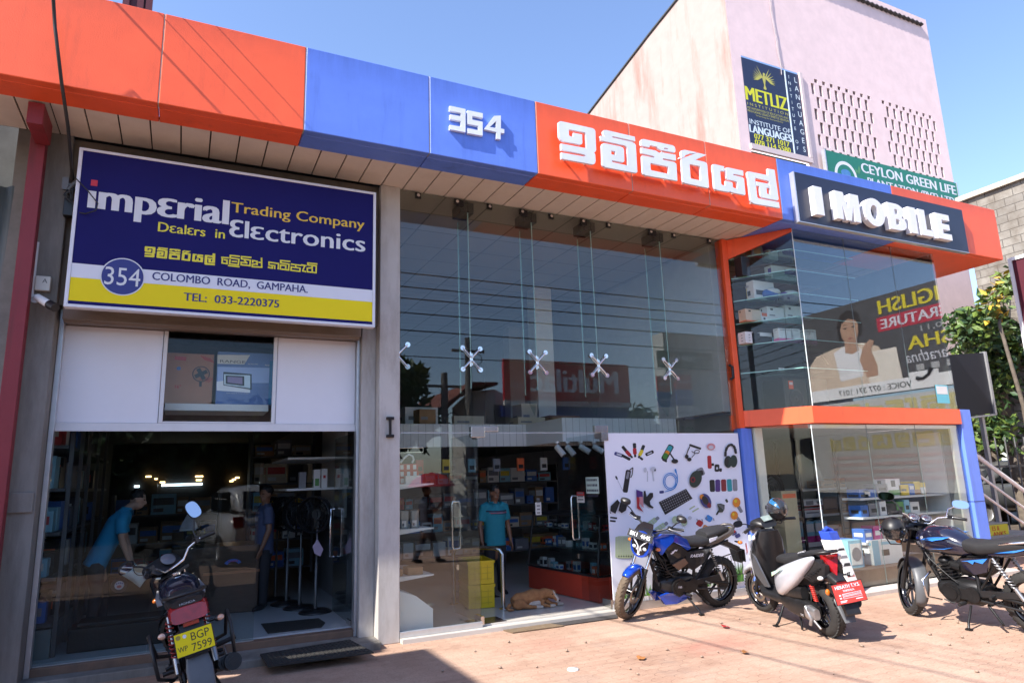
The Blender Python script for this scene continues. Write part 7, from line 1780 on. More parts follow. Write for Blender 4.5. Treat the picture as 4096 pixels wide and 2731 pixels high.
b = MB(M('sticker_white', (.55, .55, .62), .5)); b.cyl((w_.x, 1.0, w_.z), (0, 1, 0), .042, .012, 20); b.m(M('sticker_red', (.4, .05, .06), .5)).disc((w_.x, .9935, w_.z-.012), .022, ry=.014); b.m(M('sticker_navy', (.05, .05, .25), .5))
for k in range(4): b.disc((w_.x-.025+.017*k, .9932, w_.z+.016+.006*(k in (1, 2))), .007)
b.m(TROU).cyl((w_.x, 1.06, w_.z), (0, 1, 0), .075, .10, 20)
tag(b.build('motor_drum'), 'dark drum with a round white sticker below the pale pack', 'fan part')
# shop man in pale blue, half lost in the dark
yb = 2.05; x0 = .98; zh = 1.50; s3 = .84
J = dict(head=(x0, yb, zh), neck=(x0, yb, zh-.155*s3), chest=(x0, yb, zh-.30*s3), hip=(x0, yb, zh-.74*s3), sh_l=(x0+.02, yb-.18*s3, zh-.215*s3), sh_r=(x0, yb+.18*s3, zh-.215*s3), el_l=(x0+.03, yb-.24*s3, zh-.5*s3), el_r=(x0, yb+.25*s3, zh-.5*s3), wr_l=(x0-.05, yb-.24*s3, zh-.76*s3), wr_r=(x0-.05, yb+.25*s3, zh-.75*s3), kn_l=(x0, yb-.1, zh-1.16*s3), kn_r=(x0, yb+.1, zh-1.16*s3), an_l=(x0, yb-.1, .15+.065), an_r=(x0, yb+.1, .15+.065))
figure('person', 'man in a pale blue shirt standing in the dark beside the wooden counter', (x0, yb, .15), J, (-.8, -.6, -.05), s3, dict(skin=SKIN, hair=HAIR, shirt=M('pale_shirt', (.07, .09, .17), .8, var=.12), trousers=TROU))
# woman with the red umbrella, mirrored in the left pane
p = P(1590+330/2.24, 1750+1140/2.24, z=0.0); wx, wy = p.x, -p.y
if wy > -6.4: wy = -6.4
s4 = .92; zh = 1.42
J = dict(head=(wx, wy, zh), neck=(wx, wy, zh-.155*s4), chest=(wx, wy, zh-.30*s4), hip=(wx, wy, zh-.74*s4), sh_l=(wx, wy+.16*s4, zh-.215*s4), sh_r=(wx, wy-.16*s4, zh-.215*s4), el_l=(wx+.1, wy+.22*s4, zh-.45*s4), el_r=(wx-.1, wy-.22*s4, zh-.47*s4), wr_l=(wx+.22, wy+.16*s4, zh-.35*s4), wr_r=(wx-.18, wy-.2*s4, zh-.68*s4), kn_l=(wx+.12, wy+.1, zh-1.13*s4), kn_r=(wx-.08, wy-.1, zh-1.13*s4), an_l=(wx+.2, wy+.1, .075), an_r=(wx-.22, wy-.1, .075))
figure('person', 'woman in dark clothes walking under a red umbrella, mirrored in the left pane', (wx, wy, 0), J, (1, .1, 0), s4, dict(skin=SKIN, hair=HAIR, shirt=M('dark_blouse', (.05, .05, .08), .8, var=.3), trousers=M('dark_skirt', (.05, .035, .035), .8, var=.3)))
t = thing('umbrella', 'red umbrella carried by the walking woman', 'umbrella', (wx+.2, wy+.1, 1.1))
b = MB(M('umbrella_red', (.45, .02, .035), .6, var=.15)); b.lathe([(.0, .28), (.2, .25), (.4, .14), (.52, 0)], (wx+.1, wy+.05, 1.50), n=8); b.build('shade_canopy', t)
b = MB(CHROME); b.tube([(wx+.22, wy+.15, zh-.42), (wx+.1, wy+.05, 1.82)], .007, 6); b.build('shaft', t)

# ---- dog asleep on the step
dz = .062
def dgp(u, v, y): return P(1590+u/2.24, 1750+v/2.24, y=y)
pr_ = P(1590+1090/2.24, 1750+1540/2.24, z=dz); pf_ = P(1590+1420/2.24, 1750+1530/2.24, z=dz)
ox, oy = (pr_.x+pf_.x)/2, (pr_.y+pf_.y)/2+.14
sc = (pf_.x-pr_.x)/.56
dog = thing('dog', 'tan and white dog lying on the tiles between the open glass doors', 'dog', (ox, oy, dz))
WH = M('dog_white', (.55, .46, .38), .9, var=.2, vs=30, bump=.5, bs=120)
def D(x, y, z): return (ox+x*sc, oy+y*sc, dz+z*sc)
b = MB(M('dog_tan', (.44, .20, .075), .9, col2=(.27, .11, .04), vs=16, bump=.5, bs=130))
b.tube([D(-.36, .02, .11), D(-.25, .03, .135), D(-.10, .04, .145), D(.06, .04, .165), D(.18, .02, .17)], [.085*sc, .125*sc, .122*sc, .14*sc, .105*sc], 16)
b.tube([D(.15, .02, .17), D(.25, -.03, .215), D(.31, -.07, .21)], [.11*sc, .092*sc, .075*sc], 12)      # neck
b.ell(D(.34, -.10, .20), (.082*sc, .085*sc, .080*sc), 14, 9)                                        # skull
b.tube([D(.345, -.14, .19), D(.375, -.19, .14), D(.395, -.225, .105)], [.056*sc, .042*sc, .032*sc], 10)   # muzzle
b.ell(D(-.28, -.09, .09), (.13*sc, .055*sc, .085*sc), 14, 9)                                          # thigh
b.tube([D(-.20, -.12, .06), D(-.06, -.15, .035), D(.06, -.17, .028)], [.045*sc, .030*sc, .024*sc], 9)   # hind shank lying forward
b.tube([D(.16, -.09, .11), D(.13, -.15, .05), D(.24, -.19, .028), D(.30, -.20, .022)], [.05*sc, .036*sc, .026*sc, .024*sc], 9)
b.tube([D(.24, -.02, .10), D(.34, -.07, .04), D(.44, -.12, .026), D(.50, -.13, .024)], [.045*sc, .034*sc, .026*sc, .026*sc], 9)
b.tube([D(-.42, .0, .08), D(-.50, -.06, .045), D(-.50, -.14, .03), D(-.43, -.19, .03)], [.04*sc, .032*sc, .028*sc, .014*sc], 9)   # tail
body = b.build('body', dog, remesh=.012*sc, smooth_it=4)
b = MB(WH)
b.tube([D(.352, -.158, .19), D(.380, -.197, .142), D(.398, -.231, .108)], [.040*sc, .037*sc, .029*sc], 10); b.ell(D(.392, -.215, .098), (.036*sc, .038*sc, .026*sc), 10, 6)
b.tube([D(.35, -.178, .215), D(.343, -.15, .265)], [.020*sc, .011*sc], 8)
b.build('muzzle_blaze', dog, remesh=.008*sc, smooth_it=2)
b = MB(WH); b.tube([D(.0, -.165, .031), D(.08, -.178, .026), D(.115, -.182, .024)], [.029*sc, .028*sc, .022*sc], 9); b.build('paw', dog)
b = MB(WH); b.tube([D(.25, -.193, .027), D(.32, -.205, .025), D(.345, -.207, .022)], [.029*sc, .030*sc, .022*sc], 9); b.build('paw', dog)
b = MB(WH); b.tube([D(.43, -.118, .028), D(.51, -.132, .026), D(.54, -.135, .022)], [.030*sc, .032*sc, .022*sc], 9); b.build('paw', dog)
b = MB(WH); b.ell(D(.05, -.075, .065), (.15*sc, .045*sc, .055*sc), 14, 8); b.build('belly', dog)
for q in (-1, 1):
    e = MB(M('dog_ear', (.33, .14, .05), .9, var=.3, vs=30)); c = Vector(D(.34+q*.075, -.085, .255)); e.add([c+Vector((-.03, .015, -.02))*sc, c+Vector((.03, .015, -.02))*sc, c+Vector((q*.035, -.03, -.035))*sc, c+Vector((0, .0, .03))*sc], [(0, 1, 3), (1, 2, 3), (2, 0, 3), (0, 2, 1)], True); o = e.build('ear', dog, sub=2)
    e = MB(M('dog_eye', (.01, .008, .008), .15)); e.ell(D(.350+q*.038, -.176, .205-q*.004), (.013*sc, .011*sc, .012*sc), 8, 5); e.build('eye', dog)
e = MB(M('dog_nose', (.012, .01, .01), .35)); e.ell(D(.402, -.256, .112), (.020*sc, .015*sc, .015*sc), 8, 5); e.build('nose', dog)
e = MB(M('dog_collar', (.10, .06, .03), .6)); pts = [D(.265+.030*math.sin(a)*.4, -.035+.082*math.cos(a)*.6, .18+.082*math.sin(a)) for a in [2*math.pi*i/18 for i in range(18)]]; e.tube(pts, .007*sc, 6, closed=True); e.build('collar', dog)

# ================================================================== MOTORCYCLES
def steer(head, axis, ang):
    m = Matrix.Translation(head) @ Matrix.Rotation(ang, 4, Vector(axis).normalized()) @ Matrix.Translation(-Vector(head))
    return lambda p: m @ Vector(p)
CARBON = M('engine_black', (.028, .028, .03), .38, metal=.5, var=.4, vs=14)
SILV = M('engine_silver', (.45, .45, .46), .35, metal=.8, var=.25, vs=14)
SEATM = M('seat_vinyl', (.020, .020, .022), .62, var=.25, vs=30, bump=.25, bs=220)
REDL = M('red_lens', (.42, .008, .010), .2, coat=.4, var=.45, vs=18)
AMBL = M('amber_lens', (.65, .16, .01), .12, coat=1, var=.3, vs=20)
CLRL = M('clear_lens', (.66, .66, .64), .08, coat=1, var=.25, vs=25)
MIRR = M('mirror_glass', (.9, .92, .95), .02, metal=1.0, var=.02)
DIRTY = M('dusty_tyre', (.17, .125, .085), .9, var=.5, vs=18, bump=.6, bs=120)
def wheel(root, cx, R_, tw, rimmat, xf=None, spokes=6, disc=1, tyre=RUBBER, name='wheel'):
    c = Vector((cx, 0, R_))
    b = MB(tyre); b.xf = xf
    rr = R_-tw*.98
    prof = []
    for k in range(13):
        a = -math.pi*.62+math.pi*1.24*k/12
        prof.append((rr+tw*.98*math.cos(a), tw*math.sin(a)))
    b.lathe(prof, c, (0, 1, 0), 40)
    b.cur = b.cur
    for k in range(40):                                    # tread blocks
        a = 2*math.pi*k/40
        for s in (-1, 1):
            p = c+Vector((math.cos(a), 0, math.sin(a)))*(R_*.992-.004*1)+Vector((0, s*tw*.45, 0)); rad = Vector((math.cos(a), 0, math.sin(a))); tg = Vector((-math.sin(a), s*.55, math.cos(a))).normalized()
            b.obox(p, tg*.018, tg.cross(rad)*.0055, rad*.006)
    w = b.build(name, root, 0)
    r = MB(rimmat); r.xf = xf
    ro = rr-tw*.30
    r.lathe([(ro+.016, -tw*.62), (ro-.012, -tw*.5), (ro-.018, 0), (ro-.012, tw*.5), (ro+.016, tw*.62), (ro-.0, tw*.3), (ro-.002, -tw*.3)], c, (0, 1, 0), 36, closed=True)
    r.cyl(c, (0, 1, 0), .038, tw*1.9, 16)
    for k in range(spokes):
        a = 2*math.pi*k/spokes+.3
        for da in ((-.10, .10) if spokes < 8 else (0,)):
            p0 = c+Vector((math.cos(a), 0, math.sin(a)))*.03; p1 = c+Vector((math.cos(a+da), 0, math.sin(a+da)))*(ro-.008)
            r.tube([p0, p1], [.012, .008], 6)
    r.build('rim', w, 0)
    if disc:
        d = MB(M('brake_disc', (.40, .36, .32), .3, metal=.9, var=.2)); d.xf = xf
        y = .055*disc; d.lathe([(.075, y-.003), (.115, y-.003), (.115, y+.003), (.075, y+.003)], c, (0, 1, 0), 28, closed=True)
        for k in range(5): a = 2*math.pi*k/5; d.tube([c+Vector((.03*math.cos(a), y, .03*math.sin(a))), c+Vector((.08*math.cos(a), y, .08*math.sin(a)))], .006, 5)
        d.build('brake_disc', w, 0)
    return w
def mirror(root, stem, cpos, nrm, rx, rz, xf, shape=10, mt=BLACK):
    b = MB(mt); b.xf = xf; b.tube(stem, .007, 6); 
    n_ = Vector(nrm).normalized(); u, w = perp(n_); 
    u = Vector((0, 0, 1)).cross(n_).normalized(); w = n_.cross(u)
    c = Vector(cpos)
    def rg(k, d, e=2.6): return [c+u*(rx*k*math.copysign(abs(math.cos(a))**(2/e), math.cos(a)))+w*(rz*k*math.copysign(abs(math.sin(a))**(2/e), math.sin(a)))+n_*d for a in [2*math.pi*i/20 for i in range(20)]]
    b.rings([rg(.25, -.045), rg(.8, -.03), rg(1.0, -.004), rg(1.0, .004)], True)
    o = b.build('mirror', root, 0)
    g = MB(MIRR); g.xf = xf; g.ngon(rg(.92, .0055)); g.build('mirror_glass', o, 0)
def indicator(root, p, d, xf=None, lens=AMBL, body=BLACK, L_=.07):
    d = Vector(d).normalized(); p = Vector(p)
    b = MB(body); b.xf = xf; b.tube([p, p+d*L_*.6], .010, 6); b.ell(p+d*L_*1.05, (.026, .034, .022)); o = b.build('indicator', root, 0)
    l = MB(lens); l.xf = xf; l.ell(p+d*(L_*1.12), (.029, .030, .0215)); l.build('lens', o, 0)
def plate(root, c, right, up, w, h, mat_, texts, name='number_plate', frame=BLACK, xf=None):
    c = Vector(c); r = Vector(right).normalized(); u = Vector(up).normalized(); n_ = r.cross(u)
    b = MB(frame); b.xf = xf; b.obox(c-n_*.006, r*(w/2+.006), u*(h/2+.006), n_*.004); o = b.build(name, root, 0)
    b = MB(mat_); b.xf = xf; b.obox(c, r*w/2, u*h/2, n_*.0018); b.build('plate_face', o, 0)
    if texts:
        t = MB(); t.xf = xf
        for (mt, body, dx, dz, tw, th, bold) in texts:
            t.m(mt)
            if body == 'o': t.disc(c+r*dx+u*dz+n_*.0024, tw, r, u)
            elif body == '[]': t.rect(c+r*dx+u*dz+n_*.0024, tw, th, r, u)
            else: t.text(body, c+r*dx+u*dz+n_*.0026, r, u, h=th, w=tw, bold=bold, align='C')
        t.build('plate_text', o, 0)
    return o
def bar_grips(root, xf, pts, grip=.12, mt=CHROME, lever=True):
    """one continuous handlebar through mirrored pts, grips and levers at its ends"""
    full = [(x, -y, z) for x, y, z in reversed(pts)]+list(pts)
    b = MB(mt); b.xf = xf; b.tube(full, .011, 8); hb = b.build('handlebar', root, 0)
    e, f = Vector(pts[-1]), Vector(pts[-2]); d = (e-f).normalized()
    for s in (1, -1):
        q = Vector((1, s, 1)); e2 = Vector((e.x, e.y*s, e.z)); d2 = Vector((d.x, d.y*s, d.z))
        g = MB(BLACK); g.xf = xf; g.tube([e2-d2*grip, e2-d2*grip*.98, e2, e2+d2*.004], [.017, .0165, .0165, .019], 10); g.build('grip', hb, 0)
        g = MB(BLACK); g.xf = xf; p = e2-d2*(grip+.03); g.obox(p, (.022, 0, 0), (0, .025, 0), (0, 0, .022)); g.build('switch_block', hb, 0)
        if lever:
            g = MB(SILV); g.xf = xf; g.tube([p+Vector((.03, 0, 0)), p+Vector((.055, 0, -.005))+d2*.05, e2+Vector((.05, 0, -.008))], [.008, .007, .006], 6); g.build('lever', hb, 0)

def cx_seed(name, loc): return int(abs(loc[0])*1000)
def moto(name, label, loc, rotz, lean, st_ang, cfg):
    """street motorcycle in its own frame: x forward, y left, z up"""
    root = thing(name, label, 'motorcycle', loc, rotz, lean=lean)
    W = False
    head = Vector((.43, 0, .86)); ax = Vector((-.40, 0, .92))
    S = steer(head, ax, st_ang)
    FX, RX, R_ = .66, -.64, .30
    wheel(root, FX, R_, .052, cfg['rim'], S, cfg.get('spokes', 6), 1 if cfg.get('disc', True) else 0, cfg.get('ftyre', RUBBER), 'front_wheel')
    wheel(root, RX, R_, .064, cfg['rim'], None, cfg.get('spokes', 6), 0, RUBBER, 'rear_wheel')
    # fork
    for s in (-1, 1):
        b = MB(cfg.get('forkup', CHROME)); b.xf = S
        p0 = Vector((.415, s*.088, .92)); p1 = Vector((.655, s*.088, .30)); d = p1-p0
        b.tube([p0, p0+d*.58], .0165, 10); f = b.build('fork', root, 0)
        b = MB(cfg.get('forklow', BLACK)); b.xf = S; b.tube([p0+d*.55, p0+d*1.03], .025, 10); b.tube([p0+d*.98, p0+d*1.04], .028, 8); b.build('fork_lower', f, 0)
    b = MB(CARBON); b.xf = S; b.obox((.42, 0, .93), (.05, 0, 0), (0, .12, 0), (0, 0, .012)); b.obox((.455, 0, .80), (.045, 0, 0), (0, .12, 0), (0, 0, .012)); b.tube([(.40, 0, .96), (.47, 0, .77)], .022, 8); b.build('triple_clamp', root, 0)
    # front mudguard: shell round the wheel
    b = MB(cfg['fender']); b.xf = S
    a0, a1 = cfg.get('fender_arc', (35, 140)); n = 16; sec = []
    for k in range(n+1):
        a = R(a0+(a1-a0)*k/n); t = k/n; wv = cfg.get('fw', .066)*(1-.35*abs(2*t-1)**3)
        rad = R_+.022
        for kk in range(7):
            q = -1+2*kk/6
            rr_ = rad-.028*abs(q)**2.5
            sec.append((FX+rr_*math.cos(a), wv*q, R_+rr_*math.sin(a)))
    fs = [(k*7+j, k*7+j+1, (k+1)*7+j+1, (k+1)*7+j) for k in range(n) for j in range(6)]
    b.add(sec, fs, True)
    for s in (-1, 1): b.tube([(FX-.02, s*.06, R_+.30), (FX-.05, s*.085, R_+.18)], .008, 6)
    o = b.build('front_mudguard', root, 0); md = o.modifiers.new('t', 'SOLIDIFY'); md.thickness = .004
    # frame
    b = MB(CARBON)
    b.tube([(.43, 0, .84), (.30, 0, .80), (-.05, 0, .72), (-.30, 0, .70)], .022, 8)
    b.tube([(.44, 0, .78), (.36, 0, .55), (.27, 0, .34), (.15, 0, .23), (-.10, 0, .22)], .020, 8)
    for s in (-1, 1):
        b.tube([(-.10, s*.05, .70), (-.18, s*.09, .50), (-.17, s*.10, .30)], .018, 8)
        b.tube([(-.12, s*.07, .70), (-.45, s*.10, .74), (-.72, s*.09, .80)], .014, 8)
        b.tube([(-.18, s*.10, .36), (-.45, s*.105, .34), (RX-.04, s*.10, R_)], .020, 8)
        b.tube([(-.16, s*.1, .34), (-.45, s*.11, .72)], .012, 6)
    b.build('frame', root, 0)
    for s in (-1, 1):                                       # shock absorbers
        b = MB(cfg.get('spring', CARBON)); pts = []
        p0 = Vector((-.40, s*.125, .72)); p1 = Vector((RX+.03, s*.125, R_+.05))
        for k in range(60):
            t = k/59; c = p0.lerp(p1, .08+.65*t); pts.append(c+Vector((.024*math.cos(k*.95), .024*math.sin(k*.95), 0)))
        b.tube(pts, .006, 5); o = b.build('shock', root, 0)
        b = MB(SILV); b.tube([p0, p0.lerp(p1, .5)], .012, 8); b.tube([p0.lerp(p1, .7), p1], .020, 8); b.build('damper', o, 0)
    # engine
    b = MB(CARBON)
    b.loft([(-.22, 0, .34, .09, .08), (-.14, 0, .34, .125, .12), (.06, 0, .34, .135, .125), (.22, 0, .35, .12, .10), (.29, 0, .35, .07, .06)], 18, 3.2)
    b.tube([(.13, 0, .36), (.17, 0, .58)], [.075, .07], 14)
    for k in range(7):
        c = Vector((.135, 0, .40)).lerp(Vector((.172, 0, .60)), k/6); b.obox(c, (.098, 0, -.016), (0, .105, 0), (.0007, 0, .005))
    b.ell((.18, 0, .63), (.075, .08, .045), 14, 8)
    eng = b.build('engine', root, 0)
    for s in (-1, 1):
        b = MB(cfg.get('cover', CARBON)); b.cyl((.09, s*.138, .34), (0, 1, 0), .098, .035, 24); b.cyl((.09, s*.158, .34), (0, 1, 0), .066, .012, 20)
        for k in range(6): b.cyl((.09+.084*math.cos(k*1.047), s*.156, .34+.084*math.sin(k*1.047)), (0, 1, 0), .007, .01, 6)
        b.cyl((-.12, s*.132, .34), (0, 1, 0), .075, .03, 18); b.obox((-.015, s*.136, .34), (.11, 0, 0), (0, .012, 0), (0, 0, .05)); b.build('engine_cover', eng, 0)
    b = MB(CARBON); b.loft([(.02, 0, .60, .07, .06), (-.04, 0, .60, .095, .10), (-.24, 0, .60, .10, .10), (-.32, 0, .62, .07, .07)], 14, 3.6); b.tube([(.10, .05, .60), (-.02, .06, .58)], .045, 12); b.build('air_box', root, 0)
    b = MB(BLACK)
    for k in range(7):
        q = random.Random(k+cx_seed(name, loc)); y0 = q.choice((-1, 1))*q.uniform(.05, .11); b.tube([(.40, y0*.5, .80), (.30+q.uniform(-.05, .05), y0, .66), (.16+q.uniform(-.1, .1), y0*1.1, .50), (.05+q.uniform(-.1, .1), y0*1.3, .44)], .006, 5)
    b.ell((.36, .0, .60), (.03, .05, .05), 12, 6); b.build('cables', root, 0)
    if cfg.get('engtext'):
        b = MB(WHV); b.text(cfg['engtext'], (.12, .166, .330), (-1, 0, 0), (0, 0, 1), h=.022, w=.055, bold=.02); b.build('cover_text', eng, 0)
    b = MB(CARBON); b.tube([(.20, -.02, .55), (.30, -.05, .45), (.27, -.09, .27), (.10, -.12, .20), (-.20, -.13, .21)], .018, 8); b.tube([(-.20, -.13, .21), (-.36, -.15, .25), (-.80, -.17, .36)], [.025, .045, .048], 12); b.tube([(-.80, -.17, .36), (-.83, -.172, .367)], .03, 10); b.build('exhaust', root, 0)
    b = MB(SILV); b.obox((-.58, -.205, .325), (.16, 0, .045), (0, .004, 0), (-.006, 0, .025)); b.build('heat_shield', root, 0)
    b = MB(BLACK); b.tube([(-.16, .115, .37), (RX, .115, R_+.055)], .012, 6); b.tube([(-.16, .115, .29), (RX, .115, R_-.055)], .012, 6); b.obox((-.40, .118, .375), (.26, 0, -.02), (0, .008, 0), (0, 0, .03)); b.cyl((RX, .10, R_), (0, 1, 0), .075, .012, 20); b.build('chain_case', root, 0)
    b = MB(BLACK)
    for s in (-1, 1):
        b.tube([(-.02, s*.12, .25), (-.02, s*.22, .25)], .013, 8); b.tube([(-.02, s*.13, .25), (-.02, s*.225, .25)], .018, 8); b.tube([(-.33, s*.12, .36), (-.34, s*.20, .35)], .014, 8)
    b.tube([(-.02, .13, .26), (.10, .16, .24), (.17, .17, .27)], .007, 6); b.build('foot_pegs', root, 0)
    # stand
    b = MB(CARBON); b.tube([(-.05, .10, .22), (-.10, .26, .06+cfg.get('standz', 0)), (-.11, .285, .02+cfg.get('standz', 0))], .012, 7); b.obox((-.115, .29, .014+cfg.get('standz', 0)), (.03, 0, 0), (0, .02, 0), (0, 0, .006)); b.build('side_stand', root, 0); b = MB(CARBON); b.tube([(-.22, -.08, .24), (-.22, .08, .24)], .015, 7); b.tube([(-.22, -.08, .24), (-.34, -.14, .10), (-.37, -.16, .08)], .013, 7); b.tube([(-.22, .08, .24), (-.34, .13, .12), (-.37, .15, .10)], .013, 7); b.build('centre_stand', root, 0)
    return root, S

def bodywork(root, S, c):
    """tank, seat, tail, lights of the commuter kind"""
    W = False
    b = MB(c['tank']); b.loft(c.get('tanksec', [(.36, 0, .80, .06, .05), (.33, 0, .82, .12, .085), (.22, 0, .835, .155, .105), (.05, 0, .82, .150, .10), (-.08, 0, .79, .11, .075), (-.14, 0, .76, .07, .045)]), 22, 2.6)
    tk = b.build('fuel_tank', root, 0)
    b = MB(CHROME); b.cyl((.17, 0, .945), (0, 0, 1), .035, .015, 16); b.build('fuel_cap', tk, 0)
    b = MB(SEATM); b.loft(c.get('seatsec', [(-.08, 0, .80, .07, .05), (-.14, 0, .79, .115, .05), (-.28, 0, .785, .135, .05), (-.45, 0, .81, .135, .052), (-.62, 0, .835, .125, .05), (-.76, 0, .85, .09, .035)]), 20, 3.0)
    b.build('seat', root, 0)
    b = MB(c['side'])
    for s in (-1, 1):
        b.prism([(-.06, s*.115, .68), (-.16, s*.13, .70), (-.38, s*.135, .72), (-.32, s*.135, .58), (-.18, s*.125, .54), (-.08, s*.115, .60)], (0, -s*.03, 0))
    b.build('side_panel', root, 0, bevel=.008)
    b = MB(c['tail']); b.loft([(-.36, 0, .75, .12, .03), (-.5, 0, .765, .125, .045), (-.70, 0, .80, .105, .045), (-.84, 0, .825, .075, .035)], 16, 3.2); b.build('tail_cowl', root, 0)
    return tk
TXB = M('plate_ink', (.02, .02, .02), .5)

# ---------------- blue street bike against the poster
BL = M('raider_blue', (.010, .075, .55), .22, metal=.35, coat=1, var=.15)
cx_, cy0 = 5.332, -.275-.20
blue, S = moto('motorcycle', 'blue and black street motorcycle with plate BK1 4645 parked before the gadget poster', (cx_, cy0+.05, 0), R(181.7), R(-7), R(26), dict(rim=BLACKG, ftyre=DIRTY, fender=BL, fender_arc=(48, 135), engtext='TVS', cover=CARBON, forkup=CHROME, forklow=M('fork_black', (.03, .03, .03), .3, metal=.5), standz=.035, spokes=6))
b = MB(M('raider_black', (.014, .014, .017), .3, coat=.6, var=.2)); b.loft([(.34, 0, .80, .06, .05), (.30, 0, .83, .12, .08), (.20, 0, .845, .15, .10), (.05, 0, .84, .145, .10), (-.08, 0, .80, .10, .07), (-.13, 0, .77, .07, .045)], 20, 2.6); tk = b.build('fuel_tank', blue, 0)
for s in (-1, 1):
    b = MB(BL); b.prism([(.46, s*.15, .90), (.36, s*.165, .955), (.16, s*.16, .94), (-.02, s*.15, .87), (-.10, s*.135, .76), (-.04, s*.14, .74), (.10, s*.165, .82), (.20, s*.175, .86), (.30, s*.18, .80), (.36, s*.17, .72), (.44, s*.165, .80)], (0, -s*.03, 0)); b.build('tank_shroud', tk, 0, bevel=.012)
    b = MB(M('raider_black')); b.prism([(.30, s*.15, .79), (.20, s*.165, .85), (.08, s*.16, .80), (-.05, s*.14, .72), (.05, s*.13, .62), (.20, s*.14, .60)], (0, -s*.025, 0)); b.build('side_cover', tk, 0, bevel=.008)
    b = MB(M('raider_bronze', (.25, .16, .11), .35, metal=.4, var=.1)); b.prism([(.20, s*.165, .60), (.02, s*.16, .66), (-.04, s*.155, .60), (.10, s*.16, .53)], (0, -s*.02, 0)); b.build('radiator_cowl', blue, 0, bevel=.005)
    b = MB(M('raider_black')); b.prism([(-.02, s*.135, .72), (-.20, s*.14, .72), (-.42, s*.13, .74), (-.30, s*.135, .58), (-.14, s*.13, .50), (-.02, s*.125, .58)], (0, -s*.03, 0))
    o = b.build('side_panel', blue, 0, bevel=.006)
    if s > 0:
        b = MB(WHV); b.text('RAIDER', (-.08, .1425, .655), (-1, 0, -.0), (-.1, 0, 1), w=.20, h=.035, bold=.02, shear=.3); b.build('model_lettering', o, 0)
        b = MB(WHV); b.shape([[(0, 0), (.03, .012), (.05, .035), (.075, .03), (.09, .05), (.07, .045), (.05, .052), (.02, .03), (.0, .035), (.01, .02), (-.02, .01)]], (.22, .1665, .72), (-1, 0, 0), (0, 0, 1)); b.build('horse_badge', tk, 0)
    b = MB(BL); b.prism([(.34, s*.10, .25), (.22, s*.13, .28), (-.02, s*.13, .24), (-.12, s*.12, .20), (.10, s*.12, .145), (.26, s*.11, .15)], (0, -s*.04, 0)); b.build('belly_pan', blue, 0, bevel=.012)
b = MB(SEATM); b.loft([(-.06, 0, .83, .09, .05), (-.12, 0, .815, .115, .055), (-.26, 0, .80, .14, .055), (-.38, 0, .81, .13, .055), (-.42, 0, .83, .10, .05)], 20, 3.0); b.build('seat', blue, 0)
b = MB(SEATM); b.loft([(-.38, 0, .87, .10, .04), (-.44, 0, .885, .125, .045), (-.58, 0, .91, .125, .045), (-.72, 0, .93, .10, .035), (-.77, 0, .935, .06, .02)], 20, 3.0); b.build('pillion_seat', blue, 0)
b = MB(M('raider_grey', (.13, .115, .105), .35, metal=.5, var=.15))
b.tube([(-.50, .13, .83), (-.70, .135, .90), (-.83, .09, .955), (-.86, 0, .965), (-.83, -.09, .955), (-.70, -.135, .90), (-.50, -.13, .83)], .016, 8); b.build('grab_rail', blue, 0)
b = MB(M('raider_grey')); b.loft([(-.36, 0, .77, .115, .04), (-.55, 0, .81, .115, .05), (-.75, 0, .86, .085, .045), (-.88, 0, .89, .05, .03)], 16, 3.2); tl = b.build('tail_cowl', blue, 0)
b = MB(WHITEP); b.prism([(-.40, .118, .80), (-.52, .12, .835), (-.52, .12, .865), (-.40, .118, .845)], (0, .008, 0)); b.build('tail_trim', tl, 0)
b = MB(REDL); b.ell((-.88, 0, .885), (.03, .06, .03)); b.build('tail_light', blue, 0)
b = MB(BLACK); b.prism([(-.70, .07, .80), (-.95, .06, .70), (-1.02, .06, .52), (-.97, .06, .50), (-.90, .06, .66), (-.68, .07, .74)], (0, -.13, 0)); b.build('rear_mudguard', blue, 0, bevel=.01)
plate(blue, (-1.0, 0, .60), (0, -1, 0), (.16, 0, 1), .20, .14, YEL, [], 'number_plate')
b = MB(CARBON)
for k in range(5): b.tube([(-.62-.05*k, .14, .60+.012*k), (-.66-.05*k, .14, .40)], .004, 5)
b.tube([(-.56, .14, .62), (-.90, .14, .68), (-.92, .14, .40), (-.62, .14, .38), (-.56, .14, .62)], .007, 6); b.build('saree_guard', blue, 0)
for s in (-1, 1): indicator(blue, (-.84, s*.09, .78), (-.1, s, 0))
for s in (-1, 1): indicator(blue, (.50, s*.10, .83), (.15, s, 0), S)
# headlight mask
b = MB(BL); b.xf = S
b.loft([(.40, 0, .86, .09, .09), (.50, 0, .86, .125, .13), (.58, 0, .845, .135, .15), (.615, 0, .84, .118, .138)], 20, 2.2); hl = b.build('headlight', blue, 0)
b = MB(BLACKG); b.xf = S; b.ngon([(.620, y, z) for y, z in ((.10, .92), (.0, .95), (-.10, .92), (-.108, .84), (-.055, .745), (0, .72), (.055, .745), (.108, .84))]); b.build('headlight_face', hl, 0)
b = MB(M('led_white', (.85, .87, .9), .2, coat=1)); b.xf = S
for s in (-1, 1):
    b.tube([(.624, s*.088, .905), (.626, s*.05, .87), (.626, s*.014, .83), (.626, s*.030, .785)], .007, 5); b.tube([(.626, s*.014, .83), (.626, s*.006, .75)], .006, 5)
b.build('led_strip', hl, 0)
b = MB(CLRL); b.xf = S
for s in (-1, 1): b.ell((.618, s*.066, .812), (.010, .026, .020))
b.ell((.616, 0, .735), (.010, .025, .010)); b.build('lamp_lens', hl, 0)
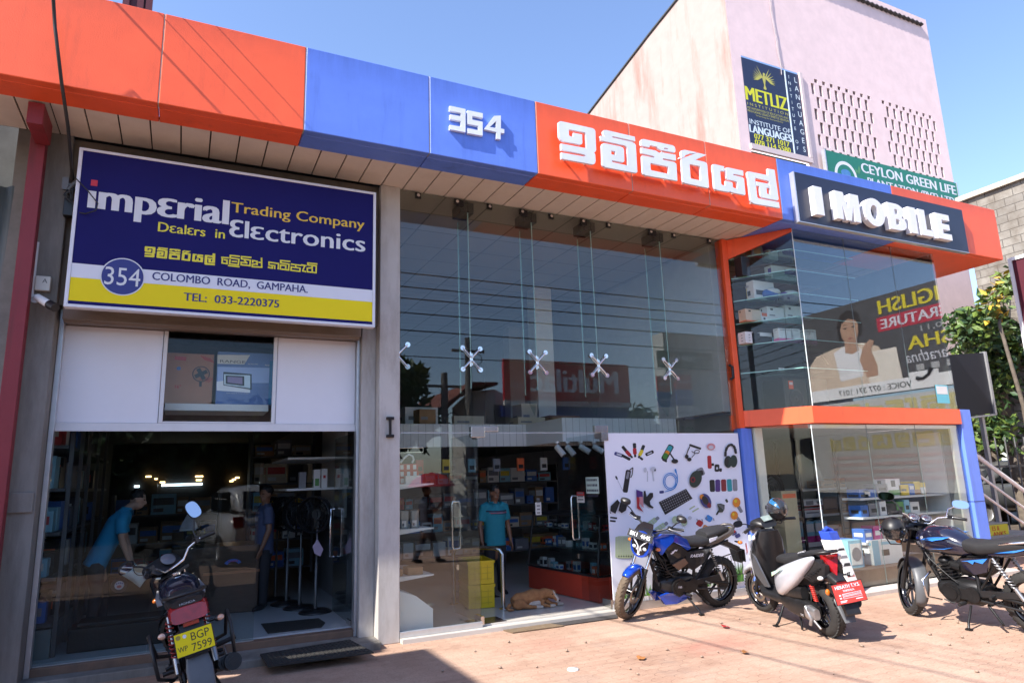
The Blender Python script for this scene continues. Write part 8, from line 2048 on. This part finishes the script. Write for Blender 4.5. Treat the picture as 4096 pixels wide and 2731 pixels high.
b = MB(BLACKG); b.xf = S; b.loft([(.60, 0, .965, .11, .012, R(40)), (.54, 0, 1.03, .10, .014, R(50)), (.49, 0, 1.07, .07, .012, R(55))], 16, 3); b.build('visor', blue, 0)
plate(blue, (.645, 0, .955), (0, 1, .0), (-.35, 0, 1), .30, .07, M('plate_black', (.012, .012, .014), .3), [(WHV, 'BK1  4645', 0, -.022, .25, .046, .02)], 'front_plate', xf=S)
bar_grips(blue, S, [(.40, .03, .97), (.39, .10, 1.0), (.35, .20, 1.05), (.27, .34, 1.06)], mt=BLACK)
mirror(blue, [(.36, .22, 1.06), (.40, .30, 1.15), (.42, .36, 1.19)], (.42, .36, 1.22), (-1, .1, .1), .065, .04, S)
mirror(blue, [(.36, -.22, 1.06), (.40, -.30, 1.15), (.42, -.36, 1.19)], (.42, -.36, 1.22), (-1, -.1, .1), .065, .04, S)

# ---------------- black and blue bike at the right edge
GB = M('gloss_navy_black', (.012, .012, .028), .16, coat=1, var=.2)
DEC = M('decal_blue', (.04, .22, .68), .25, coat=.6, var=.15)
rx_, ry_ = 8.06, -3.02; fx_, fy_ = 7.402, -1.99
hd = R(86)
cxb, cyb = (fx_-.66*math.cos(hd)), (fy_-.66*math.sin(hd))
blk, S = moto('motorcycle', 'black motorcycle with light blue flashes and two round dials, cut by the right edge', (cxb, cyb, 0), hd, R(-7), R(-34), dict(rim=BLACKG, fender=GREYP, fw=.078, fender_arc=(28, 212), disc=False, cover=CARBON, forkup=BLACK, forklow=BLACK, spring=SILV, spokes=6, standz=.035))
tk = bodywork(blk, S, dict(tank=GB, side=GB, tail=GB, tanksec=[(.40, 0, .81, .07, .07), (.37, 0, .83, .13, .115), (.23, 0, .845, .165, .145), (.05, 0, .83, .160, .138), (-.09, 0, .79, .125, .10), (-.17, 0, .76, .08, .06)], seatsec=[(-.06, 0, .81, .08, .06), (-.13, 0, .80, .12, .065), (-.28, 0, .79, .14, .07), (-.45, 0, .82, .14, .072), (-.64, 0, .85, .13, .07), (-.80, 0, .87, .09, .045)]))
b = MB(DEC)
for s in (-1, 1):
    for k, pts in enumerate(([(.31, .855), (.20, .885), (.05, .90), (-.04, .905), (.04, .875), (.10, .865), (.16, .85), (.20, .862)], [(.24, .765), (.05, .775), (-.05, .80), (.05, .785)])):
        d = []
        for x, z in pts:
            y = .164 if .0 < x < .25 else (.152 if x <= 0 else .148)
            dzq = abs(z-.838)/.138; y *= max(.55, (1-min(.98, dzq)**2.6)**(1/2.6)); d.append((x, s*(y+.006), z))
        c_ = sum((Vector(p) for p in d), Vector())/len(d)
        b.add([c_]+d, [((0, i+1, (i+1) % len(d)+1) if s < 0 else (0, (i+1) % len(d)+1, i+1)) for i in range(len(d))])
    b.prism([(-.08, s*.1365, .665), (-.22, s*.1365, .69), (-.36, s*.1365, .715), (-.30, s*.1365, .66), (-.22, s*.1365, .675), (-.20, s*.1365, .645), (-.15, s*.1365, .67)], (0, s*.002, 0))
    b.prism([(-.44, s*.128, .772), (-.60, s*.122, .805), (-.80, s*.094, .845), (-.62, s*.120, .79)], (0, s*.004, 0))
b.build('tank_decal', tk, 0)
b = MB(WHV); b.text('SUZUKI', (.30, .150, .862), (-1, .02, .08), (0, 0, 1), w=.15, h=.028, bold=.02, shear=.3)
b.shape([[(0, 0), (.028, .022), (.01, .030), (.034, .05), (.045, .045), (.030, .032), (.05, .024), (.015, -.004)]], (.235, .148, .895), (-1, .02, .05), (0, -.3, 1)); b.build('tank_lettering', tk, 0)
b = MB(WHV); b.text('GS', (-.40, .137, .80), (-1, 0, .05), (0, 0, 1), w=.05, h=.022, bold=.02); b.build('seat_badge', tk, 0)
b = MB(BLACKG); b.xf = S
b.loft([(.46, 0, .93, .11, .10), (.54, 0, .90, .13, .13), (.62, 0, .87, .12, .12)], 18, 2.4); hl = b.build('headlight', blk, 0)
b = MB(CLRL); b.xf = S; b.ell((.625, 0, .87), (.02, .10, .09)); b.build('lamp_lens', hl, 0)
b = MB(BLACK); b.xf = S; b.loft([(.40, 0, 1.02, .15, .035, R(-35)), (.46, 0, 1.035, .15, .055, R(-35)), (.54, 0, 1.01, .13, .05, R(-35)), (.60, 0, .97, .10, .03, R(-35))], 18, 3.2); ds = b.build('dashboard', blk, 0)
for s in (-1, 1):
    n_ = Vector((-.62, 0, .78)); c = Vector((.395, s*.062, 1.055))
    b = MB(CHROME); b.xf = S; b.lathe([(.052, .0), (.058, .008), (.051, .012)], c, n_, 24); b.lathe([(.0, .004), (.051, .004)], c, n_, 24); o = b.build('dial', ds, 0)
    b = MB(M('dial_face', (.05, .05, .07), .3)); b.xf = S; b.lathe([(0, .006), (.047, .006)], c, n_, 24); b.m(M('dial_mark', (.5, .5, .52), .4))
    u, w = perp(n_)
    for k in range(9): a = .7*k; p = c+n_*.0075+(u*math.cos(a)+w*math.sin(a))*.032; b.obox(p, (u*math.cos(a)+w*math.sin(a))*.005, (w*math.cos(a)-u*math.sin(a))*.0015, n_*.0004)
    b.m(REDL).obox(c+n_*.0075+u*.01, u*.018, w*.0015, n_*.0005); b.build('dial_face', o, 0)
bar_grips(blk, S, [(.40, .03, 1.0), (.38, .09, 1.0), (.34, .16, 1.07), (.28, .25, 1.09), (.19, .37, 1.08)], mt=CHROME)
mirror(blk, [(.30, .22, 1.09), (.33, .25, 1.17), (.34, .31, 1.22)], (.34, .36, 1.25), (-1, .0, .05), .085, .045, S)
mirror(blk, [(.30, -.22, 1.09), (.33, -.25, 1.17), (.34, -.31, 1.20)], (.34, -.38, 1.23), (-1, .0, .25), .085, .045, S, mt=CHROME)
for s in (-1, 1): indicator(blk, (.48, s*.11, .78), (.1, s, 0), S); indicator(blk, (-.84, s*.08, .76), (-.1, s, 0))
b = MB(REDL); b.ell((-.86, 0, .83), (.03, .07, .04)); b.build('tail_light', blk, 0)
b = MB(CHROME); b.tube([(-.50, .13, .86), (-.80, .12, .90), (-.86, 0, .91), (-.80, -.12, .90), (-.50, -.13, .86)], .011, 8); b.build('grab_rail', blk, 0)
b = MB(BLACK); b.prism([(-.68, .07, .76), (-.93, .06, .66), (-1.0, .06, .42), (-.95, .06, .41), (-.88, .06, .60), (-.66, .07, .70)], (0, -.13, 0)); b.build('rear_mudguard', blk, 0, bevel=.01)
plate(blk, (-.98, 0, .52), (0, -1, 0), (.12, 0, 1), .22, .16, YEL, [], 'number_plate')
b = MB(CHROME); b.tube([(.30, .12, .52), (.30, .26, .46), (.28, .27, .30), (.24, .12, .24)], .012, 8); b.tube([(.30, -.12, .52), (.30, -.26, .46), (.28, -.27, .30), (.24, -.12, .24)], .012, 8)
b.m(BLACK); b.build('leg_guard', blk, 0)

# helmets
def helmet(name, label, loc, rotz, tilt, shell, visor, roll=0.0, decals=None):
    t = thing(name, label, 'helmet', loc)
    t.matrix_basis = Matrix.Translation(loc) @ Matrix.Rotation(rotz, 4, 'Z') @ Matrix.Rotation(tilt, 4, 'Y') @ Matrix.Rotation(roll, 4, 'X')
    b = MB(shell)
    n, k = 28, 16; vs_ = []; fs_ = []
    for i in range(k+1):
        th = -.62+ (math.pi/2+.62)*i/k
        for j in range(n):
            ph = 2*math.pi*j/n
            x, y, z = .135*math.cos(th)*math.cos(ph), .115*math.cos(th)*math.sin(ph), .125*math.sin(th)
            if x < 0: x *= 1.06
            vs_.append((x, y, z+.06))
    for i in range(k):
        for j in range(n):
            q = (j+.5)*360/n; q = q if q < 180 else q-360
            zz_ = .125*math.sin(-.62+(math.pi/2+.62)*(i+.5)/k)
            if abs(q) < 62 and -.045 < zz_ < .045: continue
            fs_.append((i*n+j, i*n+(j+1) % n, (i+1)*n+(j+1) % n, (i+1)*n+j))
    b.add(vs_, fs_, True); o = b.build('shell', t, 0); md = o.modifiers.new('t', 'SOLIDIFY'); md.thickness = .012; md.offset = -1
    b = MB(visor); vs_ = []; fs_ = []
    for i in range(7):
        z = -.05+.105*i/6
        for j in range(15):
            ph = R(-68+136*j/14); r_ = math.sqrt(1-(z/.135)**2); vs_.append((.143*r_*math.cos(ph), .124*r_*math.sin(ph), z+.06))
    for i in range(6):
        for j in range(14): fs_.append((i*15+j, i*15+j+1, (i+1)*15+j+1, (i+1)*15+j))
    b.add(vs_, fs_, True); b.build('visor', t, 0)
    b = MB(BLACK)
    for s in (-1, 1): b.cyl((.045, s*.117, .07), (0, 1, 0), .022, .012, 14)
    b.build('visor_hinge', t, 0)
    b = MB(M('helmet_lining', (.03, .03, .035), .9)); b.ell((0, 0, .05), (.115, .098, .108), 16, 10); b.build('lining', t, 0)
    b = MB(BLACK); b.tube([(.03, .09, -.01), (.05, .05, -.09), (.05, -.05, -.09), (.03, -.09, -.01)], .007, 5); b.build('chin_strap', t, 0)
    if decals:
        b = MB(decals)
        for k in range(4):
            pts = []
            for i in range(6):
                ph = R(95+14*i+6*k); z = .085-.013*i-.018*k+.03; th = math.asin(max(-1, min(1, z/.125))); pts.append(Vector((.137*math.cos(th)*math.cos(ph)*(1.06 if math.cos(ph) < 0 else 1), .1172*math.cos(th)*math.sin(ph), z+.06)))
            b.tube(pts, .0028, 4)
        b.build('decal', t, 0)
    return t

# ---------------- white and grey scooter
hs_ = math.atan2(-.916+2.243, 6.199-5.77)
scx, scy = (5.77+6.199)/2, (-2.243-.916)/2
SW = M('scooter_white', (.60, .62, .68), .28, metal=.25, coat=.8, var=.06)
SG = M('scooter_grey', (.14, .14, .15), .35, metal=.5, var=.15)
sco = thing('scooter', 'white and grey scooter with a red trade plate parked on its stand', 'scooter', (scx, scy, 0), hs_, lean=R(-4))
S = steer((.40, 0, .80), (-.40, 0, .92), R(14))
RS_, RF_ = .245, .245
wheel(sco, .65, RF_, .048, BLACKG, S, 6, 1, RUBBER, 'front_wheel'); wheel(sco, -.645, RS_, .068, BLACKG, None, 6, 0, RUBBER, 'rear_wheel')
b = MB(CARBON); b.xf = S
for s in (-1, 1): b.tube([(.49, s*.07, .62), (.65, s*.075, .245)], .02, 8)
b.tube([(.36, 0, .96), (.52, 0, .55)], .025, 8); b.build('fork', sco, 0)
b = MB(SW); b.xf = S; b.loft([(.44, 0, .47, .05, .03, R(25)), (.53, 0, .53, .085, .035, R(12)), (.65, 0, .535, .09, .035), (.78, 0, .48, .075, .03, R(-30)), (.86, 0, .42, .04, .02, R(-40))], 16, 2.8); b.build('front_mudguard', sco, 0)
# front apron
b = MB(SW); b.loft([(.47, 0, .36, .12, .03, R(10)), (.46, 0, .50, .17, .04, R(15)), (.42, 0, .68, .20, .045, R(20)), (.37, 0, .84, .17, .045, R(25)), (.34, 0, .93, .11, .03, R(25))], 18, 3)
ap = b.build('front_apron', sco, 0)
rings = []
for q in ((.47, .30, .12), (.45, .46, .17), (.40, .66, .20), (.35, .84, .17), (.32, .94, .12)):
    x, z, w = q; rings.append([Vector((x+dx, y, z)) for dx, y in ((-.045, w*1.04), (-.10, w*.8), (-.12, 0), (-.10, -w*.8), (-.045, -w*1.04), (-.02, 0))])
b = MB(BLACK); b.rings(rings); b.build('inner_apron', ap, 0)
for s in (-1, 1):
    b = MB(SG); b.prism([(.36, s*.205, .74), (.30, s*.19, .66), (.16, s*.15, .36), (.24, s*.16, .36), (.37, s*.195, .50)], (0, -s*.02, 0)); b.build('apron_wing', ap, 0, bevel=.006)
    b = MB(SW); b.prism([(.44, s*.16, .90), (.40, s*.185, .84), (.43, s*.20, .62), (.48, s*.17, .62)], (0, -s*.03, 0)); b.build('apron_edge', ap, 0, bevel=.006)
b = MB(REDL); b.xf = None; b.prism([(.47, .19, .80), (.40, .215, .82), (.40, .215, .72), (.46, .20, .68)], (0, .006, 0)); b.build('red_tag', sco, 0)
b = MB(M('sticker_rainbow', (.72, .62, .12), .3, col2=(.25, .15, .6), vs=40)); b.prism([(.49, .165, .55), (.44, .19, .56), (.44, .19, .46), (.49, .165, .44)], (0, .004, 0)); b.build('sticker', ap, 0)
# floor board
b = MB(BLACK); b.loft([(.42, 0, .32, .13, .05), (.30, 0, .28, .17, .045), (.0, 0, .27, .17, .05), (-.12, 0, .29, .15, .07)], 16, 4); b.build('floor_board', sco, 0)
# body side panels
for s in (-1, 1):
    b = MB(SW)
    out = [(.0, .34), (-.03, .52), (-.12, .60), (-.40, .685), (-.84, .815), (-.80, .73), (-.62, .585), (-.44, .45), (-.26, .36), (-.12, .31)]
    pv = [Vector((x, s*(.185+.045*math.sin(max(0, min(1, (-x)/.7))*math.pi)*(1-abs(z-.52)*1.4)), z)) for x, z in out]
    c_ = Vector((-.32, s*.262, .535)); vs_ = [c_]+pv+[p-Vector((0, s*.06, 0)) for p in pv]; n = len(pv)
    fs_ = [(0, 1+i, 1+(i+1) % n) for i in range(n)]+[(1+i, 1+n+i, 1+n+(i+1) % n, 1+(i+1) % n) for i in range(n)]
    b.add(vs_, fs_, True); o = b.build('side_panel', sco, 0); md = o.modifiers.new('s', 'SUBSURF'); md.levels = 2; md.render_levels = 2; md.subdivision_type = 'CATMULL_CLARK'
    b = MB(M('rainbow_strip', (.25, .65, .72), .3, col2=(.75, .6, .15), vs=14)); p_ = [(-.12, s*.236, .525), (-.12, s*.232, .565), (-.38, s*.246, .64), (-.30, s*.250, .595)]
    b.prism(p_, (0, s*.006, 0)); b.build('body_decal', o, 0)
b = MB(BLACK); b.loft([(-.05, 0, .48, .13, .13), (-.2, 0, .52, .15, .12), (-.45, 0, .58, .15, .11), (-.70, 0, .65, .12, .10), (-.86, 0, .70, .09, .07)], 18, 3); bd = b.build('body_core', sco, 0)
b = MB(BLACK)
for s in (-1, 1):
    b.prism([(-.60, s*.16, .58), (-.78, s*.125, .75), (-.90, s*.09, .70), (-.88, s*.10, .60), (-.70, s*.14, .53)], (0, -s*.05, 0))
    for k in range(6): b.obox((-.70-.022*k, s*(.165-.012*k), .585+.018*k), (.05, -s*.012, .0), (0, .004, 0), (0, 0, .004))
b.build('tail_vent', bd, 0)
b = MB(SEATM); b.loft([(.02, 0, .66, .09, .04), (-.08, 0, .68, .13, .05), (-.25, 0, .685, .15, .055), (-.42, 0, .72, .145, .055), (-.62, 0, .765, .125, .05), (-.76, 0, .79, .08, .03)], 20, 3); st_ = b.build('seat', sco, 0)
b = MB(WHV); b.text('NTORQ', (-.50, .128, .775), (-1, 0, .22), (0, -.8, .6), w=.15, h=.026, bold=.02); b.build('seat_lettering', st_, 0)
b = MB(BLACK); b.tube([(-.52, .12, .76), (-.74, .12, .80), (-.88, .07, .82), (-.90, 0, .82), (-.88, -.07, .82), (-.74, -.12, .80), (-.52, -.12, .76)], .015, 8); b.build('grab_rail', sco, 0)
b = MB(REDL); b.prism([(-.84, .085, .795), (-.94, .0, .785), (-.84, -.085, .795), (-.80, -.06, .70), (-.90, 0, .60), (-.80, .06, .70)][::-1], (-.03, 0, 0)); b.build('tail_light', sco, 0, bevel=.008)
b = MB(BLACK); b.loft([(-.78, 0, .60, .09, .05), (-.90, 0, .58, .08, .05), (-.98, 0, .54, .06, .03)], 14, 3); b.build('tail_unit', sco, 0)
b = MB(REDL); b.box(-1.0, -.975, -.05, .05, .515, .555); b.build('reflector', sco, 0)
for s in (-1, 1): indicator(sco, (-.88, s*.07, .60), (-.25, s, -.05), None, CLRL, L_=.08)
b = MB(BLACK); b.prism([(-.86, .075, .54), (-1.02, .065, .46), (-1.08, .06, .28), (-1.05, .06, .27), (-.98, .065, .40), (-.84, .075, .48)], (0, -.14, 0)); b.build('rear_mudguard', sco, 0, bevel=.01)
b = MB(GREYP); b.loft([(-.90, 0, .40, .07, .015, R(50)), (-.98, 0, .30, .075, .015, R(65)), (-1.01, 0, .20, .055, .012, R(75))], 14, 3); b.build('mud_flap', sco, 0)
TR = M('trade_red', (.62, .055, .045), .35, var=.08)
plate(sco, (-1.075, .0, .475), (0, -1, .06), (.20, .06, 1), .30, .17, TR, [(WHV, 'HERATH T.V.S.', 0, .043, .25, .030, .02), (WHV, 'YAKKALA.', .0, .014, .12, .018, .015), (WHV, '[]', .02, -.010, .095, .0095, 0), (TR, '[]', .02, -.0101, .092, .0068, 0), (WHV, '[]', .02, -.034, .095, .0095, 0), (TR, '[]', .02, -.0341, .092, .0068, 0), (WHV, '[]', -.10, -.010, .010, .006, 0), (WHV, '[]', -.10, -.034, .010, .006, 0), (WHV, '[]', -.08, -.060, .035, .003, 0), (WHV, '[]', -.085, -.070, .03, .003, 0), (WHV, '[]', .08, -.060, .035, .003, 0)], frame=BLACK)
b = MB(AMBL); b.ell((-.93, .125, .47), (.02, .022, .03)); b.build('reflector', sco, 0)
# engine and cvt cover on the left
b = MB(CARBON); b.loft([(-.10, .12, .27, .05, .06), (-.25, .13, .26, .055, .085), (-.45, .13, .25, .055, .095), (-.62, .13, .245, .05, .085), (-.72, .13, .245, .03, .05)], 16, 3); b.loft([(-.20, .13, .37, .04, .05), (-.35, .14, .40, .05, .07), (-.52, .13, .40, .04, .06)], 14, 3); en = b.build('engine', sco, 0)
b = MB(SILV); b.loft([(-.58, .17, .245, .03, .06), (-.66, .175, .245, .04, .075), (-.74, .16, .24, .03, .05)], 14, 3); b.tube([(-.62, .20, .30), (-.70, .205, .20), (-.66, .20, .14)], .018, 8); b.tube([(-.70, .18, .18), (-.78, .17, .12)], .012, 6); b.build('gear_cover', en, 0)
b = MB(WHV); b.text('TVS', (-.48, .188, .19), (-1, 0, 0), (0, 0, 1), w=.05, h=.02, bold=.02); b.build('cover_text', en, 0)
b = MB(M('spring_red', (.45, .03, .02), .4)); pts = []
for k in range(50): t = k/49; c = Vector((-.70, .145, .50)).lerp(Vector((-.74, .145, .36)), t); pts.append(c+Vector(((.018*math.cos(k)), .018*math.sin(k), 0)))
b.tube(pts, .006, 5); b.build('shock', sco, 0)
b = MB(CARBON); b.tube([(-.2, -.12, .22), (-.45, -.15, .24), (-.9, -.17, .34)], [.025, .05, .05], 12); b.build('exhaust', sco, 0)
b = MB(CARBON); b.tube([(-.02, .10, .22), (-.07, .22, .06), (-.09, .26, .035)], .013, 7); b.obox((-.09, .27, .028), (.035, 0, 0), (0, .02, 0), (0, 0, .006)); b.tube([(-.30, .09, .20), (-.34, .12, .06), (-.34, .12, .02)], .012, 7); b.build('side_stand', sco, 0)
# handlebar cowl, dash, mirror
b = MB(BLACK); b.xf = S; b.loft([(.24, 0, 1.02, .10, .05, R(-30)), (.30, 0, 1.04, .15, .06, R(-30)), (.38, 0, 1.02, .14, .06, R(-30)), (.46, 0, .97, .09, .04, R(-30))], 18, 3); co = b.build('handlebar_cowl', sco, 0)
b = MB(M('lcd', (.22, .27, .26), .15)); b.xf = S; n_ = Vector((-.72, 0, .69)); u = Vector((0, 1, 0)); w = n_.cross(u); b.obox(Vector((.262, 0, 1.075)), u*.06, w*.035, n_*.004); b.build('display', co, 0)
b = MB(SW); b.xf = S; b.loft([(.40, 0, 1.03, .12, .02, R(-30)), (.47, 0, .98, .10, .03, R(-30)), (.50, 0, .93, .07, .03, R(-30))], 16, 3); b.build('front_cowl', co, 0)
bar_grips(sco, S, [(.33, .03, 1.0), (.32, .12, 1.01), (.28, .22, 1.02), (.22, .36, 1.0)], mt=CARBON)
mirror(sco, [(.28, .20, 1.03), (.30, .28, 1.07), (.30, .33, 1.08)], (.30, .37, 1.09), (-1, .1, .1), .055, .035, S)
b = MB(WHITEP); b.xf = S; b.ell((.17, .31, .93), (.018, .018, .024)); b.build('lever_end', sco, 0)
hp_ = sco.matrix_basis @ Vector((.30, -.16, 1.10))
helmet('helmet', 'black helmet with blue stripes and a red badge hanging over the scooter handlebar', hp_, hs_+R(-20), R(8), M('helmet_black', (.03, .03, .034), .25, coat=.8, var=.3), glass('helmet_visor', .12, (.65, .68, .70)), R(8), M('helmet_stripe', (.02, .30, .70), .3))
hp_ = blk.matrix_basis @ Vector((.47, .31, .93))
helmet('helmet', 'black open helmet with a clear visor hanging on the left handlebar of the black motorcycle', hp_, R(205), R(22), M('helmet_matt', (.015, .015, .017), .45, var=.3), glass('helmet_visor'), R(0))

# ---------------- black bike with yellow plate, seen from behind
hon, S = moto('motorcycle', 'black motorcycle with a red tail light and yellow plate BGP 7599, seen from behind', (.235, -.85, 0), R(93), R(-13), R(36), dict(rim=BLACKG, fender=BLACKG, fender_arc=(30, 150), cover=CARBON, spring=M('spring_dark_red', (.28, .02, .02), .4), standz=.09))
bodywork(hon, S, dict(tank=GB, side=BLACKG, tail=BLACKG))
for s in (-1, 1):
    b = MB(M('tank_silver', (.45, .45, .47), .3, metal=.5)); b.prism([(.32, s*.16, .84), (.12, s*.185, .80), (-.0, s*.17, .76), (.10, s*.18, .74), (.30, s*.17, .78)], (0, -s*.03, 0)); b.build('tank_scoop', hon, 0, bevel=.006)
    b = MB(BLACK); b.tube([(-.20, s*.12, .40), (-.30, s*.24, .45), (-.36, s*.27, .62), (-.55, s*.26, .66), (-.66, s*.26, .58), (-.68, s*.25, .38), (-.60, s*.16, .32)], .014, 8); b.build('saree_guard', hon, 0)
b = MB(REDL); b.loft([(-.80, 0, .80, .115, .055, R(-14)), (-.86, 0, .795, .13, .062, R(-14)), (-.90, 0, .785, .115, .052, R(-14))], 14, 5); tl = b.build('tail_light', hon, 0)
b = MB(BLACK); b.loft([(-.60, 0, .83, .12, .04), (-.78, 0, .865, .125, .035), (-.88, 0, .86, .10, .025)], 16, 3.4); b.build('tail_top', hon, 0)
b = MB(M('badge_grey', (.35, .35, .36), .4)); b.text('HONDA', (-.912, 0, .852), (0, -1, 0), (.3, 0, 1), w=.10, h=.014, bold=.02, align='C'); b.build('tail_lettering', tl, 0)
b = MB(REDL); b.box(-.90, -.88, -.05, .05, .705, .73); b.build('reflector', hon, 0)
b = MB(BLACK); b.tube([(-.45, .12, .87), (-.72, .135, .90), (-.88, .09, .915), (-.92, 0, .92), (-.88, -.09, .915), (-.72, -.135, .90), (-.45, -.12, .87)], .013, 8); b.build('grab_rail', hon, 0)
b = MB(BLACK); b.prism([(-.66, .08, .76), (-.86, .075, .72), (-.93, .07, .50), (-.89, .07, .50), (-.82, .075, .66), (-.64, .08, .70)], (0, -.155, 0)); b.build('rear_mudguard', hon, 0, bevel=.01)
b = MB(GREYP); b.loft([(-.86, 0, .54, .06, .012, R(80)), (-.93, 0, .42, .085, .014, R(72)), (-.985, 0, .26, .08, .012, R(75)), (-.99, 0, .22, .06, .01, R(78))], 14, 4); b.build('mud_flap', hon, 0)
plate(hon, (-.945, 0, .605), (0, -1, 0), (.14, 0, 1), .235, .148, YEL, [(TXB, 'BGP', .04, .006, .115, .053, .0), (TXB, '7599', .04, -.062, .125, .050, .0), (TXB, 'WP', -.078, -.045, .06, .034, .0), (M('emblem_olive', (.35, .27, .05), .5), 'o', -.095, .05, .015, 0, 0), (WHV, 'o', -.055, .048, .012, 0, 0)])
for s in (-1, 1): indicator(hon, (-.87, s*.10, .69), (-.2, s, 0), None, M('indicator_white', (.62, .55, .50), .12, coat=1, var=.5, col2=(.6, .2, .05), vs=22), L_=.075)
b = MB(BLACKG); b.xf = S; b.loft([(.48, 0, .88, .10, .10), (.56, 0, .88, .13, .13), (.63, 0, .86, .11, .11)], 18, 2.6); hl = b.build('headlight', hon, 0)
b = MB(CLRL); b.xf = S; b.ell((.635, 0, .86), (.02, .09, .08)); b.build('lamp_lens', hl, 0)
b = MB(BLACK); b.xf = S; b.loft([(.44, 0, 1.0, .13, .03, R(-40)), (.50, 0, 1.04, .15, .06, R(-40)), (.58, 0, 1.03, .14, .06, R(-40)), (.66, 0, .98, .10, .03, R(-40))], 18, 3); ds = b.build('dashboard', hon, 0)
b = MB(M('dial_grey', (.14, .14, .16), .3)); b.xf = S; n_ = Vector((-.75, 0, .66)); b.lathe([(0, .006), (.055, .006), (.06, 0)], (.455, -.03, 1.055), n_, 24); b.build('dial', ds, 0)
bar_grips(hon, S, [(.40, .03, .98), (.38, .10, .99), (.35, .17, 1.06), (.29, .25, 1.09), (.20, .35, 1.08)], mt=CHROME)
mirror(hon, [(.30, -.24, 1.09), (.34, -.27, 1.16), (.34, -.33, 1.25)], (.34, -.36, 1.33), (-1, .15, .30), .062, .082, S)
mirror(hon, [(.30, .24, 1.09), (.34, .27, 1.14), (.34, .33, 1.18)], (.34, .38, 1.20), (-1, .0, -.6), .07, .045, S)
for s in (-1, 1): indicator(hon, (.50, s*.11, .80), (.1, s, 0), S)
# exhaust end and foot rest on the right
b = MB(CARBON); b.tube([(-.70, -.20, .33), (-.88, -.215, .37)], .058, 16); b.tube([(-.882, -.215, .371), (-.887, -.215, .372)], .03, 14); b.build('silencer_end', hon, 0)
b = MB(BLACK); b.tube([(-.36, -.16, .40), (-.38, -.30, .42)], .018, 8); b.build('pillion_peg', hon, 0)
